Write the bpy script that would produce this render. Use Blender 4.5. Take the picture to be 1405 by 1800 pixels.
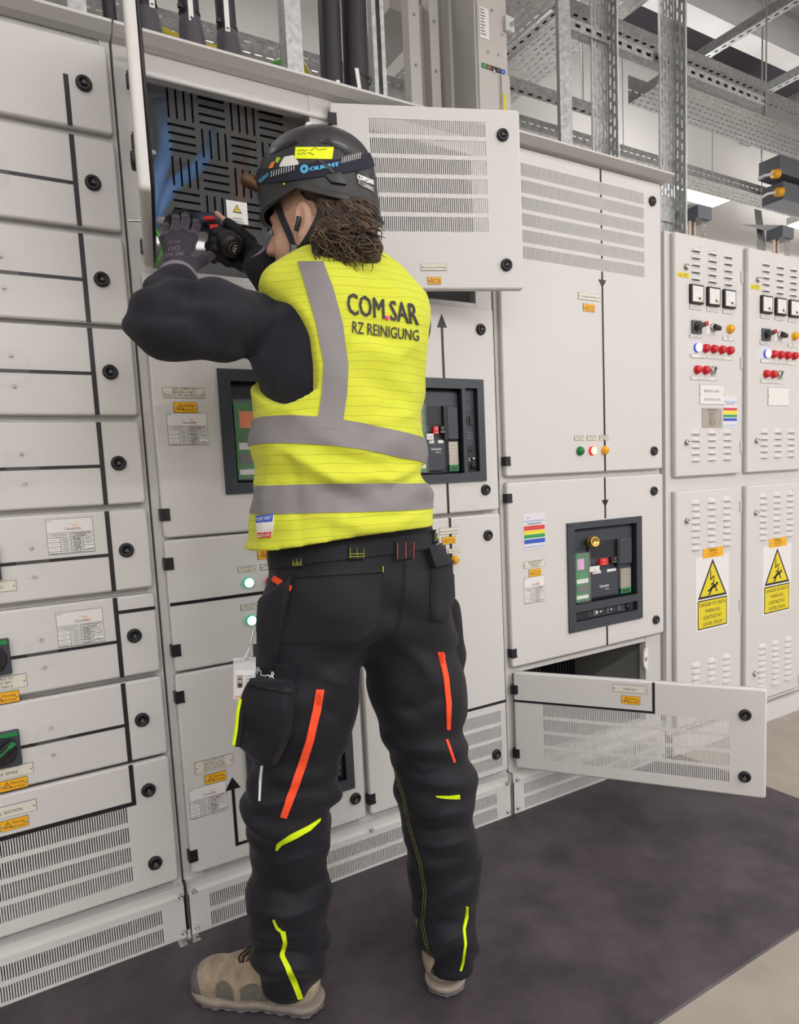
import bpy, bmesh, math, random
import numpy as np
from mathutils import Vector, Matrix
from mathutils.bvhtree import BVHTree

scene = bpy.context.scene
for o in list(bpy.data.objects):
    bpy.data.objects.remove(o)
COL = scene.collection
rnd = random.Random(7)

# ---------------------------------------------------------------- camera
F_PX, PCX, PCY = 1203.2, 702.5, 970.0
_y, _p, _r = (math.radians(a) for a in (30.6025, -6.1921, -2.7614))
CAM = Vector((0.0, -1.706, 1.143))
FW = Vector((math.sin(_y) * math.cos(_p), math.cos(_y) * math.cos(_p), math.sin(_p)))
_r0 = Vector((math.cos(_y), -math.sin(_y), 0)); _u0 = _r0.cross(FW)
CR = _r0 * math.cos(_r) + _u0 * math.sin(_r)
CU = _u0 * math.cos(_r) - _r0 * math.sin(_r)
cd = bpy.data.cameras.new('camera'); cam = bpy.data.objects.new('camera', cd); COL.objects.link(cam)
cd.sensor_fit = 'VERTICAL'; cd.sensor_height = 36.0; cd.sensor_width = 36.0 * 1405 / 1800
cd.lens = F_PX / 1800 * 36.0
cd.shift_y = (PCY - 900) / 1800.0; cd.shift_x = 0.0
cd.clip_start = 0.05
cam.matrix_world = Matrix(((CR.x, CU.x, -FW.x, CAM.x), (CR.y, CU.y, -FW.y, CAM.y), (CR.z, CU.z, -FW.z, CAM.z), (0, 0, 0, 1)))
scene.camera = cam

# ---------------------------------------------------------------- world, ceiling lamps, exposure
w = bpy.data.worlds.new('room_air'); scene.world = w; w.use_nodes = True
w.node_tree.nodes['Background'].inputs[0].default_value = (0.93, 0.95, 1.0, 1)
w.node_tree.nodes['Background'].inputs[1].default_value = 0.05
scene.view_settings.view_transform = 'Standard'
scene.view_settings.look = 'None'
scene.view_settings.exposure = -0.28
scene.view_settings.gamma = 1.0
scene.view_settings.use_curve_mapping = False
scene.cycles.max_bounces = 7
scene.cycles.diffuse_bounces = 4
# ceiling luminaires: (x, y, z, power); the last two are added, unseen, to light the back wall
LUMS = [(-1.9, -1.1, 3.3, 0.10), (-0.2, -1.1, 3.3, 0.12), (1.5, -1.1, 3.3, 0.30), (3.2, -1.1, 3.3, 0.34), (4.9, -1.1, 3.3, 0.4), (6.6, -1.1, 3.3, 0.4),
        (-2.6, -3.6, 3.0, 1.7), (-0.8, -3.6, 3.0, 2.1), (1.0, -3.6, 3.0, 2.3), (2.8, -3.6, 3.0, 2.4), (4.6, -3.6, 3.0, 2.4), (6.4, -3.6, 3.0, 2.2),
        (4.56, 1.80, 3.17, 1.6), (6.88, 1.80, 3.17, 1.6), (0.0, 1.3, 3.95, 0.38), (1.7, 1.3, 3.95, 0.38)]
LUM_W = 24.0
for (lx, ly, lz, lp) in LUMS:
    ld = bpy.data.lights.new('luminaire_light', 'AREA'); ld.shape = 'RECTANGLE'
    ld.size = 1.25; ld.size_y = 0.16; ld.energy = LUM_W * lp; ld.color = (1.0, 0.975, 0.965)
    lo = bpy.data.objects.new('luminaire_light', ld); lo.location = (lx, ly, lz - 0.012); COL.objects.link(lo)
    ud = ld.copy(); ud.energy = LUM_W * lp * 0.30; uo = bpy.data.objects.new('ceiling_fill_light', ud); uo.location = (lx, ly, lz + 0.085); uo.rotation_euler = (math.pi, 0, 0); COL.objects.link(uo)  # added upward fill above each housing, brightens the ceiling and overhead services

def ray(u, v):
    return FW * F_PX + CR * (u - PCX) - CU * (v - PCY)
def fp(u, v, y=0.0):
    """photo measurement -> (x, z) on the vertical plane y"""
    d = ray(u, v); p = CAM + d * ((y - CAM.y) / d.y); return p.x, p.z
def P3(u, v, y):
    d = ray(u, v); return CAM + d * ((y - CAM.y) / d.y)

# ---------------------------------------------------------------- materials
MATS = {}
def mat(name, col, rough=0.5, metal=0.0, noise=0.0, nscale=20.0, bump=0.0, bscale=200.0, emit=None, estr=0.0, trans=0.0, alpha=1.0, spec=0.5, coat=0.0, ior=1.45, aniso=None):
    m = bpy.data.materials.new(name); m.use_nodes = True
    nt = m.node_tree; b = nt.nodes['Principled BSDF']
    b.inputs['Base Color'].default_value = (*col, 1); b.inputs['Roughness'].default_value = rough
    b.inputs['Metallic'].default_value = metal; b.inputs['Specular IOR Level'].default_value = spec
    b.inputs['IOR'].default_value = ior; b.inputs['Transmission Weight'].default_value = trans
    b.inputs['Alpha'].default_value = alpha; b.inputs['Coat Weight'].default_value = coat
    tc = None
    if noise or bump:
        tc = nt.nodes.new('ShaderNodeTexCoord')
    if noise:
        mp = nt.nodes.new('ShaderNodeMapping'); nt.links.new(tc.outputs['Object'], mp.inputs[0])
        if aniso: mp.inputs['Scale'].default_value = aniso
        n = nt.nodes.new('ShaderNodeTexNoise'); n.inputs['Scale'].default_value = nscale; n.inputs['Detail'].default_value = 5
        nt.links.new(mp.outputs[0], n.inputs['Vector'])
        r = nt.nodes.new('ShaderNodeValToRGB')
        r.color_ramp.elements[0].position = 0.3; r.color_ramp.elements[1].position = 0.7
        r.color_ramp.elements[0].color = (*[max(0, c * (1 - noise)) for c in col], 1)
        r.color_ramp.elements[1].color = (*[min(1, c * (1 + noise)) for c in col], 1)
        nt.links.new(n.outputs[0], r.inputs[0]); nt.links.new(r.outputs[0], b.inputs['Base Color'])
    if bump:
        n2 = nt.nodes.new('ShaderNodeTexNoise'); n2.inputs['Scale'].default_value = bscale; n2.inputs['Detail'].default_value = 3
        nt.links.new(tc.outputs['Object'], n2.inputs['Vector'])
        bp = nt.nodes.new('ShaderNodeBump'); bp.inputs['Strength'].default_value = bump; bp.inputs['Distance'].default_value = 0.002
        nt.links.new(n2.outputs[0], bp.inputs['Height']); nt.links.new(bp.outputs[0], b.inputs['Normal'])
    if emit:
        b.inputs['Emission Color'].default_value = (*emit, 1); b.inputs['Emission Strength'].default_value = estr
    MATS[name] = m
    return m

mat('coat', (0.60, 0.588, 0.577), 0.42, bump=0.05, bscale=900)
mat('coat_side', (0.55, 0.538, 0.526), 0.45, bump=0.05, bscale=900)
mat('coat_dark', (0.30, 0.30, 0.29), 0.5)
mat('black', (0.012, 0.011, 0.013), 0.42)
mat('tape', (0.010, 0.009, 0.012), 0.38)
mat('cavity', (0.05, 0.048, 0.05), 0.7)
mat('navy', (0.040, 0.048, 0.062), 0.42, bump=0.03, bscale=500)
mat('navy_dark', (0.016, 0.018, 0.022), 0.45)
mat('navy_light', (0.085, 0.093, 0.108), 0.4)
mat('cream', (0.66, 0.63, 0.55), 0.4)
mat('ink', (0.02, 0.02, 0.022), 0.6)
mat('ink_grey', (0.16, 0.16, 0.18), 0.6)
mat('ink_blue', (0.03, 0.035, 0.10), 0.6)
mat('amber', (0.80, 0.40, 0.012), 0.45)
mat('paper', (0.72, 0.71, 0.70), 0.6)
mat('paper_lilac', (0.68, 0.65, 0.71), 0.6)
mat('orange_ink', (0.80, 0.30, 0.05), 0.5)
mat('yellow_sign', (0.70, 0.58, 0.02), 0.5)
mat('steel', (0.55, 0.55, 0.54), 0.25, 1.0)
mat('galv', (0.42, 0.43, 0.43), 0.55, 1.0, noise=0.22, nscale=55, bump=0.06, bscale=60)
mat('galv_pale', (0.60, 0.61, 0.61), 0.5, 0.6, noise=0.14, nscale=40)
mat('brass', (0.55, 0.36, 0.10), 0.28, 1.0)
mat('red', (0.62, 0.02, 0.025), 0.35)
mat('red_lens', (0.55, 0.012, 0.02), 0.25)
mat('yellow_lens', (0.72, 0.36, 0.005), 0.25)
mat('green_lens', (0.005, 0.16, 0.06), 0.25)
mat('green_lit', (0.05, 0.6, 0.3), 0.3, emit=(0.45, 1.0, 0.72), estr=4.5)
mat('green_ring', (0.0, 0.35, 0.17), 0.3, emit=(0.0, 0.55, 0.27), estr=0.45)
mat('red_lit', (0.9, 0.2, 0.08), 0.3, emit=(1.0, 0.50, 0.22), estr=3.5)
mat('red_ring', (0.7, 0.02, 0.02), 0.3, emit=(0.9, 0.04, 0.03), estr=0.5)
mat('blue_lit', (0.6, 0.7, 1.0), 0.3, emit=(0.72, 0.80, 1.0), estr=4.0)
mat('blue_ring', (0.02, 0.05, 0.5), 0.3, emit=(0.05, 0.12, 0.9), estr=0.5)
mat('green_plastic', (0.010, 0.22, 0.055), 0.4)
mat('pcb', (0.010, 0.19, 0.045), 0.4, noise=0.35, nscale=60)
mat('coral', (0.90, 0.24, 0.10), 0.55)
mat('pink', (0.72, 0.36, 0.66), 0.5)
mat('white_plastic', (0.72, 0.71, 0.69), 0.4)
mat('white_ink', (0.8, 0.8, 0.8), 0.5)
mat('blue_tag', (0.02, 0.12, 0.45), 0.4)
mat('strip_red', (0.62, 0.06, 0.05), 0.5)
mat('strip_yellow', (0.78, 0.68, 0.03), 0.5)
mat('strip_green', (0.03, 0.30, 0.08), 0.5)
mat('strip_blue', (0.03, 0.10, 0.50), 0.5)
mat('strip_sky', (0.18, 0.42, 0.72), 0.5)
mat('clear', (0.8, 0.82, 0.82), 0.06, alpha=0.07)
mat('nickel_plate', (0.42, 0.38, 0.34), 0.45, 0.6)

# ---------------------------------------------------------------- mesh helpers
class MB:
    def __init__(s, *mats):
        s.v = []; s.f = []; s.m = []; s.sm = []; s.mats = list(mats)
    def mi(s, m):
        if isinstance(m, int): return m
        if m not in s.mats: s.mats.append(m)
        return s.mats.index(m)
    def add(s, vs, fs, m=0, smooth=False, M=None):
        k = len(s.v); m = s.mi(m)
        if M is not None: vs = [M @ Vector(p) for p in vs]
        s.v.extend([tuple(p) for p in vs])
        for f in fs:
            s.f.append(tuple(i + k for i in f)); s.m.append(m); s.sm.append(smooth)
        return s
    def box(s, x0, x1, y0, y1, z0, z1, m=0, M=None):
        vs = [(x0, y0, z0), (x1, y0, z0), (x1, y1, z0), (x0, y1, z0), (x0, y0, z1), (x1, y0, z1), (x1, y1, z1), (x0, y1, z1)]
        return s.add(vs, [(0, 3, 2, 1), (4, 5, 6, 7), (0, 1, 5, 4), (1, 2, 6, 5), (2, 3, 7, 6), (3, 0, 4, 7)], m, False, M)
    def quad(s, a, b, c, d, m=0):
        return s.add([a, b, c, d], [(0, 1, 2, 3)], m)
    def rbox(s, x0, x1, y0, y1, z0, z1, r=0.004, e=0.003, m=0, M=None, n=3):
        """plate facing -y with rounded corners r and softened front edge e"""
        L = []
        for (y, ins) in ((y1, 0), (y0 + e, 0), (y0 + e * 0.3, e * 0.3), (y0, e)):
            L.append([(px, y, pz) for (px, pz) in rrect(x0 + ins, x1 - ins, z0 + ins, z1 - ins, max(r - ins, 0.0005), n)])
        k = len(L[0]); vs = [p for l in L for p in l]; fs = []
        for j in range(3):
            for i in range(k):
                i2 = (i + 1) % k
                fs.append((j * k + i, j * k + i2, (j + 1) * k + i2, (j + 1) * k + i))
        s.add(vs, fs, m, True, M)
        s.add(L[3], [tuple(range(k))], m, False, M)
        s.add(L[0], [tuple(reversed(range(k)))], m, False, M)
        return s
    def prism(s, poly, y0, y1, m=0, M=None):
        """poly: (x, z) counter-clockwise seen from -y"""
        k = len(poly)
        vs = [(x, y0, z) for x, z in poly] + [(x, y1, z) for x, z in poly]
        fs = [tuple(range(k)), tuple(reversed(range(k, 2 * k)))]
        for i in range(k):
            j = (i + 1) % k; fs.append((j, i, k + i, k + j))
        return s.add(vs, fs, m, False, M)
    def lathe(s, prof, c, ax=(0, -1, 0), n=20, m=0, smooth=True, cap=True):
        """prof: (radius, height along ax)"""
        ax = Vector(ax).normalized(); c = Vector(c)
        a = ax.orthogonal().normalized(); b = ax.cross(a)
        vs = []; fs = []
        for (r, h) in prof:
            for i in range(n):
                t = 2 * math.pi * i / n
                vs.append(c + ax * h + (a * math.cos(t) + b * math.sin(t)) * r)
        for j in range(len(prof) - 1):
            for i in range(n):
                i2 = (i + 1) % n
                fs.append((j * n + i, j * n + i2, (j + 1) * n + i2, (j + 1) * n + i))
        s.add(vs, fs, m, smooth)
        if cap:
            k = (len(prof) - 1) * n
            s.add([vs[k + i] for i in range(n)], [tuple(range(n))], m)
            s.add([vs[i] for i in range(n)], [tuple(reversed(range(n)))], m)
        return s
    def cyl(s, a, b, r, r2=None, n=12, m=0):
        a = Vector(a); b = Vector(b); d = b - a
        return s.lathe([(r, 0), (r if r2 is None else r2, d.length)], a, d, n, m)
    def tube(s, pts, r, n=8, m=0, caps=True):
        pts = [Vector(p) for p in pts]; k = len(pts)
        rs = r if isinstance(r, (list, tuple)) else [r] * k
        t0 = (pts[1] - pts[0]).normalized(); a = t0.orthogonal().normalized()
        vs = []; fs = []
        for i, p in enumerate(pts):
            t = (pts[min(i + 1, k - 1)] - pts[max(i - 1, 0)]).normalized()
            a = (a - t * a.dot(t)).normalized(); b = t.cross(a)
            for j in range(n):
                q = 2 * math.pi * j / n
                vs.append(p + (a * math.cos(q) + b * math.sin(q)) * rs[i])
        for i in range(k - 1):
            for j in range(n):
                j2 = (j + 1) % n
                fs.append((i * n + j, i * n + j2, (i + 1) * n + j2, (i + 1) * n + j))
        s.add(vs, fs, m, True)
        if caps:
            s.add(vs[:n], [tuple(reversed(range(n)))], m); s.add(vs[-n:], [tuple(range(n))], m)
        return s
    def text(s, txt, x, z, size, y=-0.001, m='ink', align='CENTER', sx=1.0, M=None, bold=0.0):
        """flat lettering in the x/z plane facing -y; z is the baseline"""
        vs, fs = glyphs(txt, align, bold)
        return s.add([(x + a * size * sx, y, z + b * size) for a, b in vs], fs, m, False, M)
    def build(s, name, parent=None, off=None, auto=None, kind=None):
        me = bpy.data.meshes.new(name)
        vs = s.v
        if off is not None: vs = [(p[0] + off[0], p[1] + off[1], p[2] + off[2]) for p in vs]
        me.from_pydata(vs, [], s.f)
        for m in s.mats: me.materials.append(MATS[m] if isinstance(m, str) else m)
        me.polygons.foreach_set('material_index', s.m); me.polygons.foreach_set('use_smooth', s.sm)
        me.update()
        o = bpy.data.objects.new(name, me); COL.objects.link(o)
        if parent is not None: adopt(o, parent)
        if kind: o['kind'] = kind
        return o

def adopt(o, parent):
    """parent o keeping its coordinates as given, relative to the parent's own untransformed frame"""
    o.parent = parent
    if parent.get('base') is not None:
        b = parent['base']; o.location = (o.location[0] - b[0], o.location[1] - b[1], o.location[2] - b[2])

def rrect(x0, x1, z0, z1, r, n=3):
    pts = []
    for (cx_, cz_, a0) in ((x1 - r, z0 + r, -90), (x1 - r, z1 - r, 0), (x0 + r, z1 - r, 90), (x0 + r, z0 + r, 180)):
        for i in range(n + 1):
            t = math.radians(a0 + 90 * i / n)
            pts.append((cx_ + r * math.cos(t), cz_ + r * math.sin(t)))
    return pts

_G = {}
def glyphs(txt, align='CENTER', bold=0.0):
    key = (txt, align, bold)
    if key not in _G:
        cu = bpy.data.curves.new('lettering', 'FONT'); cu.body = txt; cu.size = 1.0; cu.align_x = align
        cu.resolution_u = 2; cu.offset = bold
        o = bpy.data.objects.new('lettering', cu); COL.objects.link(o)
        dg = bpy.context.evaluated_depsgraph_get()
        me = o.evaluated_get(dg).to_mesh()
        vs = [(v.co.x, v.co.y) for v in me.vertices]; fs = [tuple(p.vertices) for p in me.polygons]
        o.evaluated_get(dg).to_mesh_clear()
        bpy.data.objects.remove(o); bpy.data.curves.remove(cu)
        _G[key] = (vs, fs)
    return _G[key]

def thing(name, label, cat, loc=(0, 0, 0), group=None):
    o = bpy.data.objects.new(name, None); COL.objects.link(o)
    o.location = loc; o['base'] = list(loc); o.empty_display_size = 0.1
    return tag(o, label, cat, group)
def tag(o, label=None, cat=None, group=None, kind=None):
    if label: o['label'] = label
    if cat: o['category'] = cat
    if group: o['group'] = group
    if kind: o['kind'] = kind
    return o
def struct(o, label=None):
    o['kind'] = 'structure'
    if label: o['label'] = label
    return o
def share(src, name, parent, loc):
    o = bpy.data.objects.new(name, src.data if hasattr(src, 'data') else src); COL.objects.link(o)
    o.parent = parent; o.location = loc
    return o
# ---------------------------------------------------------------- the room
def wall(name, x0, x1, y0, y1, z0, z1, m, label):
    return struct(MB(m).box(x0, x1, y0, y1, z0, z1).build(name), label)
mat('floor_resin', (0.315, 0.277, 0.238), 0.42, noise=0.10, nscale=9, bump=0.12, bscale=420)
mat('wall_paint', (0.74, 0.725, 0.70), 0.75, noise=0.02, nscale=3)
mat('deck', (0.70, 0.69, 0.69), 0.5, 0.2, noise=0.06, nscale=4)
RX0, RX1, RY0, RY1, RZ = -3.6, 9.0, -4.2, 2.3, 4.45
wall('floor', RX0, RX1, RY0, RY1, -0.1, 0, 'floor_resin', 'pale beige resin floor under the dark mat')
wall('wall_back', RX0, RX1, RY1, RY1 + 0.1, 0, RZ, 'wall_paint', 'plain pale wall behind the cabinets')
wall('wall_front', RX0, RX1, RY0 - 0.1, RY0, 0, RZ, 'wall_paint', 'plain pale wall across the aisle')
wall('wall_left', RX0 - 0.1, RX0, RY0, RY1, 0, RZ, 'wall_paint', 'plain pale end wall beyond the tall cabinet')
wall('wall_right', RX1, RX1 + 0.1, RY0, RY1, 0, RZ, 'wall_paint', 'plain pale end wall beyond the louvred cabinets')
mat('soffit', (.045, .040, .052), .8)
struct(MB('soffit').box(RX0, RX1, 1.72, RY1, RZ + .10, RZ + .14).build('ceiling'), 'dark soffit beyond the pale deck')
cl = MB('deck'); cl.box(RX0, RX1, RY0, 1.70, RZ + 0.08, RZ + 0.14)
yy = RY0
while yy < 1.5:       # corrugated deck: trapezoid ribs running along x
    cl.add([(RX0, yy + .05, RZ), (RX0, yy + .19, RZ), (RX0, yy + .23, RZ + .085), (RX0, yy + .01, RZ + .085), (RX1, yy + .05, RZ), (RX1, yy + .19, RZ), (RX1, yy + .23, RZ + .085), (RX1, yy + .01, RZ + .085)],
           [(0, 1, 5, 4), (1, 2, 6, 5), (3, 0, 4, 7), (2, 3, 7, 6)], 'deck')
    yy += 0.30
struct(cl.build('ceiling'), 'pale corrugated metal deck ceiling')

def mat_rubber():
    m = mat('rubber', (0.028, 0.023, 0.028), 0.55, bump=0.15, bscale=300)
    nt = m.node_tree; b = nt.nodes['Principled BSDF']
    tc = nt.nodes.new('ShaderNodeTexCoord'); n = nt.nodes.new('ShaderNodeTexNoise'); n.inputs['Scale'].default_value = 4.5; n.inputs['Detail'].default_value = 8
    n.inputs['Roughness'].default_value = 0.65
    nt.links.new(tc.outputs['Object'], n.inputs['Vector'])
    r = nt.nodes.new('ShaderNodeValToRGB'); r.color_ramp.elements[0].position = 0.35; r.color_ramp.elements[1].position = 0.75
    r.color_ramp.elements[0].color = (0.030, 0.023, 0.029, 1); r.color_ramp.elements[1].color = (0.088, 0.073, 0.083, 1)
    nt.links.new(n.outputs[0], r.inputs[0]); nt.links.new(r.outputs[0], b.inputs['Base Color'])
    wv = nt.nodes.new('ShaderNodeTexWave'); wv.inputs['Scale'].default_value = 110; wv.bands_direction = 'Y'
    nt.links.new(tc.outputs['Object'], wv.inputs['Vector'])
    bp = nt.nodes['Bump'] if 'Bump' in nt.nodes else nt.nodes.new('ShaderNodeBump')
    nt.links.new(wv.outputs['Fac'], bp.inputs['Height']); bp.inputs['Strength'].default_value = 0.14
    nt.links.new(bp.outputs[0], b.inputs['Normal'])
mat_rubber()
mm = MB('rubber')
mm.add([(-3, -.001, 0), (2.243, -.001, 0), (2.243, -0.84, 0), (-3, -0.84, 0), (-3, -.001, 0.0045), (2.241, -.001, 0.0045), (2.241, -0.836, 0.0045), (-3, -0.836, 0.0045)],
       [(4, 7, 6, 5), (0, 1, 2, 3), (0, 4, 5, 1), (1, 5, 6, 2), (2, 6, 7, 3), (3, 7, 4, 0)])
tag(mm.build('rubber_mat'), 'long dark ribbed rubber mat on the floor along the cabinets', 'mat')

# ---------------------------------------------------------------- doors and their fittings
FY = 0.020          # frame face; closed door faces stand at y = 0
class Door:
    """a sheet metal door; everything is given in closed-door coordinates, then swung about its hinge line"""
    def __init__(s, root, x0, x1, z0, z1, vents=(), ang=0.0, hx=None, y=0.0, r=0.009, holes=(), m='coat', depth=0.020, name='door', label=None):
        s.x0, s.x1, s.z0, s.z1 = x0, x1, z0, z1
        s.hx = x0 if hx is None else hx; s.y = y; s.root = root
        bm = bmesh.new()
        loops = []
        for (yy, ins) in ((depth, 0.011), (depth, 0), (0.006, 0), (0.0016, 0.0014), (0.0, 0.0055)):
            loops.append([bm.verts.new((px, yy, pz)) for (px, pz) in rrect(x0 + ins, x1 - ins, z0 + ins, z1 - ins, max(r - ins, 0.001), 3)])
        back = [bm.verts.new((px, 0.003, pz)) for (px, pz) in rrect(x0 + 0.011, x1 - 0.011, z0 + 0.011, z1 - 0.011, 0.002, 3)]
        n = len(back)
        seq = [back] + loops
        for a, b in zip(seq[:-1], seq[1:]):
            for i in range(n):
                f = bm.faces.new((a[i], a[(i + 1) % n], b[(i + 1) % n], b[i])); f.smooth = True
        fe = [bm.edges.get((loops[-1][i], loops[-1][(i + 1) % n])) for i in range(n)]
        be = [bm.edges.get((back[i], back[(i + 1) % n])) for i in range(n)]
        allh = list(vents) + list(holes)
        for (a0, a1, b0, b1) in allh:
            fr = [bm.verts.new((px, 0, pz)) for px, pz in ((a0, b0), (a1, b0), (a1, b1), (a0, b1))]
            bk = [bm.verts.new((px, 0.003, pz)) for px, pz in ((a0, b0), (a1, b0), (a1, b1), (a0, b1))]
            for i in range(4):
                j = (i + 1) % 4
                bm.faces.new((fr[j], fr[i], bk[i], bk[j]))
                fe.append(bm.edges.get((fr[i], fr[j]))); be.append(bm.edges.get((bk[i], bk[j])))
        bmesh.ops.triangle_fill(bm, use_beauty=True, edges=fe, normal=(0, -1, 0))
        bmesh.ops.triangle_fill(bm, use_beauty=True, edges=be, normal=(0, 1, 0))
        bmesh.ops.recalc_face_normals(bm, faces=bm.faces)
        bmesh.ops.translate(bm, vec=(-s.hx, 0, 0), verts=bm.verts)
        me = bpy.data.meshes.new(name); bm.to_mesh(me); bm.free(); me.materials.append(MATS[m])
        s.o = bpy.data.objects.new(name, me); COL.objects.link(s.o)
        s.o.location = (s.hx, y, 0); adopt(s.o, root)
        s.o.rotation_euler = (0, 0, math.radians(ang))
        if label: s.o['label'] = label
        if vents:
            g = MB(m)
            for (a0, a1, b0, b1) in vents: bars(g, a0, a1, b0, b1, 0.0004, 0.0026)
            s.sub(g, 'vent_grille', kind='stuff')
    def sub(s, mb, name, kind=None, label=None):
        o = mb.build(name, None, (-s.hx, 0, 0)); o.parent = s.o
        if kind: o['kind'] = kind
        if label: o['label'] = label
        return o
    def tape(s, *rects):
        for i, r_ in enumerate(rects):
            b = MB('tape'); e = -0.0012 - 0.00005 * i
            if len(r_) == 4: b.box(r_[0], r_[1], e, 0.0004, r_[2], r_[3])
            else: b.prism(list(r_), e, 0.0004)
            s.sub(b, 'mimic_line' if len(r_) == 4 else 'mimic_arrow', label='black mimic tape')
    def lock(s, x, z):
        return share(LOCK, 'lock', s.o, (x - s.hx, 0, z))
    def hinge(s, z, x=None, dx=0.0):
        return share(HINGE, 'hinge', s.o, ((s.x0 if x is None else x) - s.hx + dx, 0, z))

def bars(g, a0, a1, b0, b1, y0, y1, pitch=0.0054, slot=0.0024, m=0):
    n = max(2, round((a1 - a0) / pitch)); p = (a1 - a0) / n
    for i in range(n + 1):
        c = a0 + i * p; h = (p - slot) / 2
        l, r_ = max(a0, c - h), min(a1, c + h)
        if r_ - l > 1e-4: g.box(l, r_, y0, y1, b0, b1, m)

def rows(x0, x1, ztop, n, pitch=0.050, h=0.038):
    return [(x0, x1, ztop - i * pitch - h, ztop - i * pitch) for i in range(n)]

lk = MB('black')
lk.lathe([(0.0168, 0.001), (0.0168, 0.005), (0.0150, 0.0085), (0.0095, 0.0092), (0.0088, 0.0065), (0.0001, 0.0065)], (0, 0, 0), (0, -1, 0), 24, cap=False)
lk.prism([(-0.005, -0.003), (0.005, -0.003), (0, 0.0055)], -0.0095, -0.006, 'navy_light')
lk = lk.build('lock'); LOCK = lk.data; bpy.data.objects.remove(lk)
hg = MB('black')
hg.box(-0.005, 0.0175, -0.0035, 0.016, -0.0145, 0.0145); hg.box(-0.005, 0.004, -0.0035, -0.0060, -0.0145, 0.0145)
hg.box(0.0075, 0.014, -0.0042, -0.0030, -0.008, 0.008, 'navy_dark'); hg.box(-0.004, 0.0175, -0.0055, -0.003, -0.0145, -0.0105)
hg = hg.build('hinge'); HINGE = hg.data; bpy.data.objects.remove(hg)
sc = MB('steel')
sc.lathe([(0.0052, 0.0005), (0.0052, 0.003), (0.0040, 0.0052), (0.0022, 0.0056), (0.0018, 0.004), (0.0001, 0.004)], (0, 0, 0), (0, -1, 0), 12, cap=False)
sc = sc.build('screw'); SCREW = sc.data; bpy.data.objects.remove(sc)

def rivets(b, x0, x1, z, m='steel', y=-0.002):
    for xx in (x0, x1):
        b.lathe([(0.0026, 0), (0.0024, 0.0009), (0.0001, 0.0013)], (xx, y, z), (0, -1, 0), 8, m, cap=False)

def plate(D, x0, x1, z0, z1, lines, size=0.0085, m='cream', ink='ink', name='label_plate', riv=True, sx=0.92):
    b = MB('black', m); b.box(x0, x1, -0.0012, 0.0004, z0, z1, 'black'); b.box(x0 + 0.0007, x1 - 0.0007, -0.002, -0.0012, z0 + 0.0007, z1 - 0.0007, m)
    n = len(lines); step = (z1 - z0) / (n + 0.35)
    for i, t in enumerate(lines):
        b.text(t, (x0 + x1) / 2, z1 - step * (i + 0.92), size, -0.0023, ink, sx=sx)
    if riv: rivets(b, x0 + 0.005, x1 - 0.005, (z0 + z1) / 2)
    return D.sub(b, name)

def warn(D, xc, zc, w=0.055, h=0.026, small=False):
    b = MB('amber'); x0, x1, z0, z1 = xc - w / 2, xc + w / 2, zc - h / 2, zc + h / 2
    b.box(x0, x1, -0.0012, 0.0004, z0, z1, 'black'); b.box(x0 + 0.0007, x1 - 0.0007, -0.002, -0.0012, z0 + 0.0007, z1 - 0.0007, 'amber')
    tx = x0 + 0.27 * w
    tri(b, tx, zc, 0.30 * h, 'ink', 'amber', -0.0022); b.text('Warning', x0 + 0.63 * w, zc + 0.06 * h, 0.30 * h, -0.0023); b.text('415 Volts', x0 + 0.63 * w, zc - 0.33 * h, 0.30 * h, -0.0023)
    rivets(b, x0 + 0.0045, x1 - 0.0045, zc)
    return D.sub(b, 'warning_plate', label='amber warning plate')

def tri(b, x, z, r, m, m2, y, bolt=True):
    def T(k): return [(x - 1.1 * r * k, z - 0.75 * r * k), (x + 1.1 * r * k, z - 0.75 * r * k), (x, z + 1.2 * r * k)]
    b.prism(T(1.0), y, y + 0.0006, m); b.prism(T(0.72), y - 0.0003, y + 0.0004, m2)
    if bolt:
        b.prism([(x + 0.02 * r, z + 0.5 * r), (x - 0.22 * r, z + 0.0 * r), (x + 0.02 * r, z + 0.04 * r)], y - 0.0005, y, m)
        b.prism([(x - 0.05 * r, z - 0.45 * r), (x + 0.2 * r, z + 0.1 * r), (x - 0.05 * r, z + 0.03 * r)], y - 0.0005, y, m)

def scribble(b, x0, x1, z, h, seed, m='ink', y=-0.0013, w=0.0005):
    r_ = random.Random(seed); n = max(4, int((x1 - x0) / (h * 0.32))); px, pz = x0, z
    for i in range(1, n + 1):
        nx = x0 + (x1 - x0) * i / n + r_.uniform(-.2, .2) * h * .3; nz = z + r_.uniform(-.5, .5) * h
        d = Vector((nx - px, nz - pz)); nn = Vector((-d.y, d.x)).normalized() * w
        b.add([(px - nn.x, y, pz - nn.y), (nx - nn.x, y, nz - nn.y), (nx + nn.x, y, nz + nn.y), (px + nn.x, y, pz + nn.y)], [(0, 1, 2, 3)], m)
        px, pz = nx, nz

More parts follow.
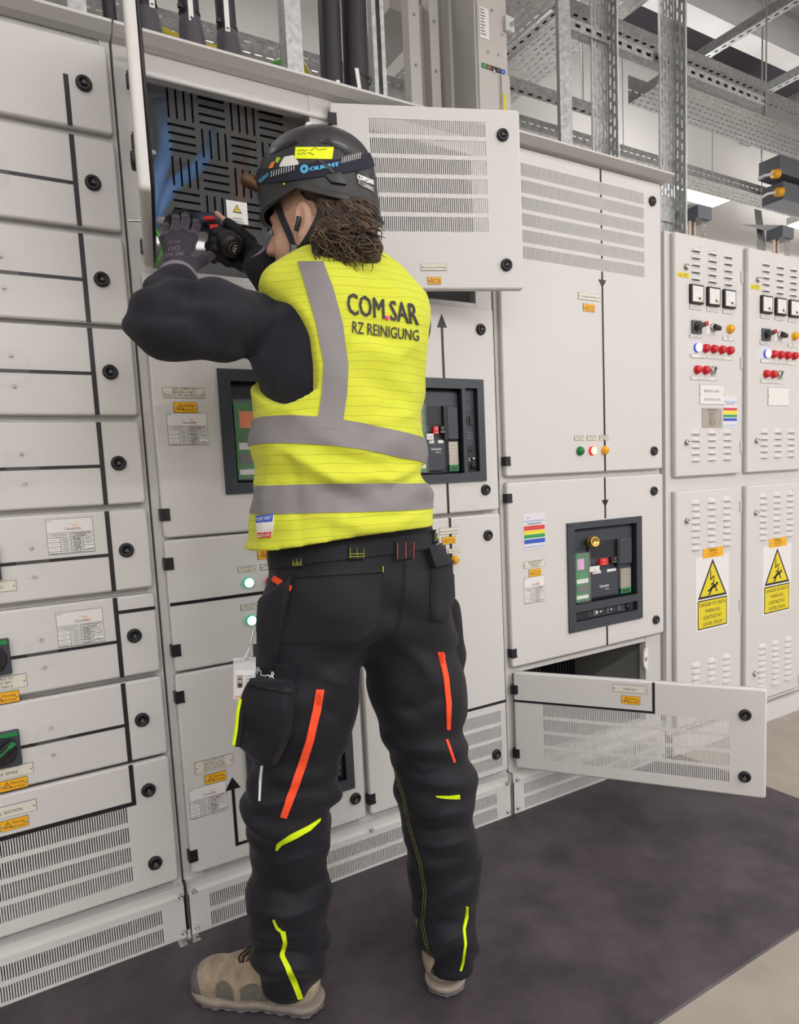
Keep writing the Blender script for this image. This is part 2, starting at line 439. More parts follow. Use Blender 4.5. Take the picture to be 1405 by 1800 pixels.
def sheet(D, x0, x1, z0, z1, seed, code):
    """paper test record: logo, printed table, handwriting"""
    b = MB('ink', 'paper'); b.box(x0, x1, -0.0006, 0.0003, z0, z1, 'ink'); b.box(x0 + .0007, x1 - .0007, -0.0009, -0.0006, z0 + .0007, z1 - .0007, 'paper')
    W, H = x1 - x0, z1 - z0
    b.text(code, x0 + .02 * W, z1 - .07 * H, .055 * H, -0.0012, 'ink', 'LEFT')
    b.text('CloudHQ', x0 + .55 * W, z1 - .33 * H, .105 * H, -0.0012, 'ink_grey', bold=0.01)
    b.text('HQ', x0 + .665 * W, z1 - .33 * H, .105 * H, -0.0014, 'orange_ink')
    arc = [(x0 + .60 * W + .07 * W * math.cos(t), z1 - .15 * H + .055 * H * math.sin(t)) for t in np.linspace(3.3, 6.6, 9)]
    for p, q in zip(arc[:-1], arc[1:]):
        b.add([(p[0], -.0012, p[1] - .0008), (q[0], -.0012, q[1] - .0008), (q[0], -.0012, q[1] + .0008), (p[0], -.0012, p[1] + .0008)], [(0, 1, 2, 3)], 'orange_ink')
    zt = z1 - .40 * H; nr = 9; rh = (zt - z0 - .02 * H) / nr; t = 0.00035
    for i in range(nr + 1):
        if i in (0, 1, 2, 4, 6, 8, 9): b.box(x0 + .0007, x1 - .0007, -.0012, -.0008, zt - i * rh - t, zt - i * rh + t, 'ink')
        else: b.box(x0 + .27 * W, x0 + .77 * W, -.0012, -.0008, zt - i * rh - t, zt - i * rh + t, 'ink')
    for fx, i0 in ((.27, 2), (.50, 0), (.76, 2)):
        b.box(x0 + fx * W - t, x0 + fx * W + t, -.0012, -.0008, z0 + .001, zt - i0 * rh, 'ink')
    b.text('Circuit Breaker Type / Rating (A)', x0 + .25 * W, zt - .75 * rh, .55 * rh, -.0012, sx=.85); b.text('Protection Unit Type', x0 + .25 * W, zt - 1.75 * rh, .55 * rh, -.0012, sx=.85)
    for i, tt in enumerate(('Long Time', 'Short Time', 'Ground Fault', 'Instantaneous')):
        b.text(tt, x0 + .13 * W, zt - (3.2 + 1.9 * i) * rh, .6 * rh, -.0012, sx=.85)
    for i in range(7):
        scribble(b, x0 + .32 * W, x0 + .44 * W, zt - (2.5 + i) * rh, .35 * rh, seed + i, 'ink_grey', w=.0003)
        scribble(b, x0 + .54 * W, x0 + .72 * W, zt - (2.5 + i) * rh, .75 * rh, seed + 20 + i)
    scribble(b, x0 + .53 * W, x0 + .95 * W, zt - .5 * rh, .7 * rh, seed + 40); scribble(b, x0 + .54 * W, x0 + .85 * W, zt - 1.5 * rh, .7 * rh, seed + 41)
    for i in (3.0, 4.8): scribble(b, x0 + .79 * W, x0 + .96 * W, zt - i * rh, .9 * rh, seed + 50 + int(i))
    scribble(b, x0 + .79 * W, x0 + .97 * W, zt - 8 * rh, 1.3 * rh, seed + 60)
    return D.sub(b, 'test_sheet', label='paper test record with printed table')

def lamp(D, x, z, lens, ring, r=0.0125, y=0.0):
    b = MB(ring, lens)
    b.lathe([(r, y), (r, 0.004), (r * .92, 0.008), (r * .84, 0.0095)], (x, 0, z), (0, -1, 0), 20, ring, cap=False)
    b.lathe([(r * .84, 0.0085), (r * .80, 0.012), (r * .6, 0.0142), (r * .3, 0.0152), (0.0002, 0.0155)], (x, 0, z), (0, -1, 0), 20, lens, cap=False)
    return D.sub(b, 'indicator_lamp')

def shell(root, x0, x1, z0, z1, dep, stiles, rails, top=True, fw=None):
    """hollow steel carcass: sides, back, bottom, roof and the front frame of stiles and rails"""
    b = MB('coat_side'); t = 0.0022
    y0 = FY + .004; e = .0004
    b.box(x0, x0 + t, y0, dep, z0, z1); b.box(x1 - t, x1, y0, dep, z0, z1)
    b.box(x0 + t + e, x1 - t - e, dep - t, dep, z0, z1); b.box(x0 + t + e, x1 - t - e, y0, dep - t - e, z0, z0 + t)
    if top: b.box(x0 + t + e, x1 - t - e, y0, dep - t - e, z1 - t, z1)
    o = b.build('carcass', root)
    for i, (a0, a1, b0, b1) in enumerate(stiles + rails):
        f = MB('coat_side'); e = .0006 * i; f.box(a0 + (.0006 if a0 == x0 else 0), a1 - (.0006 if a1 == x1 else 0), FY + e, FY + 0.028 + e * 1.3, b0, b1); f.build('frame_member', root)
    return o

def plinth(root, x0, x1, screws, zt=0.146, xs=None, vx=None):
    b = MB('coat')
    xa, xb = x0 + 0.003, x1 - 0.002
    vx0, vx1 = vx
    rws = [(vx0, vx1, 0.061, 0.098), (vx0, vx1, 0.011, 0.049)]
    # sheet with two slotted rows; the top strip leans back
    def sl(z0, z1, a=None, c=None): b.box(xa if a is None else a, xb if c is None else c, 0.0, 0.003, z0, z1)
    sl(0.001, 0.011); sl(0.049, 0.061); sl(0.098, 0.1155)
    for r_ in rws:
        sl(r_[2], r_[3], None, vx0); sl(r_[2], r_[3], vx1, None)
    b.add([(xa, 0, .1155), (xb, 0, .1155), (xb, .010, .1185), (xa, .010, .1185), (xb, .010, zt - .004), (xa, .010, zt - .004), (xb, .003, zt), (xa, .003, zt), (xb, .03, zt), (xa, .03, zt)],
          [(0, 1, 2, 3), (3, 2, 4, 5), (5, 4, 6, 7), (7, 6, 8, 9)])
    b.box(xa, xb, .25, .253, 0.001, zt, 'cavity')
    b.box(xa, xa + .002, 0.0, .25, 0.001, zt - .002); b.box(xb - .002, xb, 0.0, .25, 0.001, zt - .002)
    o = b.build('plinth', root)
    g = MB('coat')
    for r_ in rws: bars(g, *r_, 0.0003, 0.0027)
    go = g.build('vent_grille', None); go.parent = o; go['kind'] = 'stuff'
    for (sx, sz) in screws:
        s_ = share(SCREW, 'screw', o, (sx, 0.0, sz)); s_.scale = (1.25, 1.25, 1.25)
    return o

def cornice(root, x0, x1, z, y0=-0.028, dep=0.8):
    b = MB('coat_side')
    b.add([(x0, FY, z), (x1, FY, z), (x1, -0.002, z + .004), (x0, -0.002, z + .004), (x1, y0, z + .016), (x0, y0, z + .016), (x1, y0, z + .022), (x0, y0, z + .022), (x1, dep, z + .022), (x0, dep, z + .022), (x1, dep, z), (x0, dep, z)],
          [(0, 1, 2, 3), (3, 2, 4, 5), (5, 4, 6, 7), (7, 6, 8, 9), (9, 8, 10, 11), (0, 3, 5, 7, 9, 11), (1, 10, 8, 6, 4, 2)])
    return b.build('roof_cornice', root)
# ---------------------------------------------------------------- tall distribution cabinet with nine drawers-like doors
C1X0, C1X1 = -0.58, 0.3285
c1 = thing('switchgear_cabinet', 'tall grey switchgear cabinet with a stack of nine wide doors', 'cabinet', (-0.125, 0.4, 0))
DX0, DX1 = -0.565, 0.318
Z1 = [(1.937, 2.122), (1.728, 1.921), (1.521, 1.714), (1.316, 1.511), (1.112, 1.302), (0.910, 1.099), (0.703, 0.896), (0.495, 0.690), (0.162, 0.488)]
rl = [(C1X0 + .026, C1X1 - .022, a - .034, a + .026) for a in [z[0] for z in Z1[:-1]]] + [(C1X0, C1X1, 2.09, 2.145), (C1X0, C1X1, .146, .185)]
shell(c1, C1X0, C1X1, .146, 2.145, .8, [(C1X0, C1X0 + .026, .146, 2.145), (C1X1 - .022, C1X1, .146, 2.145)], rl)
cornice(c1, C1X0, C1X1, 2.143)
plinth(c1, C1X0, C1X1, [(.317, .118), (.317, .020), (-.56, .118), (-.56, .020)], vx=(-0.52, 0.270))
HL = {1: 1.8185, 2: 1.614, 3: 1.4095, 4: 1.2015, 5: .9965, 6: .7905, 7: .587}
for i, (a, b_) in enumerate(Z1):
    v = rows(-0.46, 0.2125, 0.3845, 4) if i == 8 else ()
    D = Door(c1, DX0, DX1, a, b_, v, hx=DX0)
    D.lock(.264, {0: 2.031, 8: .415}.get(i, (a + b_) / 2 if i else 0))
    if i == 8: D.lock(.264, .227)
    tp = []
    LX0, LX1 = .2240, .2340
    if i == 0: tp.append((LX0, LX1, a + .001, 2.043))
    elif i == 8: tp += [(LX0, LX1, .3855, b_ - .001), (DX0 + .03, LX0, .3855, .3955)]
    else:
        tp += [(LX0, LX1, a + .001, b_ - .001), (DX0 + .03, LX0, HL[i] - .0036, HL[i] + .0036)]
    if i == 6: tp.append((LX1, DX1 - .001, .8555, .8635))
    D.tape(*tp)
    if 1 <= i <= 7:
        zc = HL[i]
        # clear inspection cover with two screws
        pts = []
        for t in np.linspace(-2.3, -0.84, 9): pts.append((.069 + .0495 * math.cos(t), zc + .012 + .0495 * math.sin(t)))
        pts += [(.102, zc - .012), (.102, zc + .020)]
        for t in np.linspace(0.84, 2.3, 9): pts.append((.069 + .0495 * math.cos(t), zc - .002 + .0495 * math.sin(t)))
        pts += [(.036, zc + .020), (.036, zc - .012)]
        cv = MB('clear'); k = len(pts)
        ctr = (.069, zc + .003)
        ins = [(p[0] + (ctr[0] - p[0]) * .05, p[1] + (ctr[1] - p[1]) * .05) for p in pts]
        vs = [(p[0], 0.0003, p[1]) for p in pts] + [(p[0], -.0030, p[1]) for p in ins]
        fs = [tuple(range(k, 2 * k)), tuple(reversed(range(k)))] + [((j + 1) % k, j, k + j, k + (j + 1) % k)[::-1] for j in range(k)]
        cv.add(vs, fs)
        co = D.sub(cv, 'clear_cover', label='clear plastic keyhole cover')
        for dz in (.0315, -.0325):
            s_ = share(SCREW, 'screw', D.o, (.069 - D.hx, -.002, zc + dz)); s_.scale = (.72, .72, .72)
        # rotary switch handle
        hz = zc - .001 + (.008 if i in (5, 6) else .006)
        hb = MB('navy'); hb.rbox(-.068, .0065, -.014, .0005, hz - .039, hz + .039, .003, .002)
        hb.box(-.064, .0025, -.0148, -.013, hz + .028, hz + .037, 'green_plastic'); hb.box(-.058, -.048, -.0150, -.013, hz - .036, hz - .031, 'green_plastic')
        ho = D.sub(hb, 'switch_base', label='dark grey switch base with green marking')
        kb = MB('black'); kb.lathe([(.031, .013), (.031, .019), (.028, .021)], (-.031, 0, hz - .002), (0, -1, 0), 28)
        ang = math.radians(38 if i == 7 else 90)
        R = Matrix.Translation((-.031, 0, hz - .002)) @ Matrix.Rotation(-ang, 4, 'Y')
        kb.rbox(-.033, .033, -.036, -.019, -.010, .010, .004, .003, 'black', R)
        kb.box(-.032, .032, -.0368, -.0355, -.0015, .0025, 'green_plastic', R); kb.box(.020, .0335, -.0362, -.030, -.004, .005, 'green_plastic', R)
        D.sub(kb, 'rotary_handle', label='black rotary handle with green stripe')
    if i == 5:
        sheet(D, .101, .197, 1.008, 1.0875, 3, 'GA18')
        plate(D, -.075, .0325, .938, .961, ['GA18 SUPPLY TO'], .008)
    if i == 6:
        sheet(D, .102, .1995, .7965, .8765, 11, 'GA19')
        plate(D, -.075, .0325, .722, .752, ['GA19 SUPPLY TO', 'BER-FRA-01-BPC-', '44-E-44x FEED B'], .0080)
        warn(D, -.013, .705, .056, .0255)
    if i == 7:
        plate(D, -.085, .0265, .524, .5485, ['GA20. SPARE'], .0098)
        warn(D, -.015, .5075, .056, .0245)
    if i == 8:
        plate(D, -.115, .0245, .4365, .4625, ['CONTROL SECTION'], .0098)
        warn(D, -.022, .4175, .056, .0245)
for o in [o for o in bpy.data.objects if o.name.startswith('warning_plate')]: pass
# ---------------------------------------------------------------- double-width cabinet the man works on
C2X0, C2X1 = 0.3330, 1.3975
c2 = thing('switchgear_cabinet', 'double-width grey switchgear cabinet with its two top doors open', 'cabinet', (0.865, 0.4, 0))
shell(c2, C2X0, C2X1, .146, 2.145, .8,
      [(C2X0, C2X0 + .050, .146, 2.145), (.812, .868, 1.03, 2.145), (.838, .880, .146, 1.03), (1.336, C2X1, .146, 2.145)],
      [(C2X0, C2X1, 2.094, 2.145), (C2X0, C2X1, 1.630, 1.662), (C2X0, C2X1, .998, 1.05), (C2X0 + .05, .838, .662, .72), (C2X0, C2X1, .146, .19)])
cornice(c2, C2X0, C2X1, 2.143)
mb = MB('coat'); mb.tube([(C2X0 + .05, FY - .001, 2.094), (1.336, FY - .001, 2.094)], .006, 8); mb.build('opening_lip', c2)
plinth(c2, C2X0, C2X1, [(.351, .120), (.351, .022), (.868, .120), (1.380, .120), (1.380, .022)], vx=(.388, 1.335))
mb = MB('steel'); mb.box(.30, .352, -.035, .012, .0005, .006); mb.box(.30, .352, .006, .012, .001, .02); mb.build('floor_bracket', c2)

# top left door, swung wide open towards the viewer
D = Door(c2, .360, .800, 1.655, 2.127, ang=-101.8, hx=.360, label='top door standing open, seen along its edge')
g = MB('black'); g.tube([(.372, .0235, 1.667), (.788, .0235, 1.667), (.788, .0235, 2.115), (.372, .0235, 2.115), (.372, .0235, 1.667)], .0042, 6)
D.sub(g, 'gasket', label='black rubber door gasket'); D.lock(.756, 2.05); D.lock(.756, 1.72)
for z in (2.06, 1.93, 1.70): D.hinge(z, dx=-.002)
# top right door, ajar
D = Door(c2, .861, 1.382, 1.652, 2.127, rows(.963, 1.284, 2.0915, 6, .0497, .0385), ang=-21.2, hx=.861, label='top door standing ajar, with slotted vents')
D.lock(1.331, 2.059); D.lock(1.331, 1.717)
for z in (2.085,): D.hinge(z)
plate(D, 1.087, 1.160, 1.702, 1.7195, ['OUTGOING TERMINALS'], .0062); warn(D, 1.1235, 1.6755, .0385, .0195)
g = MB('black'); g.tube([(.873, .0235, 1.664), (1.370, .0235, 1.664), (1.370, .0235, 2.115), (.873, .0235, 2.115), (.873, .0235, 1.664)], .0042, 6); D.sub(g, 'gasket')
# latch tongue on the middle stile
lt = MB('white_plastic')
cap = [(.812, 2.072), (.800, 2.070), (.792, 2.058), (.789, 2.040), (.789, 2.018), (.792, 2.003), (.800, 1.992), (.812, 1.990)]
lt.prism(cap[::-1][::-1], .012, .020); lt.box(.795, .809, .011, .0125, 2.021, 2.037, 'coat_dark'); lt.build('latch_tongue', c2)

MIDL = Door(c2, .352, .853, 1.024, 1.645, holes=[(.525, .805, 1.135, 1.415)])
for z in (1.081, 1.59): MIDL.hinge(z)
plate(MIDL, .377, .4765, 1.3585, 1.3825, ['GA21 SUPPLY TO', 'BER-FRA-01-BPC-', '44-E-LVS-UPS-44a MECH UPS'], .0083)
warn(MIDL, .4275, 1.336, .0565, .0255); sheet(MIDL, .381, .4765, 1.2455, 1.3225, 21, 'GA21')
MIDL.lock(.820, 1.58); MIDL.lock(.820, 1.092)
MIDR = Door(c2, .868, 1.385, 1.027, 1.643, holes=[(1.035, 1.318, 1.135, 1.415)])
MIDR.lock(1.333, 1.579); MIDR.lock(1.331, 1.092)
MIDR.tape((1.187, 1.1945, 1.424, 1.585), ((1.1735, 1.575), (1.2085, 1.576), (1.1915, 1.614)), (1.184, 1.1915, 1.028, 1.126))
MIDR.hinge(1.59); MIDR.hinge(1.08)
# door with the indicator lamps
D = Door(c2, .351, .853, .692, 1.019)
D.hinge(.962); D.hinge(.747)
D.tape((.3525, .851, .8575, .8655))
for (lx, lz, ml, mr) in ((.551, .893, 'green_lit', 'green_ring'), (.551, .794, 'green_lit', 'green_ring'), (.612, .888, 'red_lens', 'red'), (.612, .79, 'red_lens', 'red')):
    lamp(D, lx, lz, ml, mr, .0142)
plate(D, .527, .5735, .9205, .9355, ['DEVICE GA21', 'CLOSED'], .0058); plate(D, .587, .634, .9205, .9355, ['DEVICE GA21', 'OPEN'], .0058)
plate(D, .527, .5735, .8215, .8365, ['DEVICE GA22', 'CLOSED'], .0058); plate(D, .587, .634, .8215, .8365, ['DEVICE GA22', 'OPEN'], .0058)
warn(D, .6085, .9615, .054, .0255); D.lock(.820, .945); D.lock(.820, .755)
# lower left door with a breaker
LOWL = Door(c2, .350, .853, .162, .686, holes=[(.525, .805, .285, .560)])
LOWL.hinge(.629); LOWL.hinge(.213); LOWL.lock(.821, .231); LOWL.lock(.821, .62)
plate(LOWL, .379, .477, .4225, .4540, ['GA22 SUPPLY TO', 'BER-FRA-01-BPC-', '44-E-LVS-UPS-44b', 'MECH UPS BYPASS'], .0078)
warn(LOWL, .4285, .4015, .056, .0255); sheet(LOWL, .358, .4535, .308, .387, 31, 'GA22')
LOWL.tape(((.4505, .3575), (.4915, .3575), (.471, .3905)), (.4665, .4745, .2025, .358), (.4665, .512, .2025, .2105))
# tall lower right door
D = Door(c2, .868, 1.387, .163, 1.015, rows(.97, 1.364, .3735, 4, .0503, .039))
D.hinge(.213); D.hinge(.96); D.lock(1.334, .949); D.lock(1.338, .231)
D.tape((1.1875, 1.1955, .405, 1.014), (1.1875, 1.386, .3965, .405))
lamp(D, 1.203, .885, 'yellow_lens', 'amber', .0135); lamp(D, 1.14, .885, 'green_lens', 'green_plastic', .0135)
plate(D, 1.150, 1.2185, .965, .985, ['CONTROL SECTION'], .006); warn(D, 1.185, .946, .05, .022); plate(D, 1.18, 1.226, .905, .92, ['LAMP TEST'], .0055)

# ---- inside the open top compartment
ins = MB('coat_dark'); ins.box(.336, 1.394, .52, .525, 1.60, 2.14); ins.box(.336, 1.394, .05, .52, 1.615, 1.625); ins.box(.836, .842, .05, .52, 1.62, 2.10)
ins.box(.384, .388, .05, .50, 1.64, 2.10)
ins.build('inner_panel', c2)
sh = MB('clear_sheet')
mat('clear_sheet', (0.30, 0.31, 0.32), 0.03, alpha=0.10, spec=0.9)
sh.box(.388, .806, .072, .075, 1.668, 2.088)
so = sh.build('clear_shield', c2); so['label'] = 'clear plastic shield over the terminals'
mat('slot_shade', (.003, .003, .003), 1.0, spec=0.0)  # shade behind the shield's slots, put into the colour of black inlays
sl = MB('slot_shade')
cw = .0785; SX, SZ = fp(287, 150, .0735)
for r_ in range(6):
    for c_ in range(6):
        x0 = SX + c_ * cw; z1 = SZ - r_ * cw
        if x0 + cw > .812 or z1 - cw < 1.70 or (r_ > 3 and c_ < 4): continue
        for k in range(4):
            if (r_ + c_) % 2 == 0: sl.box(x0 + .006 + k * .0195, x0 + .0092 + k * .0195, .0705, .0765, z1 - .070, z1 - .004)
            else: sl.box(x0 + .003, x0 + .068, .0705, .0765, z1 - .0092 - k * .0195, z1 - .006 - k * .0195)
o = sl.build('vent_slots', c2); o['kind'] = 'stuff'; o['label'] = 'woven pattern of shield slots, their dark openings put in as black inlays'
wl = MB('paper'); wx0, wz0 = fp(400, 390, .07); wx1, wz1 = fp(434, 357, .07)
wl.box(wx0, wx1, .0695, .072, wz0, wz1); tri(wl, (wx0 + wx1) / 2, wz0 + .62 * (wz1 - wz0), .0105, 'ink', 'yellow_sign', .0685)
wl.text('OUTPUT', (wx0 + wx1) / 2, wz0 + .17 * (wz1 - wz0), .0065, .0685); wl.text('TERMINALS', (wx0 + wx1) / 2, wz0 + .035 * (wz1 - wz0), .0065, .0685)
wl.build('terminal_label', c2)['label'] = 'white label with a yellow hazard triangle'
mat('cable_blue', (0.035, 0.20, 0.55), 0.4); mat('cable_black', (0.012, 0.011, 0.012), 0.5); mat('cable_brown', (0.20, 0.07, 0.03), 0.45); mat('cable_grey', (0.30, 0.30, 0.30), 0.45)
mat('earth_green', (0.10, 0.42, 0.04), 0.4)
def spline(pts, n=10):
    pts = [Vector(p) for p in pts]; out = []
    for i in range(len(pts) - 1):
        p0 = pts[max(i - 1, 0)]; p1 = pts[i]; p2 = pts[i + 1]; p3 = pts[min(i + 2, len(pts) - 1)]
        for k in range(n):
            t = k / n
            out.append(0.5 * ((2 * p1) + (p2 - p0) * t + (2 * p0 - 5 * p1 + 4 * p2 - p3) * t * t + (3 * p1 - p0 - 3 * p2 + p3) * t ** 3))
    out.append(pts[-1]); return out
def cable(name, pts, r, m, parent=None, n=10):
    return MB(m).tube(spline(pts), r, n).build(name, parent)
cable('power_cable', [P3(262, 400, .16), P3(300, 330, .18), P3(340, 300, .22), P3(366, 262, .26), P3(380, 200, .34), P3(382, 130, .36)], .019, 'cable_blue', c2)
cable('power_cable', [P3(258, 420, .13), P3(272, 330, .15), P3(290, 265, .17), P3(284, 200, .20), P3(268, 130, .26)], .019, 'cable_blue', c2)
cable('power_cable', [P3(262, 300, .24), P3(285, 250, .22), P3(278, 205, .24), P3(262, 165, .28), P3(262, 120, .30)], .026, 'cable_black', c2)
cable('power_cable', [P3(420, 420, .24), P3(425, 300, .30), P3(430, 180, .40)], .020, 'cable_brown', c2)
cable('power_cable', [P3(480, 420, .24), P3(485, 300, .30), P3(490, 190, .40)], .020, 'cable_grey', c2)
mb = MB('steel'); pb = P3(265, 273, .17); mb.lathe([(.012, 0), (.012, .01), (.006, .011), (.006, .02)], pb, (0.2, -1, 0), 6); mb.build('lug_bolt', c2)
mb = MB('earth_green'); mb.tube(spline([P3(264, 396, .10), P3(275, 408, .05), P3(284, 428, .035), P3(281, 450, .03), P3(272, 464, .03), P3(266, 480, .05)]), .0038, 8)
mb.build('earth_wire', c2)['label'] = 'green and yellow earth wire'
# ---------------------------------------------------------------- incomer cabinet with the cableway door open
C3X0, C3X1 = 1.4035, 2.1790
c3 = thing('switchgear_cabinet', 'single-width grey switchgear cabinet with its low cableway door open', 'cabinet', (1.79, 0.4, 0))
shell(c3, C3X0, C3X1, .146, 2.145, .8, [(C3X0, C3X0 + .03, .146, 2.145), (2.090, C3X1 - .004, .146, 2.145)],
      [(C3X0, C3X1, 2.10, 2.145), (C3X0, C3X1 - .004, 1.09, 1.15), (C3X0, C3X1 - .004, .478, .53), (C3X0, C3X1 - .004, .146, .168)])
cornice(c3, C3X0 - .001, C3X1 + .022, 2.148, -.034)
plinth(c3, C3X0, C3X1, [(1.4235, .120), (1.4235, .022), (2.16, .120), (2.16, .022)], vx=(1.452, 2.12))
UP3 = Door(c3, 1.4165, 2.169, 1.129, 2.140, rows(1.512, 2.0765, 2.0945, 6, .0497, .0375))
UP3.lock(2.119, 2.074); UP3.lock(2.118, 1.195); UP3.hinge(1.178); UP3.hinge(2.08)
tp = [(1.8595, 1.8665, 2.0965, 2.138)] + [(1.8595, 1.8665, 2.0945 - i * .0497 - .0475, 2.0945 - i * .0497 - .0385) for i in range(5)]
tp += [(1.8595, 1.8665, 1.215, 1.806), ((1.8445, 1.779), (1.863, 1.752), (1.8815, 1.779)), (1.8595, 1.8665, 1.131, 1.188)]
UP3.tape(*tp)
plate(UP3, 1.748, 1.848, 1.7055, 1.7285, ['CONTROL SECTION'], .0085); warn(UP3, 1.797, 1.681, .055, .025)
for (lx, ml, mr, t) in ((1.741, 'green_lens', 'green_plastic', ['DEVICE GA14', 'CLOSED']), (1.800, 'red_lit', 'red_ring', ['DEVICE GA14', 'OPEN']), (1.8605, 'yellow_lens', 'amber', ['DEVICE GA14', 'TRIPPED'])):
    lamp(UP3, lx, 1.203, ml, mr, .0155); plate(UP3, lx - .0235, lx + .0235, 1.238, 1.2555, t, .0065)
LOW3 = Door(c3, 1.4185, 2.1705, .504, 1.110, holes=[(1.692, 2.026, .600, .942)])
LOW3.lock(2.116, 1.048); LOW3.lock(2.122, .561); LOW3.hinge(1.060); LOW3.hinge(.552)
LOW3.tape((1.857, 1.864, .965, 1.108), ((1.843, 1.030), (1.8605, 1.005), (1.878, 1.030)), (1.857, 1.864, .506, .577))
# coloured device card
b = MB('paper_lilac'); x0, x1, z0, z1 = 1.4815, 1.5745, .888, 1.0055
b.rbox(x0, x1, -.0012, .0003, z0, z1, .006, .0004); H = z1 - z0
for m_, f0, f1 in (('strip_sky', .775, .80), ('strip_red', .53, .655), ('strip_yellow', .42, .52), ('strip_green', .31, .41), ('strip_blue', .16, .28), ('strip_sky', .05, .075)):
    b.box(x0 + .0015, x1 - .0015, -.0016, -.0011, z0 + f0 * H, z0 + f1 * H, m_)
b.text('Equipment Status', (x0 + x1) / 2, z0 + .70 * H, .0085, -.0018, 'ink'); b.text('Site  Date  Work order', (x0 + x1) / 2, z0 + .665 * H, .004, -.0018, 'ink_grey')
b.text('RWTÜV', x0 + .2 * (x1 - x0), z0 + .87 * H, .006, -.0018, 'ink_grey') if False else b.text('status', x0 + .2 * (x1 - x0), z0 + .87 * H, .006, -.0018, 'ink_grey')
LOW3.sub(b, 'status_card', label='white card with red, yellow, green and blue bands')
CARD = b
plate(LOW3, 1.478, 1.5735, .827, .8485, ['GA14 SUPPLY FROM', 'BER-FRA-01-BPC-', '44-E-LVS-A'], .0072); warn(LOW3, 1.526, .8085, .053, .0245)
sheet(LOW3, 1.477, 1.5665, .708, .796, 41, 'GA14')
# open cableway door
D = Door(c3, 1.4185, 2.158, .162, .490, rows(1.5145, 2.062, .3885, 4, .0495, .039), ang=-54.0, hx=1.4185, label='low slotted door standing open into the aisle')
D.lock(2.102, .411); D.lock(2.102, .224); D.hinge(.432, dx=-.002); D.hinge(.214, dx=-.002)
D.tape((1.849, 1.8565, .3905, .4885), (1.4205, 1.849, .3905, .3975))
plate(D, 1.734, 1.834, .4515, .475, ['CABLEWAY'], .0085); warn(D, 1.7865, .4275, .0555, .0255)
g = MB('black'); g.tube([(1.43, .0235, .174), (2.146, .0235, .174), (2.146, .0235, .478), (1.43, .0235, .478), (1.43, .0235, .174)], .0042, 6); D.sub(g, 'gasket')
# inside the cableway
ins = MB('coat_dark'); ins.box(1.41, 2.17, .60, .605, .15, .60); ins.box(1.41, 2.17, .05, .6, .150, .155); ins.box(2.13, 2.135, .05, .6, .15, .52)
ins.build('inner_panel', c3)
lt = MB('white_plastic'); lt.prism([(2.093, .455), (2.080, .452), (2.072, .438), (2.070, .420), (2.070, .400), (2.073, .384), (2.081, .372), (2.093, .370)], .012, .020)
lt.box(2.074, 2.088, .011, .0125, .405, .420, 'coat_dark'); lt.build('latch_tongue', c3)
for k in range(3):
    b = MB('cavity'); x0 = 1.50 + k * .19
    b.box(x0, x0 + .11, .30, .42, .31, .475)
    for j in range(7): b.box(x0 + .004 + j * .0155, x0 + .011 + j * .0155, .285, .30, .30, .46, 'navy_dark')
    b.build('terminal_block', c3)
for k in range(4):
    cable('power_cable', [(1.53 + k * .15, .36, .31), (1.535 + k * .15, .35, .22), (1.54 + k * .15, .36, .151)], .017, 'cable_black', c3)
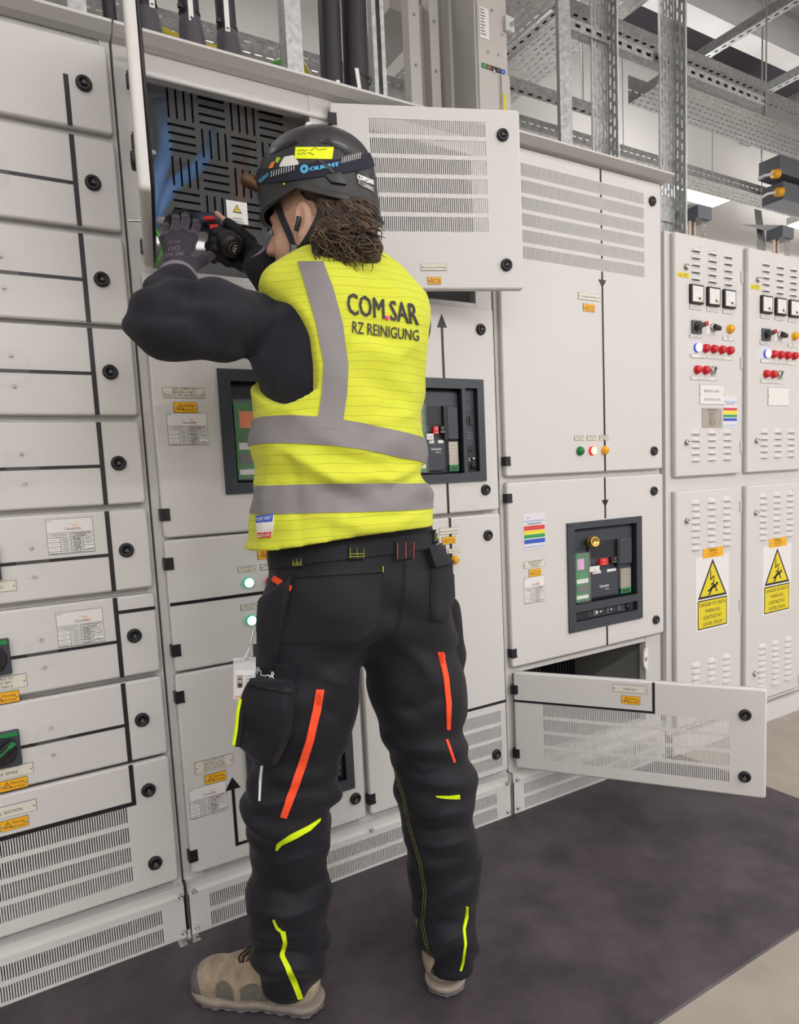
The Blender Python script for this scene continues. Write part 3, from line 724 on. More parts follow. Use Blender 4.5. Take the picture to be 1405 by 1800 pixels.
# ---------------------------------------------------------------- withdrawable circuit breakers set into the doors
def breaker(label, x0, x1, z0, z1, layout, seed, group=None):
    """layout 'side': accessory strip on the right; 'low': accessory strip below. Front frame stands proud of the door."""
    t = thing('circuit_breaker', label, 'breaker', ((x0 + x1) / 2, 0.03, z0), 'circuit breakers set into the doors')
    if layout == 'side':
        fx0, fx1, fz0, fz1 = x0 + .031, x1 - .084, z0 + .027, z1 - .029
        sx0, sx1, sz0, sz1 = x1 - .071, x1 - .025, z0 + .030, z1 - .027
    else:
        fx0, fx1, fz0, fz1 = x0 + .032, x1 - .028, z0 + .094, z1 - .023
        sx0, sx1, sz0, sz1 = x0 + .032, x1 - .028, z0 + .034, z0 + .068
    # escutcheon ring, made of strips around the two windows
    e = MB('navy'); Y0, Y1 = -.007, .0005
    xs = sorted({x0, fx0, fx1, sx0, sx1, x1}); zs = sorted({z0, fz0, fz1, sz0, sz1, z1})
    for a0, a1 in zip(xs[:-1], xs[1:]):
        for b0, b1 in zip(zs[:-1], zs[1:]):
            xm, zm = (a0 + a1) / 2, (b0 + b1) / 2
            if (fx0 < xm < fx1 and fz0 < zm < fz1) or (sx0 < xm < sx1 and sz0 < zm < sz1): continue
            e.box(a0, a1, Y0, Y1, b0, b1)
    for (a0, a1, b0, b1) in ((fx0, fx1, fz0, fz1), (sx0, sx1, sz0, sz1)):
        th = .003
        e.box(a0 - th, a0, Y1, .06, b0, b1, 'navy_dark'); e.box(a1, a1 + th, Y1, .06, b0, b1, 'navy_dark')
        e.box(a0, a1, Y1, .06, b0 - th, b0, 'navy_dark'); e.box(a0, a1, Y1, .06, b1, b1 + th, 'navy_dark')
        e.box(a0, a1, .058, .06, b0, b1, 'navy_dark')
    for px, pz in ((x0 + .012, z0 + .012), (x1 - .012, z0 + .012), (x0 + .012, z1 - .012), (x1 - .012, z1 - .012), ((x0 + x1) / 2, z1 - .010), ((x0 + x1) / 2, z0 + .010), (x0 + .010, (z0 + z1) / 2), (x1 - .010, (z0 + z1) / 2)):
        e.lathe([(.0028, 0), (.0026, .0003)], (px, -.007, pz), (0, -1, 0), 8, 'navy_dark')
    e.build('escutcheon', t)
    W, H = fx1 - fx0, fz1 - fz0
    def X(f): return fx0 + f * W
    def Z(f): return fz0 + f * H
    b = MB('navy'); g = .004 / W
    b.rbox(X(.02), X(.985), .018, .055, Z(.01), Z(.985), .004, .003); b.box(X(.02), X(.98), .012, .03, Z(.74), Z(.955), 'navy'); b.box(X(.0), X(1.0), .03, .057, Z(0), Z(1), 'navy_dark')
    b.build('fascia', t)
    # trip unit: green board behind a clear cover
    b = MB('pcb'); tx0, tx1 = X(.03), X(.245 if layout == 'low' else .34); tz0, tz1 = (Z(.03), Z(.66)) if layout == 'low' else (Z(.04), Z(.80))
    b.box(tx0, tx1, .006, .018, tz0, tz1, 'pcb'); b.box(tx0, tx0 + .004, .0035, .018, tz0, tz1, 'green_plastic')
    b.box(tx0 + .014, tx0 + .050, .004, .0065, tz0 + .66 * (tz1 - tz0), tz0 + .88 * (tz1 - tz0), 'coral') if layout == 'side' else b.box(tx0 + .012, tx0 + .044, .004, .0065, tz0 + .67 * (tz1 - tz0), tz0 + .90 * (tz1 - tz0), 'pink')
    b.box(tx0 + .006, tx1 - .004, .004, .0065, tz0 + .05 * (tz1 - tz0), tz0 + .12 * (tz1 - tz0), 'white_plastic')
    b.box(tx0 + .008, tx1 - .008, .003, .0065, tz0 + .20 * (tz1 - tz0), tz0 + .32 * (tz1 - tz0), 'navy_light')
    b.box(tx0 + .008, tx1 - .004, .004, .0065, tz0 + .38 * (tz1 - tz0), tz0 + .47 * (tz1 - tz0), 'white_plastic')
    for i in range(5): b.text('0101', tx0 + .02, tz0 + (.55 + .07 * i) * (tz1 - tz0), .004, .0036, 'ink')
    b.lathe([(.004, 0), (.004, .002), (.0001, .003)], (tx0 + .007, .014, Z(.74)), (0, -1, 0), 12, 'blue_tag', cap=False)
    b.build('trip_unit', t)['label'] = 'green trip unit board'
    b = MB('clear'); b.box(tx0 - .001, tx1 + .001, -.003, -.0015, tz0 - .004, tz1 + .006); b.build('clear_cover', t)
    # centre column: push buttons, state windows, maker's name
    b = MB('navy'); cx0, cx1 = X(.37 if layout == 'side' else .26), X(.70 if layout == 'side' else .73)
    b.box(cx0, cx1, .014, .02, Z(.50), Z(.84), 'navy_light' if False else 'navy'); b.rbox(cx0, cx1, .010, .02, Z(.04), Z(.42), .003, .002, 'navy'); b.box(cx0 + .002, cx1 - .002, .011, .02, Z(.58), Z(.80), 'navy_dark')
    b.build('cover_panel', t)
    cw_ = cx1 - cx0
    b = MB('red'); b.rbox(cx0 + .34 * cw_, cx0 + .62 * cw_, .002, .014, Z(.47), Z(.56), .002, .001); b.text('O', cx0 + .48 * cw_, Z(.518), .012, .0015, 'white_ink'); b.text('push off', cx0 + .48 * cw_, Z(.482), .005, .0015, 'white_ink'); b.build('off_button', t)['label'] = 'red off button'
    b = MB('black'); b.rbox(cx0 + .72 * cw_, cx0 + .97 * cw_, .002, .014, Z(.48), Z(.565), .002, .001); b.text('I', cx0 + .845 * cw_, Z(.525), .012, .0015, 'white_ink'); b.text('push on', cx0 + .845 * cw_, Z(.49), .005, .0015, 'white_ink'); b.build('on_button', t)['label'] = 'black on button'
    b = MB('white_plastic'); b.box(cx0 + .12 * cw_, cx0 + .40 * cw_, .0085, .012, Z(.365), Z(.40)); b.box(cx0 + .62 * cw_, cx0 + .93 * cw_, .0085, .012, Z(.365), Z(.40)); b.box(cx0 + .12 * cw_, cx0 + .95 * cw_, .009, .012, Z(.352), Z(.358), 'navy_light'); b.build('state_window', t)
    b = MB('white_ink'); b.text('Schneider', cx0 + .52 * cw_, Z(.165 if layout == 'low' else .285), .0135 if layout == 'low' else .0105, .0092, 'white_ink', bold=.012, sx=.9); b.text('Electric', cx0 + .62 * cw_, Z(.125 if layout == 'low' else .25), .0075, .0092, 'white_ink', sx=.9)
    b.build('maker_lettering', t)
    b = MB('paper'); b.box(cx0 - .004, cx0 + .30 * cw_, .0005, .0045, Z(.405), Z(.445) + .008); b.text('tested', cx0 + .12 * cw_, Z(.43), .0052, .0002, 'ink'); b.build('paper_label', t)
    # charging handle and rating label on the right
    b = MB('navy'); hx0, hx1 = X(.74), X(.955); b.rbox(hx0, hx1, .003, .02, Z(.44 if layout == 'low' else .40), Z(.80), .006, .004); b.box(hx0 - .012, hx0 - .001, .002, .02, Z(.40), Z(.80), 'navy_dark'); b.build('charging_handle', t)['label'] = 'folded charging handle'
    b = MB('nickel_plate'); b.box(X(.77), X(.945), .008, .02, Z(.10), Z(.38)); b.box(X(.77), X(.945), .0075, .0085, Z(.03), Z(.105), 'green_plastic'); b.box(X(.80), X(.915), .007, .008, Z(.045), Z(.08), 'navy')
    for i in range(6): b.text('MTZ 12H2 690V', X(.857), Z(.35 - .04 * i), .0042, .0072, 'white_ink', sx=.8)
    b.build('rating_label', t)['label'] = 'grey rating label with green foot'
    # accessory strip
    b = MB('navy'); SW, SH = sx1 - sx0, sz1 - sz0
    b.box(sx0 + .002, sx1 - .002, .010, .02, sz0 + .002, sz1 - .002)
    if layout == 'side':
        for f in (.91, .765): b.lathe([(.0155, 0), (.0150, .001), (.012, -.006), (.0001, -.007)], ((sx0 + sx1) / 2, .0098, sz0 + f * SH), (0, -1, 0), 20, 'navy_dark', cap=False)
        b.box(sx0 + .012, sx0 + .020, .007, .0105, sz0 + .57 * SH, sz0 + .67 * SH, 'navy_dark'); b.box(sx0 + .022, sx1 - .006, .005, .0105, sz0 + .57 * SH, sz0 + .67 * SH, 'navy_dark')
        for i in range(3): b.text('o  - - -', (sx0 + sx1) / 2 + .004, sz0 + (.47 - .035 * i) * SH, .007, .0095, 'white_ink')
        b.rbox(sx0 + .009, sx1 - .004, .004, .0105, sz0 + .03 * SH, sz0 + .31 * SH, .003, .002, 'navy_dark')
        b.lathe([(.0055, 0), (.005, .001), (.0001, .0012)], ((sx0 + sx1) / 2 - .004, .0035, sz0 + .265 * SH), (0, -1, 0), 14, 'black', cap=False)
        b.text('2', sx0 + .013, sz0 + .135 * SH, .014, .0030, 'white_ink'); b.lathe([(.006, 0), (.005, .006), (.0001, .007)], (sx0 + .028, .004, sz0 + .155 * SH), (0, -1, 0), 10, 'steel', cap=False)
        b.lathe([(.0095, 0), (.009, .006), (.0001, .008)], (sx0 + .026, .004, sz0 + .07 * SH), (0, -1, 0), 16, 'black', cap=False)
    else:
        b.box(sx0 + .012, sx0 + .075, .008, .0105, sz0 + .006, sz1 - .006, 'navy_dark')
        for f, m_ in ((.36, 'white_plastic'), (.43, 'steel'), (.60, 'steel')): b.lathe([(.007, 0), (.006, .006), (.0001, .007)], (sx0 + f * SW, .010, (sz0 + sz1) / 2), (0, -1, 0), 12, m_, cap=False)
        for f in (.30, .52, .70): b.box(sx0 + f * SW, sx0 + (f + .045) * SW, .006, .0105, sz0 + .006, sz1 - .006, 'navy_light')
        b.lathe([(.012, 0), (.011, .008), (.0001, .010)], (sx0 + .88 * SW, .010, (sz0 + sz1) / 2), (0, -1, 0), 18, 'black', cap=False)
    b.build('accessory_strip', t)
    return t, X, Z
breaker('dark breaker with an orange note, in the door left of the yellow vest', .510, .820, 1.122, 1.431, 'side', 1)
breaker('dark breaker in the door right of the yellow vest, below the up arrow', 1.023, 1.3335, 1.120, 1.4285, 'side', 2)
breaker('dark breaker low down, seen between the man\'s legs', .510, .820, .2645, .574, 'side', 3)
t3, X, Z = breaker('largest dark breaker, with a brass lock and a strip of controls below', 1.6715, 2.0435, .5805, .9605, 'low', 4)
b = MB('brass'); bx, bz = fp(1048, 953, -.03)
b.lathe([(.017, -.03), (.017, -.012), (.0185, -.012), (.0185, -.006), (.0165, -.006), (.0165, .006), (.0185, .006), (.0185, .012), (.014, .014), (.012, .009), (.0001, .009)], (bx, -.018, bz), (-.25, -1, .12), 20, cap=False)
b.build('key_lock', t3)['label'] = 'brass key lock'
# ---------------------------------------------------------------- louvred control cabinets at the far end of the row
YC = -.020
c4 = thing('control_cabinet', 'louvred grey control cabinets with meters, red lamps and danger posters', 'cabinet', (3.1, 0.2, 0))
X40, X41 = 2.188, 3.985
b = MB('coat'); ZT = 1.985
b.box(X40, X41, YC + .022, .55, .088, ZT); b.build('carcass', c4)
b = MB('coat'); b.box(X40 + .015, X41, YC + .006, .55, .0005, .080); b.build('plinth', c4)
lv = MB('coat'); n, mz = 8, 5                                     # one pressed louvre
W_, H_, Dp = .052, .019, .0085
vs = []; fs = []
for j in range(mz + 1):
    for i in range(n + 1):
        u = -1 + 2 * i / n; vv = j / mz
        prof = math.sin(vv * math.pi / 2) ** .8
        edge = (1 - abs(u) ** 6)
        vs.append((u * W_ / 2 * (0.90 + .10 * vv), -Dp * prof * edge, H_ / 2 - vv * H_))
for j in range(mz):
    for i in range(n):
        a = j * (n + 1) + i; fs.append((a, a + n + 1, a + n + 2, a + 1))
lv.add(vs, fs, 0, True)
bot = [vs[mz * (n + 1) + i] for i in range(n + 1)]
lv.add(bot + [(p[0], .0005, p[2] + .001) for p in bot], [(i, n + 1 + i, n + 2 + i, i + 1) for i in range(n)], 'cavity')
lv.add([(-W_ / 2, -.0003, -H_ / 2 - .002), (W_ / 2, -.0003, -H_ / 2 - .002), (W_ / 2, -.0003, -H_ / 2 + .001), (-W_ / 2, -.0003, -H_ / 2 + .001)], [(0, 1, 2, 3)], 'coat_dark')
lv = lv.build('louvre'); LOUV = lv.data; bpy.data.objects.remove(lv)
qt = MB('steel'); qt.lathe([(.0125, 0), (.0125, .003), (.0095, .007), (.0088, .012), (.006, .0125), (.0055, .008), (.0001, .008)], (0, 0, 0), (0, -1, 0), 18, cap=False); qt.box(-.0015, .0015, -.0085, -.007, -.005, .005, 'black')
qt = qt.build('quarter_turn_lock'); QT = qt.data; bpy.data.objects.remove(qt)
def mx(u): return fp(u, 600, YC)[0]
PITCH = .4455
LX = [.1155, .2145, .3120]        # louvre columns measured from the door's left edge
for k in range(3):
    xd = 2.2185 + k * PITCH; xe = xd + .408
    Du = Door(c4, xd, xe, 1.094, 1.980, hx=xe, y=YC, r=.003, depth=.022)
    Dl = Door(c4, xd, xe, .112, 1.040, hx=xe, y=YC, r=.003, depth=.022)
    for (D, cols) in ((Du, ((1.932, 5), (1.262, 5))), (Dl, ((.996, 8), (.352, 8)))):
        if k == 2: break
        for (zt, nr) in cols:
            for c_ in LX:
                for r_ in range(nr):
                    share(LOUV, 'louvre', D.o, (xd + c_ - D.hx, 0, zt - r_ * .0254))
    for D, zz in ((Du, (1.861, 1.222)), (Dl, (.925, .240))):
        for z in zz: share(QT, 'quarter_turn_lock', D.o, (xd + .060 - D.hx, 0, z))
        for z in ((1.86, 1.53, 1.20) if D is Du else (.96, .55, .15)):
            hb = MB('coat_side'); hb.box(xe - .014, xe - .006, -.004, .001, z - .022, z + .022); hb.cyl((xe - .006, -.003, z - .022), (xe - .006, -.003, z + .022), .003, n=8); D.sub(hb, 'hinge')
    if k == 2: continue
    # meters
    for j in range(3):
        x0 = xd + (.078, .178, .277)[j]; b = MB('black'); b.rbox(x0, x0 + .0745, -.011, .0005, 1.733, 1.803, .003, .003)
        b.box(x0 + .007, x0 + .0675, -.0118, -.0105, 1.740, 1.796, 'paper'); b.prism([(x0 + .040, 1.7405), (x0 + .0675, 1.7405), (x0 + .0675, 1.7625)], -.0122, -.0115, 'cream')
        an = (2.95, 1.75, 2.95)[j] if k == 0 else (3.05, 1.62, 3.0)[j]
        ox, oz = x0 + .046, 1.752; L = .033
        dx, dz = math.cos(an) * L, math.sin(an) * L; nx, nz = -dz * .02, dx * .02
        b.add([(ox - nx, -.0124, oz - nz), (ox + dx, -.0124, oz + dz), (ox + nx, -.0124, oz + nz)], [(0, 1, 2)], 'ink_blue' if j == 1 else 'ink')
        for t in np.linspace(1.6, 3.1, 9):
            b.add([(ox + .036 * math.cos(t), -.0121, oz + .036 * math.sin(t)), (ox + .040 * math.cos(t - .02), -.0121, oz + .040 * math.sin(t - .02)), (ox + .040 * math.cos(t + .02), -.0121, oz + .040 * math.sin(t + .02))], [(0, 1, 2)], 'ink_grey')
        b.text(('V', 'A', 'V')[j], x0 + .060, 1.7425, .010, -.0126, 'ink'); b.lathe([(.005, .011), (.004, .014)], (ox, 0, oz), (0, -1, 0), 10, 'ink')
        Du.sub(b, 'panel_meter', label='square dial meter with black rim')
        plate(Du, x0 + .002, x0 + .0705, 1.7135, 1.7275, [('BATTERY VOLTAGE', 'CHARGE CURRENT', 'LOAD VOLTAGE')[j]], .0055, 'white_plastic')
    # rotary switches
    b = MB('navy_light'); x0 = xd + .090; b.rbox(x0, x0 + .056, -.008, .0005, 1.626, 1.674, .003, .002); b.lathe([(.020, .008), (.019, .014)], (x0 + .028, 0, 1.650), (0, -1, 0), 20, 'black')
    R = Matrix.Translation((x0 + .028, 0, 1.650)) @ Matrix.Rotation(math.radians(-18), 4, 'Y'); b.rbox(-.022, .040, -.028, -.014, -.008, .008, .004, .003, 'black', R); b.rbox(.022, .042, -.0285, -.0135, -.0085, .0085, .004, .003, 'red', R)
    Du.sub(b, 'rotary_switch', label='black rotary switch with red tip'); plate(Du, x0 - .011, x0 + .060, 1.6095, 1.6225, ['MAIN ISOLATOR'], .0055, 'white_plastic')
    b = MB('white_plastic'); x0 = xd + .178; b.box(x0, x0 + .072, -.002, .0005, 1.628, 1.676); b.text('BOOST CHARGE', x0 + .036, 1.631, .005, -.0024); b.lathe([(.018, .001), (.017, .010), (.014, .012)], (x0 + .038, 0, 1.654), (0, -1, 0), 20, 'steel')
    R = Matrix.Translation((x0 + .038, 0, 1.654)) @ Matrix.Rotation(math.radians(15), 4, 'Y'); b.rbox(-.013, .024, -.026, -.011, -.0075, .0075, .003, .003, 'black', R)
    Du.sub(b, 'selector_switch', label='white plate with black selector knob')
    def lp(x, z, ml, mr, r=.0195):
        b = MB(mr, ml); b.lathe([(r * 1.05, 0), (r * 1.05, .005), (r * .95, .008)], (x, 0, z), (0, -1, 0), 18, mr, cap=False)
        b.lathe([(r * .92, .007), (r * .92, .013), (r * .80, .0165), (.0002, .0175)], (x, 0, z), (0, -1, 0), 18, ml, cap=False); return Du.sub(b, 'indicator_lamp')
    lp(xd + .322, 1.656, 'yellow_lens', 'amber', .0165); plate(Du, xd + .279, xd + .347, 1.6115, 1.6265, ['CHARGE', 'FAIL'], .0055, 'white_plastic')
    for j in range(5): lp(xd + .122 + j * .0500, 1.5745, 'blue_lit' if j == 0 else 'red_lens', 'blue_ring' if j == 0 else 'red', .0160)
    plate(Du, xd + .084, xd + .344, 1.5375, 1.5510, ['AC SUPPLY      DC EARTH      OVER VOLTS      LOW VOLTS      HIGH TEMP'], .0048, 'white_plastic')
    for j in range(2): lp(xd + .1215 + j * .0500, 1.4935, 'red_lens', 'red', .0160)
    b = MB('steel'); b.lathe([(.0175, 0), (.0175, .010), (.015, .014), (.0125, .014), (.012, .010), (.0001, .010)], (xd + .2185, 0, 1.494), (0, -1, 0), 18, cap=False); b.lathe([(.012, .0101), (.0001, .0105)], (xd + .2185, 0, 1.494), (0, -1, 0), 18, 'navy_light', cap=False); Du.sub(b, 'push_button', label='steel push button')
    plate(Du, xd + .085, xd + .245, 1.4560, 1.4700, ['FUSE FAIL      FAN FAIL      LAMP TEST'], .0048, 'white_plastic')
    plate(Du, xd + .139, xd + .289, 1.366, 1.440, ['BER-FRA-01-BPC-', '44-E-LVS-BTU-44a'] if k == 0 else ['', ''], .0145, 'white_plastic', ink='ink_grey')
    b = MB('yellow_sign'); b.box(xd + .014, xd + .079, -.0012, .0004, 1.823, 1.840); tri(b, xd + .028, 1.8305, .0062, 'ink', 'yellow_sign', -.0015); b.text('DANGER', xd + .056, 1.833, .0060, -.0016); b.text('415 VOLTS', xd + .056, 1.8265, .0050, -.0016)
    Du.sub(b, 'voltage_sticker', label='small yellow sticker')
    if k == 0:
        b = MB('nickel_plate'); x0 = xd + .152; b.box(x0, x0 + .124, -.0015, .0004, 1.277, 1.352); b.text('DANFREY LTD' if False else 'SAFETRONICS LTD', x0 + .061, 1.342, .0080, -.0019)
        for i in range(8): b.text(('MODEL   BCU 110', 'SERIAL   20114', 'INPUT   400 V', 'PHASES   3', 'OUTPUT   110 V', 'CURRENT   60 A', 'WEIGHT   240 kg', 'DATE   2023')[i], x0 + .061, 1.333 - i * .0068, .0056, -.0019)
        rivets(b, x0 + .005, x0 + .119, 1.348, y=-.0015); rivets(b, x0 + .005, x0 + .119, 1.281, y=-.0015); Du.sub(b, 'rating_plate', label='grey metal rating plate')
        b = MB('paper_lilac'); x0, x1, z0, z1 = xd + .283, xd + .374, 1.2785, 1.400; H = z1 - z0
        b.rbox(x0, x1, -.0012, .0003, z0, z1, .006, .0004)
        for m_, f0, f1 in (('strip_sky', .80, .83), ('strip_red', .535, .62), ('strip_yellow', .415, .52), ('strip_green', .32, .40), ('strip_blue', .20, .29), ('strip_sky', .05, .07)): b.box(x0 + .0015, x1 - .0015, -.0016, -.0011, z0 + f0 * H, z0 + f1 * H, m_)
        b.text('Equipment Status', (x0 + x1) / 2, z0 + .73 * H, .008, -.0018, 'ink'); Du.sub(b, 'status_card', label='white card with coloured bands')
    # amber plate and danger poster on the lower door
    dz = 0.0
    b = MB('amber'); x0 = xd + .158; b.box(x0, x0 + .128, -.002, .0004, .770, .807); b.text('WARNING', x0 + .063, .793, .0105, -.0024); b.text('Isolate all supplies before', x0 + .063, .784, .0062, -.0024); b.text('removing this cover', x0 + .063, .7755, .0062, -.0024); rivets(b, x0 + .008, x0 + .1205, .7885)
    Dl.sub(b, 'warning_plate', label='amber warning plate')
    x0, x1, z0, z1 = xd + .114, xd + .325, .479, .777
    b = MB('paper'); b.box(x0, x1, -.0008, .0004, z0, z1); xm = (x0 + x1) / 2; zb = z0 + .130; hh = .155; hw = .092
    def T(s_, dz_=0): 
        cxm, czm = xm, zb + hh * .36
        return [(cxm - hw * s_, czm - hh * .36 * s_), (cxm + hw * s_, czm - hh * .36 * s_), (cxm, czm + hh * .64 * s_)]
    b.prism(T(1.0), -.0012, -.0007, 'ink'); b.prism(T(.84), -.0015, -.0010, 'yellow_sign')
    # lightning bolt and falling figure
    q = lambda *pts: b.prism([(xm + p[0], zb + p[1]) for p in pts], -.0018, -.0014, 'ink')
    def limb(p, q_, w):
        p = Vector(p); q_ = Vector(q_); nn = Vector((-(q_ - p).y, (q_ - p).x)).normalized() * w
        b.add([(xm + a.x, -.0018, zb + a.y) for a in (p - nn, q_ - nn, q_ + nn, p + nn)], [(0, 1, 2, 3)], 'ink')
    limb((-.012, .108), (-.014, .070), .0028); limb((-.014, .072), (.008, .086), .0026); limb((.008, .086), (.006, .060), .0022)
    b.add([(xm + .001, -.0018, zb + .064), (xm + .0055, -.0018, zb + .050), (xm + .011, -.0018, zb + .064)], [(0, 1, 2)], 'ink')
    b.lathe([(.0075, 0), (.007, .0003)], (xm + .027, -.0015, zb + .052), (0, -1, 0), 12, 'ink')
    limb((.020, .046), (-.006, .040), .0065); limb((-.006, .040), (-.022, .028), .0045); limb((-.022, .028), (-.032, .030), .0035); limb((-.004, .040), (-.020, .014), .0042); limb((-.020, .014), (-.028, .012), .003)
    limb((.018, .046), (.022, .026), .0035); limb((.022, .026), (.030, .022), .003); limb((.012, .048), (-.004, .056), .003); limb((-.004, .056), (-.012, .050), .0026)
    b.box(x0 + .012, x1 - .012, -.0012, -.0007, z0 + .008, z0 + .124, 'ink'); b.box(x0 + .0165, x1 - .0165, -.0015, -.0011, z0 + .0125, z0 + .1195, 'yellow_sign')
    for i, t_ in enumerate(('DANGER OF DEATH', 'WARNUNG', 'ELEKTRIZITÄT', 'UNTER STROM')): b.text(t_, xm, z0 + .098 - i * .0265, .0215, -.0018, 'ink', sx=.86)
    Dl.sub(b, 'danger_poster', label='white poster with a yellow danger triangle')
# ---------------------------------------------------------------- overhead services
mat('cable_sheath', (.022, .019, .026), .48); mat('boot_grey', (.070, .062, .078), .6); mat('foil', (.55, .55, .55), .3, .9, noise=.3, nscale=30, bump=.5, bscale=25)
mat('bus_grey', (.50, .48, .455), .45, noise=.03, nscale=6); mat('bus_grey2', (.36, .35, .335), .5); mat('earth_yellow', (.60, .48, .02), .4)
mat('diffuser', (.9, .9, .9), .4, emit=(1.0, .97, .94), estr=3.2)
def perf(b, M, W, L, cols, slot=.028, gap=.014, t=.0016, m=0):
    """slotted sheet: local a across (0..W), c along (0..L), thickness along the third axis; cols = (centre, slot width, phase)"""
    a0 = 0
    for (c, sw, ph) in cols:
        b.box(a0, c - sw / 2, 0, t, 0, L, m, M)
        z = -ph * (slot + gap); last = 0
        while z < L:
            s0, s1 = max(z, 0), min(z + slot, L)
            if s1 > s0:
                if s0 > last + 1e-4: b.box(c - sw / 2, c + sw / 2, 0, t, last, s0, m, M)
                last = s1
            z += slot + gap
        if last < L: b.box(c - sw / 2, c + sw / 2, 0, t, last, L, m, M)
        a0 = c + sw / 2
    b.box(a0, W, 0, t, 0, L, m, M)
def frame(o_, a, c):
    """matrix taking local (across, normal, along) to world"""
    a = Vector(a).normalized(); c = Vector(c).normalized(); n_ = c.cross(a)
    return Matrix(((a.x, n_.x, c.x, o_[0]), (a.y, n_.y, c.y, o_[1]), (a.z, n_.z, c.z, o_[2]), (0, 0, 0, 1)))
def post(label, x, y, z0, z1, w=.085, fl=.050):
    t = thing('slotted_post', label, 'post', (x, y, z0), 'slotted steel posts above the cabinets'); cs = [(w * f, .006, ph) for f, ph in ((.16, 0), (.39, .5), (.62, 0), (.85, .5))]
    b = MB('galv'); perf(b, frame((x, y, z0), (1, 0, 0), (0, 0, 1)), w, z1 - z0, cs, .030, .016, .002); b.build('face_plate', t)['kind'] = 'stuff'
    b = MB('galv'); perf(b, frame((x + w + .002, y, z0), (0, -1, 0), (0, 0, 1)), fl, z1 - z0, [(fl * .3, .007, .2), (fl * .7, .007, .7)], .030, .016, .002); b.build('side_flange', t)['kind'] = 'stuff'
    b = MB('galv_pale'); b.box(x + w + .0005, x + w + .0075, y - fl - .004, y - fl, z0, z1); b.box(x - .004, x - .0005, y - .006, y + .004, z0, z1); b.build('edge_lip', t)
    return t
def strut(label, p0, p1, w=.041, open_dir=(0, 0, -1), slots=True, m='galv', name='strut_channel'):
    """C-section strut between two points, open face slotted"""
    p0 = Vector(p0); p1 = Vector(p1); c = (p1 - p0).normalized(); L = (p1 - p0).length; n_ = Vector(open_dir); n_ = (n_ - c * n_.dot(c)).normalized(); a = n_.cross(c)
    M = Matrix(((a.x, n_.x, c.x, p0.x), (a.y, n_.y, c.y, p0.y), (a.z, n_.z, c.z, p0.z), (0, 0, 0, 1))); b = MB(m); h = w / 2; t = .0025
    if slots: perf(b, M @ Matrix.Translation((-h, h - t, 0)), w, L, [(w * .5, .013, 0)], .028, .030, t)
    else: b.box(-h, -h * .35, h - t, h, 0, L, 0, M); b.box(h * .35, h, h - t, h, 0, L, 0, M)
    b.box(-h, -h + t, -h, h - t - .0002, 0, L, 0, M); b.box(h - t, h, -h, h - t - .0002, 0, L, 0, M); b.box(-h + t, h - t, -h, -h + t, 0, L, 0, M)
    return tag(b.build(name), label, 'strut')
def tray(label, p0, along, across, L, W, side=.055, nc=7, m='galv_pale'):
    t = thing('cable_tray', label, 'cable tray', p0, 'perforated cable trays overhead'); b = MB(m)
    cols = [(W * (i + .5) / nc, .0075, .5 * (i % 2)) for i in range(nc)]
    a = Vector(across); c = Vector(along); M = frame(p0, a, c); b2 = MB(m)
    perf(b, M, W, L, cols, .030, .020, .0016); b.build('tray_floor', t)['kind'] = 'stuff'
    up = Vector((0, 0, 1))
    for k, o_ in ((0, Vector(p0) - a * .0005), (1, Vector(p0) + a * (W + .0005))):
        b = MB('galv'); Ms = Matrix(((up.x, a.x if k else -a.x, c.x, o_.x), (up.y, a.y if k else -a.y, c.y, o_.y), (up.z, a.z if k else -a.z, c.z, o_.z), (0, 0, 0, 1)))
        perf(b, Ms, side, L, [(side * .5, .0075, 0)], .030, .020, .0016); b.build('tray_side', t)['kind'] = 'stuff'
    return t
# feeder cables rising from the roof of the open cabinet
ZR = 2.166
for k, (u, vn, tagv, lab) in enumerate(((258, 22, (268, 0, 13), 'thick black cable with a grey conical boot, beside the open door edge'), (334, 37, (337, 0, 36), 'thick black cable with a grey conical boot, middle of three'), (400, 62, (401, 0, 55), 'thick black cable with a grey conical boot, nearest the bare steel channel'))):
    x_, zn = fp(u, vn, .22); t = thing('feeder_cable', lab, 'cable', (x_, .22, ZR), 'feeder cables with grey boots')
    b = MB('boot_grey'); b.lathe([(.052, 0), (.050, .004), (.031, zn - ZR - .02), (.029, zn - ZR), (.0275, zn - ZR + .004)], (x_ + .012, .22, ZR), (-.012 / (zn - ZR), 0, 1), 28); b.build('cable_boot', t)
    b = MB('cable_sheath'); b.cyl((x_, .22, zn - .01), (x_ - .02, .22, 3.9), .0265, n=24); b.build('sheath', t)
    b = MB('black'); b.lathe([(.0272, 0), (.0285, .003), (.0272, .006)], (x_, .22, zn + .012), (0, 0, 1), 20, cap=False); b.box(x_ - .036, x_ - .026, .19, .20, zn + .010, zn + .020); b.build('cable_tie', t)
    za = fp(tagv[0], tagv[2], .19)[1]; xa = fp(tagv[0], tagv[2], .19)[0]
    b = MB('white_plastic'); b.box(xa - .0065, xa + .0065, .1905, .1930, za, za + .16); b.box(xa - .003, xa + .003, .1900, .1915, za + .006, za + .010, 'ink'); b.build('identity_tag', t)['label'] = 'white cable tag'
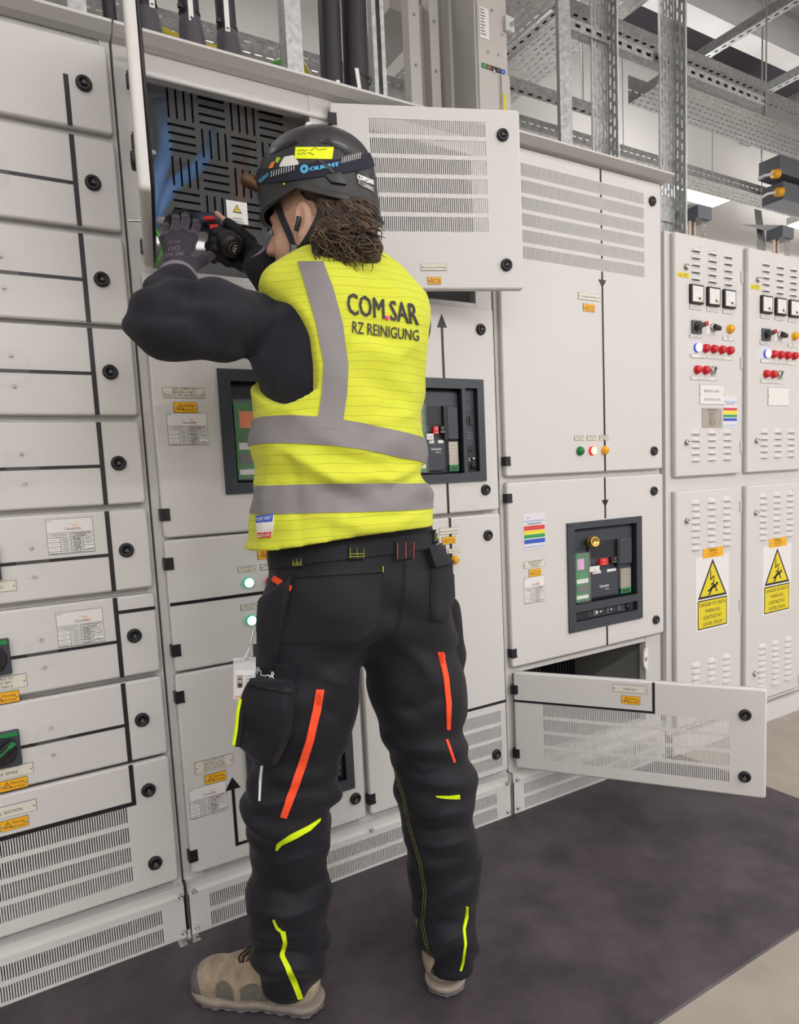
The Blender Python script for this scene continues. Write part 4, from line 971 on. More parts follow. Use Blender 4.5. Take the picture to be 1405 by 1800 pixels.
for k, (u, r_, tv, lab) in enumerate(((585, .033, (594, 143), 'slim black riser cable left of its pair, above the man'), (628, .038, (627, 122), 'thicker black riser cable right of its pair, above the ajar door'))):
    x_ = fp(u, 100, .25)[0]; t = thing('riser_cable', lab, 'cable', (x_, .25, ZR), 'black riser cables')
    b = MB('cable_sheath'); b.cyl((x_ - .01, .25, ZR), (x_ + .02, .25, 3.9), r_, n=28); b.build('sheath', t)
    xa, za = fp(tv[0], tv[1], .21); b = MB('white_plastic'); b.prism([(xa - .008, za), (xa + .004, za + .002), (xa + .016, za - .10), (xa + .004, za - .102)][::-1], .205, .208); b.build('identity_tag', t)['label'] = 'white cable tag'
    b = MB('black'); b.lathe([(r_ + .0005, 0), (r_ + .003, .003), (r_ + .0005, .006)], (x_, .25, za - .012), (0, 0, 1), 20, cap=False); b.build('cable_tie', t)
x_ = fp(196, 30, .25)[0]; tag(MB('cable_sheath').cyl((x_, .25, ZR), (x_ - .03, .25, 3.9), .017, n=20).build('vertical_cable'), 'single black cable rising behind the tall cabinet\'s corner', 'cable')
# vertical struts
def vstrut(u, y, w, lab, zt=3.9, od=(-.4, -1, 0), sl=False):
    x_ = fp(u, 100, y)[0]; return strut(lab, (x_, y, ZR), (x_, y, zt), w, od, sl)
vstrut(513, .26, .050, 'bright galvanised channel standing between the booted cables and the black risers', od=(0, 1, 0)); vstrut(664, .30, .040, 'dull galvanised channel right beside the thick black riser', od=(-.2, -1, 0))
vstrut(141, .26, .044, 'galvanised channel standing on the tall nine-door cabinet', od=(0, 1, 0)); vstrut(991, .34, .045, 'narrow galvanised channel right of the grey busbar riser', od=(.9, -.5, 0), sl=True)
vstrut(28, .50, .05, 'galvanised channel at the photo\'s top left corner', od=(0, 1, 0))
post('wide slotted steel post rising behind the incomer cabinet', fp(1041, 150, .35)[0], .35, ZR, 4.15); post('wide slotted steel post rising behind the louvred cabinets', fp(1160, 150, .32)[0], .32, 1.99, 4.15, .090, .055)
b = MB('galv'); x_ = fp(1160, 150, .32)[0]; za = fp(1175, 366, .31)[1]; b.box(x_ - .01, x_ + .085, .312, .3165, za - .055, za + .0); tag(b.build('splice_plate'), 'dark splice plate across the foot of the slotted post', 'plate')
# busbar riser
x0 = fp(843, 100, .34)[0]; x1 = fp(893, 100, .34)[0]; br = thing('busbar_riser', 'grey busbar trunking riser with a colour coded label', 'busbar', ((x0 + x1) / 2, .42, ZR))
b = MB('bus_grey'); b.box(x0, x1, .345, .62, ZR, 4.3); b.box(x0 - .012, x0, .350, .61, ZR, 4.3, 'bus_grey2'); b.box(x1, x1 + .014, .36, .37, 2.52, 4.3)
for k in range(6): b.box(x0 + .030 + k * .008, x0 + .034 + k * .008, .341, .345, ZR, 2.44)
b.build('front_casing', br)
zl = fp(860, 118, .34)[1]
b = MB('green_plastic'); ww = (x1 - x0) / 5
for k, m_ in enumerate(('green_plastic', 'cable_brown', 'black', 'black', 'strip_blue')): b.box(x0 + .012 + k * ww * .82, x0 + .012 + (k + 1) * ww * .82, .3425, .3445, zl - .006, zl + .010, m_)
for k, t_ in enumerate(('PE', 'L1', 'L2', 'L3', 'N')): b.text(t_, x0 + .012 + (k + .5) * ww * .82, zl - .002, .008, .3415, 'white_ink')
b.build('phase_label', br)['label'] = 'green, brown, black and blue phase label'
zq0, zq1 = fp(850, 66, .34)[1], fp(850, 12, .34)[1]
b = MB('paper'); b.box(x0 + .008, x0 + .050, .3425, .3445, zq0, zq1)
for k in range(9): b.box(x0 + .012, x0 + .034 - .003 * (k % 3), .3415, .3425, zq0 + .012 + k * .010, zq0 + .015 + k * .010, 'ink_grey')
b.text('E-LINE KX', 0, 0, .012, 0, 'ink') if False else None
b.build('rating_label', br)['label'] = 'white rating label'
for (u, v) in ((870, 125), (889, 132), (860, 90), (878, 95), (866, 17), (884, 60)):
    xx, zz = fp(u, v, .34); b = MB('steel'); b.lathe([(.006, 0), (.005, .003)], (xx, .3445, zz), (0, -1, 0), 10); b.build('bolt', br)
b = MB('galv_pale'); xa, za = fp(893, 40, .33); b.box(xa - .01, xa + .03, .33, .345, za - .025, za + .025); b.lathe([(.008, 0), (.008, .01)], (xa + .018, .33, za), (0, -1, 0), 6, 'steel'); b.build('bracket', br)
b = MB('bus_grey'); xa, za = fp(882, 130, .335); b.box(xa, xa + .038, .335, .36, ZR, za); xb, zb = fp(889, 179, .33); b.box(xb - .006, xb + .006, .333, .335, zb - .030, zb + .030, 'yellow_sign'); b.build('side_cover', br)
rx = [fp(716, 100, .52)[0], fp(735, 100, .52)[0], fp(752, 100, .52)[0], fp(768, 100, .52)[0], fp(786, 100, .5)[0], fp(812, 100, .5)[0], fp(838, 100, .5)[0]]
b2 = thing('busbar_riser', 'older grey busbar trunking with bolted flanges behind the ajar door', 'busbar', (rx[3], .6, ZR))
for (i, j, y_, m_, zt) in ((0, 1, .50, 'bus_grey', 2.86), (1, 2, .54, 'bus_grey2', 2.86), (2, 3, .50, 'bus_grey', 4.2), (4, 5, .48, 'bus_grey', 4.2), (5, 6, .54, 'bus_grey2', 4.2)):
    b = MB(m_); b.box(rx[i], rx[j] - .001, y_, y_ + .045, ZR, zt); b.build('casing', b2)
    if m_ == 'bus_grey':
        for k in range(9):
            zz = 2.28 + k * .17
            if zz < zt - .05: o_ = MB('coat_dark'); o_.lathe([(.006, 0), (.005, .004)], ((rx[i] + rx[j]) / 2, y_, zz), (0, -1, 0), 8); o_.build('bolt', b2)
b = MB('bus_grey2'); b.box(rx[3] + .002, rx[4] - .002, .62, .64, ZR, 4.2); b.build('casing', b2)
el = MB('bus_grey'); ya, yb = .48, .20
for k in range(9):
    o0 = k * .010; el.box(rx[5] - .06, x0 - .014, .30 - o0 * .2, .47, 2.20 + o0 * 1.0, 2.206 + o0 * 1.0)
el.box(rx[5] - .055, x0 - .016, .32, .47, 2.19, 2.295, 'bus_grey2'); el.build('ribbed_elbow', b2)
# white trunking, foil duct
tag(MB('bus_grey').box(1.62, 1.82, .90, 1.55, 3.08, 3.24).build('trunking'), 'pale square trunking crossing overhead by the busbar', 'trunking')
b = MB('foil'); pts = [(1.0, 1.75, 3.06), (1.6, 1.75, 3.05), (2.2, 1.75, 3.06), (2.6, 1.75, 3.05)]
b.lathe([(.14 + .006 * math.sin(i * 2.3), i * .04) for i in range(38)], (.9, 1.82, 3.20), (1, 0, 0), 24); tag(b.build('foil_duct'), 'silver foil-wrapped duct behind the busbar', 'duct')
# cable trays and cross struts
tray('low perforated cable tray running along the wall behind the cabinets', (-1.6, 1.10, 2.880), (1, 0, 0), (0, 1, 0), 9.6, .14, .060, 4)
tray('broad high perforated tray over the louvred cabinets', (3.25, .80, 3.14), (1, 0, 0), (0, 1, 0), 5.0, .26, .150, 7)
tray('perforated tray crossing to the wall near the busbar', (2.28, .30, 3.12), (0, 1, 0), (-1, 0, 0), 1.9, .30, .055)
tray('perforated tray crossing to the wall between the slotted posts', (3.02, .20, 3.42), (0, 1, 0), (-1, 0, 0), 1.9, .30, .055)
strut('cross strut high over the louvred cabinets, nearer one', (4.42, -.6, 3.88), (4.42, 1.9, 3.88), .06, (0, 0, -1)); strut('cross strut high over the louvred cabinets, farther one', (5.25, -.6, 3.88), (5.25, 1.9, 3.88), .06, (0, 0, -1))
strut('cross strut at the top of the picture over the ajar door', (2.62, .10, 3.40), (2.62, 2.0, 3.40), .045, (0, 0, -1)); strut('long strut running along the row behind the narrow channel', (1.75, .92, 2.95), (2.95, .92, 2.95), .041, (0, 0, -1))
strut('long strut bolted between the slotted posts', (2.05, .36, 2.84), (3.35, .36, 2.84), .041, (0, -1, 0)); strut('long strut reaching to the broad tray', (2.2, .72, 3.22), (3.95, .72, 3.22), .045, (0, 0, -1))
for k, (xx, yy_, z0, z1) in enumerate(((2.75, .92, 2.95, 4.4), (4.10, .79, 3.14, 4.4), (4.55, 1.09, 2.88, 4.4), (5.4, .79, 3.14, 4.4))):
    tag(MB('steel').cyl((xx, yy_, z0), (xx, yy_, z1), .005, n=8).build('hanger_rod'), ('thin hanger rod beside the narrow channel', 'thin hanger rod at the end of the broad tray', 'thin hanger rod over the far end of the low tray', 'thin hanger rod over the middle of the broad tray')[k], 'hanger rod')
# pale ceiling purlins
for k, (yy_, lab) in enumerate(((.30, 'pale folded purlin under the ceiling, nearest the aisle'), (.85, 'pale folded purlin under the ceiling, second from the aisle'), (1.45, 'pale folded purlin under the ceiling, nearest the wall'))):
    b = MB('deck'); b.box(1.8, 8.8, yy_, yy_ + .16, 4.18, 4.19); b.box(1.8, 8.8, yy_, yy_ + .006, 4.19, 4.42); b.box(1.8, 8.8, yy_ + .154, yy_ + .16, 4.19, 4.24); tag(b.build('purlin'), lab, 'purlin')
for k, (xx, lab) in enumerate(((3.6, 'grey steel ceiling beam above the incomer cabinet'), (6.1, 'grey steel ceiling beam above the louvred cabinets'))):
    b = MB('galv'); b.box(xx, xx + .14, -3.9, 2.25, 3.98, 4.0); b.box(xx + .065, xx + .075, -3.9, 2.25, 4.0, 4.15); b.box(xx, xx + .14, -3.9, 2.25, 4.15, 4.17); tag(b.build('ceiling_beam'), lab, 'beam')
# riser trays dropping behind the louvred cabinets
mat('tray_blue', (.15, .165, .19), .4, .4)
for k, (u, lab) in enumerate(((1213, 'cable riser with blue-grey hood behind the slotted post'), (1362, 'cable riser with blue-grey hood at the far right'))):
    xx = fp(u, 390, .75)[0]; t = thing('cable_riser', lab, 'cable riser', (xx + .1, .75, 1.99))
    zh = fp(u, 378 if k == 0 else 412, .7)[1]; b = MB('tray_blue'); b.box(xx, xx + .115, .70, .80, zh, zh + .062); b.build('hood', t)
    b = MB('galv_pale'); b.add([(xx, .70, zh + .063), (xx + .115, .70, zh + .063), (xx + .115, .98, zh + .16), (xx, .98, zh + .16), (xx, .80, zh + .063), (xx + .115, .80, zh + .063)], [(0, 1, 2, 3), (0, 3, 4), (1, 5, 2), (3, 2, 5, 4)]); b.build('hood_slope', t)
    b = MB('galv'); perf(b, frame((xx + .06, .72, 1.99), (1, 0, 0), (0, 0, 1)), .052, zh - 1.99, [(.012, .010, 0), (.027, .010, .5), (.042, .010, 0)], .03, .015, .002); b.build('slotted_side', t)['kind'] = 'stuff'
    for j in range(3): MB('cream' if j != 1 else 'cable_brown').cyl((xx + .012 + j * .019, .76, 1.99), (xx + .012 + j * .019, .76, zh), .009, n=12).build('cable', t)
    b = MB('galv'); b.box(xx - .085, xx - .006, .80, .805, 1.99, zh); b.add([(xx - .085, .80, zh), (xx - .006, .80, zh), (xx + .42, 1.09, zh + .34), (xx + .34, 1.09, zh + .34)], [(0, 1, 2, 3)]); b.build('backing_tray', t)
# sprinkler style conduit with amber cable ends
for k, (u, v, lab) in enumerate(((1358, 306, 'dark trunking end with an amber gland, upper of two'), (1364, 338, 'dark trunking end with an amber gland, lower of two'))):
    p = P3(u, v, .95); t = thing('cable_end', lab, 'cable end', tuple(p)); b = MB('amber'); b.lathe([(.022, 0), (.028, .01), (.028, .045), (.018, .055)], p, (1, -.3, .1), 14); b.build('amber_gland', t)
    b = MB('white_plastic'); b.tube([p, p + Vector((-.06, .02, -.012)), p + Vector((-.10, .03, -.035))], .008, 8); b.build('white_lead', t)
    b = MB('tray_blue'); b.box(p.x + .05, p.x + 1.6, p.y - .02, p.y + .12, p.z + .01 - .05 * k, p.z + .12 - .05 * k); b.build('trunking_end', t)
# earth cables
def tubething(name, lab, cat, pts, r_, m): return tag(MB(m).tube(spline(pts), r_, 8).build(name), lab, cat)
tubething('earth_cable', 'yellow earth cable draped behind the booted cables', 'cable', [P3(270, 50, .5), P3(292, 58, .5), P3(320, 70, .5), P3(366, 84, .5), P3(385, 88, .5), P3(415, 100, .5), P3(425, 140, .48), P3(428, 170, .46)], .012, 'earth_yellow')
tubething('earth_cable', 'green earth cable looping beside the bright channel', 'cable', [P3(466, 150, .36), P3(470, 132, .36), P3(480, 116, .36), P3(492, 109, .38), P3(506, 108, .42)], .010, 'earth_green')
tubething('earth_cable', 'yellow earth cable behind the bright channel', 'cable', [P3(526, 70, .46), P3(528, 105, .44), P3(540, 130, .40), P3(549, 146, .38), P3(552, 165, .38)], .012, 'earth_yellow')
# luminaires (their light is set at the top)
for k, (lx, ly, lz, lp) in enumerate(LUMS):
    lab = ('bright linear ceiling luminaire behind the slotted post', 'bright linear ceiling luminaire at the far right')[k - 12] if k in (12, 13) else 'added unseen fill luminaire lighting the wall high behind the cabinet row' if k > 13 else 'linear ceiling luminaire hanging over the aisle in front of the cabinets'
    t = thing('luminaire', lab, 'luminaire', (lx, ly, lz), 'linear ceiling luminaires')
    b = MB('white_plastic'); b.box(lx - .64, lx + .64, ly - .095, ly + .095, lz + .012, lz + .07); b.build('housing', t)
    b = MB('diffuser'); b.box(lx - .63, lx + .63, ly - .085, ly + .085, lz, lz + .0118); b.build('diffuser', t)
    for s_ in (-.5, .5): MB('steel').cyl((lx + s_, ly, lz + .07), (lx + s_, ly, RZ), .003, n=6).build('suspension_wire', t)
# ---------------------------------------------------------------- implicit modelling for the figure
def vnoise(X, Y, Z, seed=0):
    """smooth value noise in [-1, 1]"""
    def h(i, j, k):
        n = (i * 374761393 + j * 668265263 + k * 2147483647 + seed * 974711) & 0xffffffff
        n = ((n ^ (n >> 13)) * 1274126177) & 0xffffffff
        return ((n ^ (n >> 16)) & 0xffff).astype(np.float32) / 32767.5 - 1
    xi, yi, zi = np.floor(X).astype(np.int64), np.floor(Y).astype(np.int64), np.floor(Z).astype(np.int64)
    fx, fy, fz = (X - xi).astype(np.float32), (Y - yi).astype(np.float32), (Z - zi).astype(np.float32)
    fx, fy, fz = (t * t * (3 - 2 * t) for t in (fx, fy, fz))
    r_ = 0
    for a in (0, 1):
        for b in (0, 1):
            for c in (0, 1):
                r_ = r_ + h(xi + a, yi + b, zi + c) * (fx if a else 1 - fx) * (fy if b else 1 - fy) * (fz if c else 1 - fz)
    return r_

class Field:
    def __init__(s, xs, ys, zs):
        s.ax = [np.asarray(a, np.float32) for a in (xs, ys, zs)]
        s.D = np.full([len(a) for a in s.ax], 0.5, np.float32)
    @staticmethod
    def axis(lo, hi, step, fine=None, fstep=None):
        if fine is None: return np.arange(lo, hi, step)
        a = np.arange(lo, fine[0], step); b = np.arange(fine[0], fine[1], fstep); c = np.arange(fine[1], hi, step)
        return np.concatenate([a, b, c])
    def win(s, lo, hi):
        sl = []; cs = []
        for d in range(3):
            i0 = max(0, int(np.searchsorted(s.ax[d], lo[d])) - 1); i1 = min(len(s.ax[d]), int(np.searchsorted(s.ax[d], hi[d])) + 1)
            sl.append(slice(i0, i1)); cs.append(s.ax[d][i0:i1])
        return tuple(sl), np.meshgrid(*cs, indexing='ij', sparse=True)
    def put(s, sl, d, k, op='u'):
        A = s.D[sl]
        if op == 'u':
            h = np.maximum(k - np.abs(A - d), 0) / k if k > 0 else 0
            s.D[sl] = np.minimum(A, d) - h * h * k * 0.25
        elif op == 's':
            d = -d; h = np.maximum(k - np.abs(A - d), 0) / k if k > 0 else 0
            s.D[sl] = np.maximum(A, d) + h * h * k * 0.25
    def cone(s, a, b, ra, rb, k=0.02, op='u'):
        a = np.array(a, np.float32); b = np.array(b, np.float32); m = max(ra, rb) + max(k, .02) + .03
        sl, (X, Y, Z) = s.win(np.minimum(a, b) - m, np.maximum(a, b) + m)
        ba = b - a; L2 = float(ba @ ba) + 1e-9
        t = np.clip(((X - a[0]) * ba[0] + (Y - a[1]) * ba[1] + (Z - a[2]) * ba[2]) / L2, 0, 1)
        d = np.sqrt((X - a[0] - t * ba[0]) ** 2 + (Y - a[1] - t * ba[1]) ** 2 + (Z - a[2] - t * ba[2]) ** 2) - (ra + (rb - ra) * t)
        s.put(sl, d, k, op); return s
    def chain(s, pts, rs, k=0.02):
        for (a, b, ra, rb) in zip(pts[:-1], pts[1:], rs[:-1], rs[1:]): s.cone(a, b, ra, rb, k)
        return s
    def ell(s, c, r_, R=None, k=0.02, op='u'):
        c = np.array(c, np.float32); m = max(r_) + max(k, .02) + .03
        sl, (X, Y, Z) = s.win(c - m, c + m)
        q = [X - c[0], Y - c[1], Z - c[2]]
        if R is not None:      # R: rows are the local axes
            q = [q[0] * R[i][0] + q[1] * R[i][1] + q[2] * R[i][2] for i in range(3)]
        k0 = np.sqrt((q[0] / r_[0]) ** 2 + (q[1] / r_[1]) ** 2 + (q[2] / r_[2]) ** 2)
        k1 = np.sqrt((q[0] / r_[0] ** 2) ** 2 + (q[1] / r_[1] ** 2) ** 2 + (q[2] / r_[2] ** 2) ** 2) + 1e-9
        d = k0 * (k0 - 1) / k1
        s.put(sl, d, k, op); return s
    def fn(s, f, lo, hi, k=0.02, op='u'):
        sl, g = s.win(lo, hi); s.put(sl, np.broadcast_to(f(*g), s.D[sl].shape), k, op); return s
    def clip(s, f):
        g = np.meshgrid(*s.ax, indexing='ij', sparse=True)
        s.D = np.maximum(s.D, f(*g).astype(np.float32)); return s
    def ripple(s, f):
        """displace near the surface only"""
        m = np.abs(s.D) < .06
        I = np.nonzero(m)
        s.D[I] += f(s.ax[0][I[0]], s.ax[1][I[1]], s.ax[2][I[2]]).astype(np.float32); return s
    def mesh(s, name, mats, parent=None, smooth=2, post=None):
        D = s.D; D[0] = D[-1] = .1; D[:, 0] = D[:, -1] = .1; D[:, :, 0] = D[:, :, -1] = .1
        S = D < 0
        n = [a - 1 for a in D.shape]
        cnt = np.zeros(n, np.int8)
        for a in (0, 1):
            for b in (0, 1):
                for c in (0, 1): cnt += S[a:n[0] + a, b:n[1] + b, c:n[2] + c]
        act = (cnt > 0) & (cnt < 8)
        ci = np.argwhere(act); idx = np.full(n, -1, np.int64); idx[act] = np.arange(len(ci))
        acc = np.zeros((len(ci), 3)); num = np.zeros(len(ci))
        for d in range(3):
            o1, o2 = [e for e in range(3) if e != d]
            for p in (0, 1):
                for q in (0, 1):
                    off = np.zeros(3, int); off[o1] = p; off[o2] = q
                    A = ci + off; B = A.copy(); B[:, d] += 1
                    da = D[A[:, 0], A[:, 1], A[:, 2]]; db = D[B[:, 0], B[:, 1], B[:, 2]]
                    x = (da < 0) != (db < 0)
                    t = np.where(x, da / np.where(x, da - db, 1), 0)
                    pos = A.astype(float); pos[:, d] += t
                    acc[x] += pos[x]; num[x] += 1
        acc /= num[:, None]
        V = np.stack([np.interp(acc[:, d], np.arange(len(s.ax[d])), s.ax[d]) for d in range(3)], 1)
        F = []
        for d in range(3):
            o1, o2 = [(1, 2), (2, 0), (0, 1)][d]
            sa = [slice(None)] * 3; sb = [slice(None)] * 3; sa[d] = slice(0, -1); sb[d] = slice(1, None)
            a, b = S[tuple(sa)], S[tuple(sb)]; ch = np.argwhere(a != b)
            ch = ch[(ch[:, o1] > 0) & (ch[:, o2] > 0) & (ch[:, o1] < n[o1]) & (ch[:, o2] < n[o2])]
            ins = a[ch[:, 0], ch[:, 1], ch[:, 2]]
            def cell(p, q):
                c = ch.copy(); c[:, o1] -= p; c[:, o2] -= q; return idx[c[:, 0], c[:, 1], c[:, 2]]
            Q = np.stack([cell(1, 1), cell(0, 1), cell(0, 0), cell(1, 0)], 1)
            Q[~ins] = Q[~ins][:, ::-1]; F.append(Q)
        F = np.concatenate(F); F = F[(F >= 0).all(1)]
        for _ in range(smooth):
            acc = np.zeros_like(V); num = np.zeros(len(V))
            for i in range(4):
                np.add.at(acc, F[:, i], V[F[:, (i + 1) % 4]]); np.add.at(num, F[:, i], 1)
                np.add.at(acc, F[:, (i + 1) % 4], V[F[:, i]]); np.add.at(num, F[:, (i + 1) % 4], 1)
            V = V + 0.5 * (acc / np.maximum(num, 1)[:, None] - V)
        if post is not None: V = post(V)
        me = bpy.data.meshes.new(name)
        me.vertices.add(len(V)); me.vertices.foreach_set('co', V.astype(np.float32).ravel())
        me.loops.add(len(F) * 4); me.loops.foreach_set('vertex_index', F.astype(np.int32).ravel())
        me.polygons.add(len(F)); me.polygons.foreach_set('loop_start', np.arange(0, len(F) * 4, 4, dtype=np.int32))
        me.polygons.foreach_set('loop_total', np.full(len(F), 4, np.int32)); me.polygons.foreach_set('use_smooth', np.ones(len(F), bool))
        me.update(); me.validate()
        for m_ in mats: me.materials.append(MATS[m_])
        o = bpy.data.objects.new(name, me); COL.objects.link(o)
        o['_bvh'] = 0
        if parent is not None: adopt(o, parent)
        BV[o.name] = BVHTree.FromPolygons([tuple(v) for v in V], [tuple(f) for f in F.tolist()])
        del o['_bvh']
        return o
BV = {}

def creases(axis, folds):
    """cloth folds: each is a polyline measured in the photo, laid on the side facing it; pushed out (or in) from the limb's axis"""
    cr, cu, fw_, cm = (np.array(q) for q in (CR, CU, FW, CAM))
    def f(V):
        d = V - cm; dep = d @ fw_; U_ = PCX + F_PX * (d @ cr) / dep; W_ = PCY - F_PX * (d @ cu) / dep
        C_ = np.array([axis(z) for z in V[:, 2]]) if not hasattr(axis, 'many') else axis.many(V)
        out = V[:, :2] - C_; ln = np.linalg.norm(out, axis=1) + 1e-6; out = out / ln[:, None]
        face = np.clip(-(out[:, 0] * fw_[0] + out[:, 1] * fw_[1]) * 1.6 + .35, 0, 1)
        disp = np.zeros(len(V))
        for (pts, wd, amp) in folds:
            P_ = np.array(pts, float); best = np.full(len(V), 1e9); tb = np.zeros(len(V)); n_ = len(P_) - 1
            for i in range(n_):
                a = P_[i]; e = P_[i + 1] - a; t = np.clip(((U_ - a[0]) * e[0] + (W_ - a[1]) * e[1]) / (e @ e), 0, 1)
                q = np.hypot(U_ - a[0] - t * e[0], W_ - a[1] - t * e[1]); m_ = q < best; best[m_] = q[m_]; tb[m_] = ((i + t) / n_)[m_]
            disp += amp * np.exp(-(best / wd) ** 2) * np.sin(np.pi * np.clip(tb, .06, .94)) ** .5
        V = V.copy(); V[:, :2] += out * (disp * face)[:, None]; return V
    return f

def loft(tab, p=2.3):
    T = np.array(tab, np.float32)
    def f(X, Y, Z):
        z = Z.ravel(); cx_, cy_, a, b = (np.interp(z, T[:, 0], T[:, i]).reshape(Z.shape) for i in (1, 2, 3, 4))
        u = np.abs((X - cx_) / a); v = np.abs((Y - cy_) / b)
        return ((u ** p + v ** p) ** (1 / p) - 1) * np.minimum(a, b)
    return f

def resample(pts, n):
    pts = [Vector(p) for p in pts]
    L = [0]
    for a, b in zip(pts[:-1], pts[1:]): L.append(L[-1] + (b - a).length)
    out = []
    for t in np.linspace(0, L[-1], n):
        i = min(max(int(np.searchsorted(L, t)) - 1, 0), len(pts) - 2)
        f = (t - L[i]) / max(L[i + 1] - L[i], 1e-9); out.append(pts[i].lerp(pts[i + 1], f))
    return out

def hit(bv, u, v):
    d = ray(u, v).normalized(); p, n, i, t = bv.ray_cast(CAM, d)
    if p is None: return None, None
    return p, (n if n.dot(d) < 0 else -n)

def patch(name, bv, left, right, mats, parent, nu=24, nv=6, h=0.0015, wall=True, edge=None, m=0):
    """a sewn-on strip or pocket: lies on the garment between two photo-measured edges, standing h proud of it"""
    A = resample([(p[0], p[1], 0) for p in left], nu); B = resample([(p[0], p[1], 0) for p in right], nu)
    g = {}; b = MB(*mats)
    for i in range(nu):
        for j in range(nv):
            q = A[i].lerp(B[i], j / (nv - 1)); p, n = hit(bv, q.x, q.y)
            if p is not None: g[i, j] = (p, n)
    hh = lambda i, j: h if edge is None else h * min(1, .25 + edge * min(i, nu - 1 - i, j * nu / nv, (nv - 1 - j) * nu / nv))
    vi = {}; vs = []
    for k, (p, n) in g.items(): vi[k] = len(vs); vs.append(p + n * hh(*k))
    fs = []
    for i in range(nu - 1):
        for j in range(nv - 1):
            ks = [(i, j), (i + 1, j), (i + 1, j + 1), (i, j + 1)]
            if all(k in g for k in ks):
                if max((g[ks[0]][0] - g[k][0]).length for k in ks) < .08: fs.append(tuple(vi[k] for k in ks))
    b.add(vs, fs, m, True)
    if wall:
        bd = [(i, 0) for i in range(nu)] + [(nu - 1, j) for j in range(nv)] + [(i, nv - 1) for i in reversed(range(nu))] + [(0, j) for j in reversed(range(nv))]
        for a, c in zip(bd[:-1], bd[1:]):
            if a in g and c in g and a != c and (g[a][0] - g[c][0]).length < .08:
                b.add([vs[vi[a]], vs[vi[c]], g[c][0] - g[c][1] * .001, g[a][0] - g[a][1] * .001], [(0, 1, 2, 3)], m)
    return b.build(name, parent) if parent is None or parent.get('base') is not None else subpart(b, name, parent)

def subpart(b, name, parent):
    o = b.build(name); o.parent = parent
    return o

def decal_text(b, bv, txt, bl, br, tl, tr, m, h=.0025, bold=0.0, sub=.012):
    """lettering laid on a surface; corners of the printed line measured in the photo"""
    if bold:
        for k_ in (-1, 0, 1):
            o2 = k_ * bold * 60; decal_text(b, bv, txt, *[(q[0] + o2, q[1]) for q in (bl, br, tl, tr)], m, h + k_ * .00008)
        return
    vs, fs = glyphs(txt, 'LEFT', 0.0)
    xs = [v[0] for v in vs]; x0, x1 = min(xs), max(xs); ys_ = [v[1] for v in vs]; cap = max(v for v in ys_)
    V_ = [tuple(v) for v in vs]; T_ = []
    for f in fs:
        for i in range(1, len(f) - 1): T_.append((f[0], f[i], f[i + 1]))
    for _ in range(3):
        N_ = []; mid = {}
        def mp_(a, c):
            k = (min(a, c), max(a, c))
            if k not in mid: mid[k] = len(V_); V_.append(((V_[a][0] + V_[c][0]) / 2, (V_[a][1] + V_[c][1]) / 2))
            return mid[k]
        for (a, c, e) in T_:
            if max(math.dist(V_[a], V_[c]), math.dist(V_[c], V_[e]), math.dist(V_[e], V_[a])) > .16:
                x_, y_, z_ = mp_(a, c), mp_(c, e), mp_(e, a); N_ += [(a, x_, z_), (x_, c, y_), (z_, y_, e), (x_, y_, z_)]
            else: N_.append((a, c, e))
        T_ = N_
    out = []
    for v in V_:
        s_ = (v[0] - x0) / (x1 - x0); t = v[1] / cap
        u = (bl[0] * (1 - s_) + br[0] * s_) * (1 - t) + (tl[0] * (1 - s_) + tr[0] * s_) * t
        w_ = (bl[1] * (1 - s_) + br[1] * s_) * (1 - t) + (tl[1] * (1 - s_) + tr[1] * s_) * t
        p, n = hit(bv, u, w_)
        out.append(p + n * h if p is not None else None)
    ok = [i for i in range(len(out)) if out[i] is not None]; mp = {i: k for k, i in enumerate(ok)}
    F = [tuple(mp[i] for i in f) for f in T_ if all(i in mp for i in f)]
    b.add([out[i] for i in ok], F, m)
# ---------------------------------------------------------------- the electrician
def cloth(name, col, rough=.85, bump=.35, bscale=900, noise=.12, nscale=14, sheen=.3):
    m = mat(name, col, rough, noise=noise, nscale=nscale, bump=bump, bscale=bscale, spec=.25)
    m.node_tree.nodes['Principled BSDF'].inputs['Sheen Weight'].default_value = sheen
    return m
cloth('fleece', (.0185, .0180, .0250), .95, .6, 700, .2, 30, .06)
cloth('canvas', (.0092, .0094, .0140), .58, .3, 1400, .12, 10, .05)
cloth('canvas_grey', (.0155, .0150, .0175), .78, .3, 1400, .15, 12, .05)
cloth('vest_yellow', (.59, .625, .048), .8, .12, 900, .03, 6, .1)
cloth('reflective', (.215, .203, .208), .45, .06, 1500, .06, 20, 0)
cloth('zip_orange', (.90, .085, .030), .6, .3, 1500, .05, 60, 0)
cloth('piping_lime', (.62, .80, .010), .6, .1, 900, .03, 60, 0)
cloth('thread_lime', (.36, .40, .06), .7, 0, 900, .03, 60, 0)
cloth('glove_grey', (.045, .036, .055), .8, .5, 900, .12, 40, .2)
cloth('glove_cuff', (.21, .18, .235), .9, .6, 600, .1, 50, .2)
cloth('glove_black', (.012, .011, .013), .55, .4, 700, .15, 60, 0)
cloth('suede', (.295, .235, .165), .9, .5, 500, .28, 32, .2)
cloth('mesh_grey', (.16, .155, .13), .9, .8, 1500, .2, 90, 0)
mat('rubber_grey', (.105, .095, .105), .7, noise=.2, nscale=30, bump=.2, bscale=200)
mat('sole', (.25, .215, .185), .75, noise=.18, nscale=25, bump=.2, bscale=160)
mat('skin', (.56, .335, .245), .5, noise=.07, nscale=60, bump=.05, bscale=500)
MATS['skin'].node_tree.nodes['Principled BSDF'].inputs['Subsurface Weight'].default_value = .12
MATS['skin'].node_tree.nodes['Principled BSDF'].inputs['Subsurface Radius'].default_value = (.012, .004, .002)
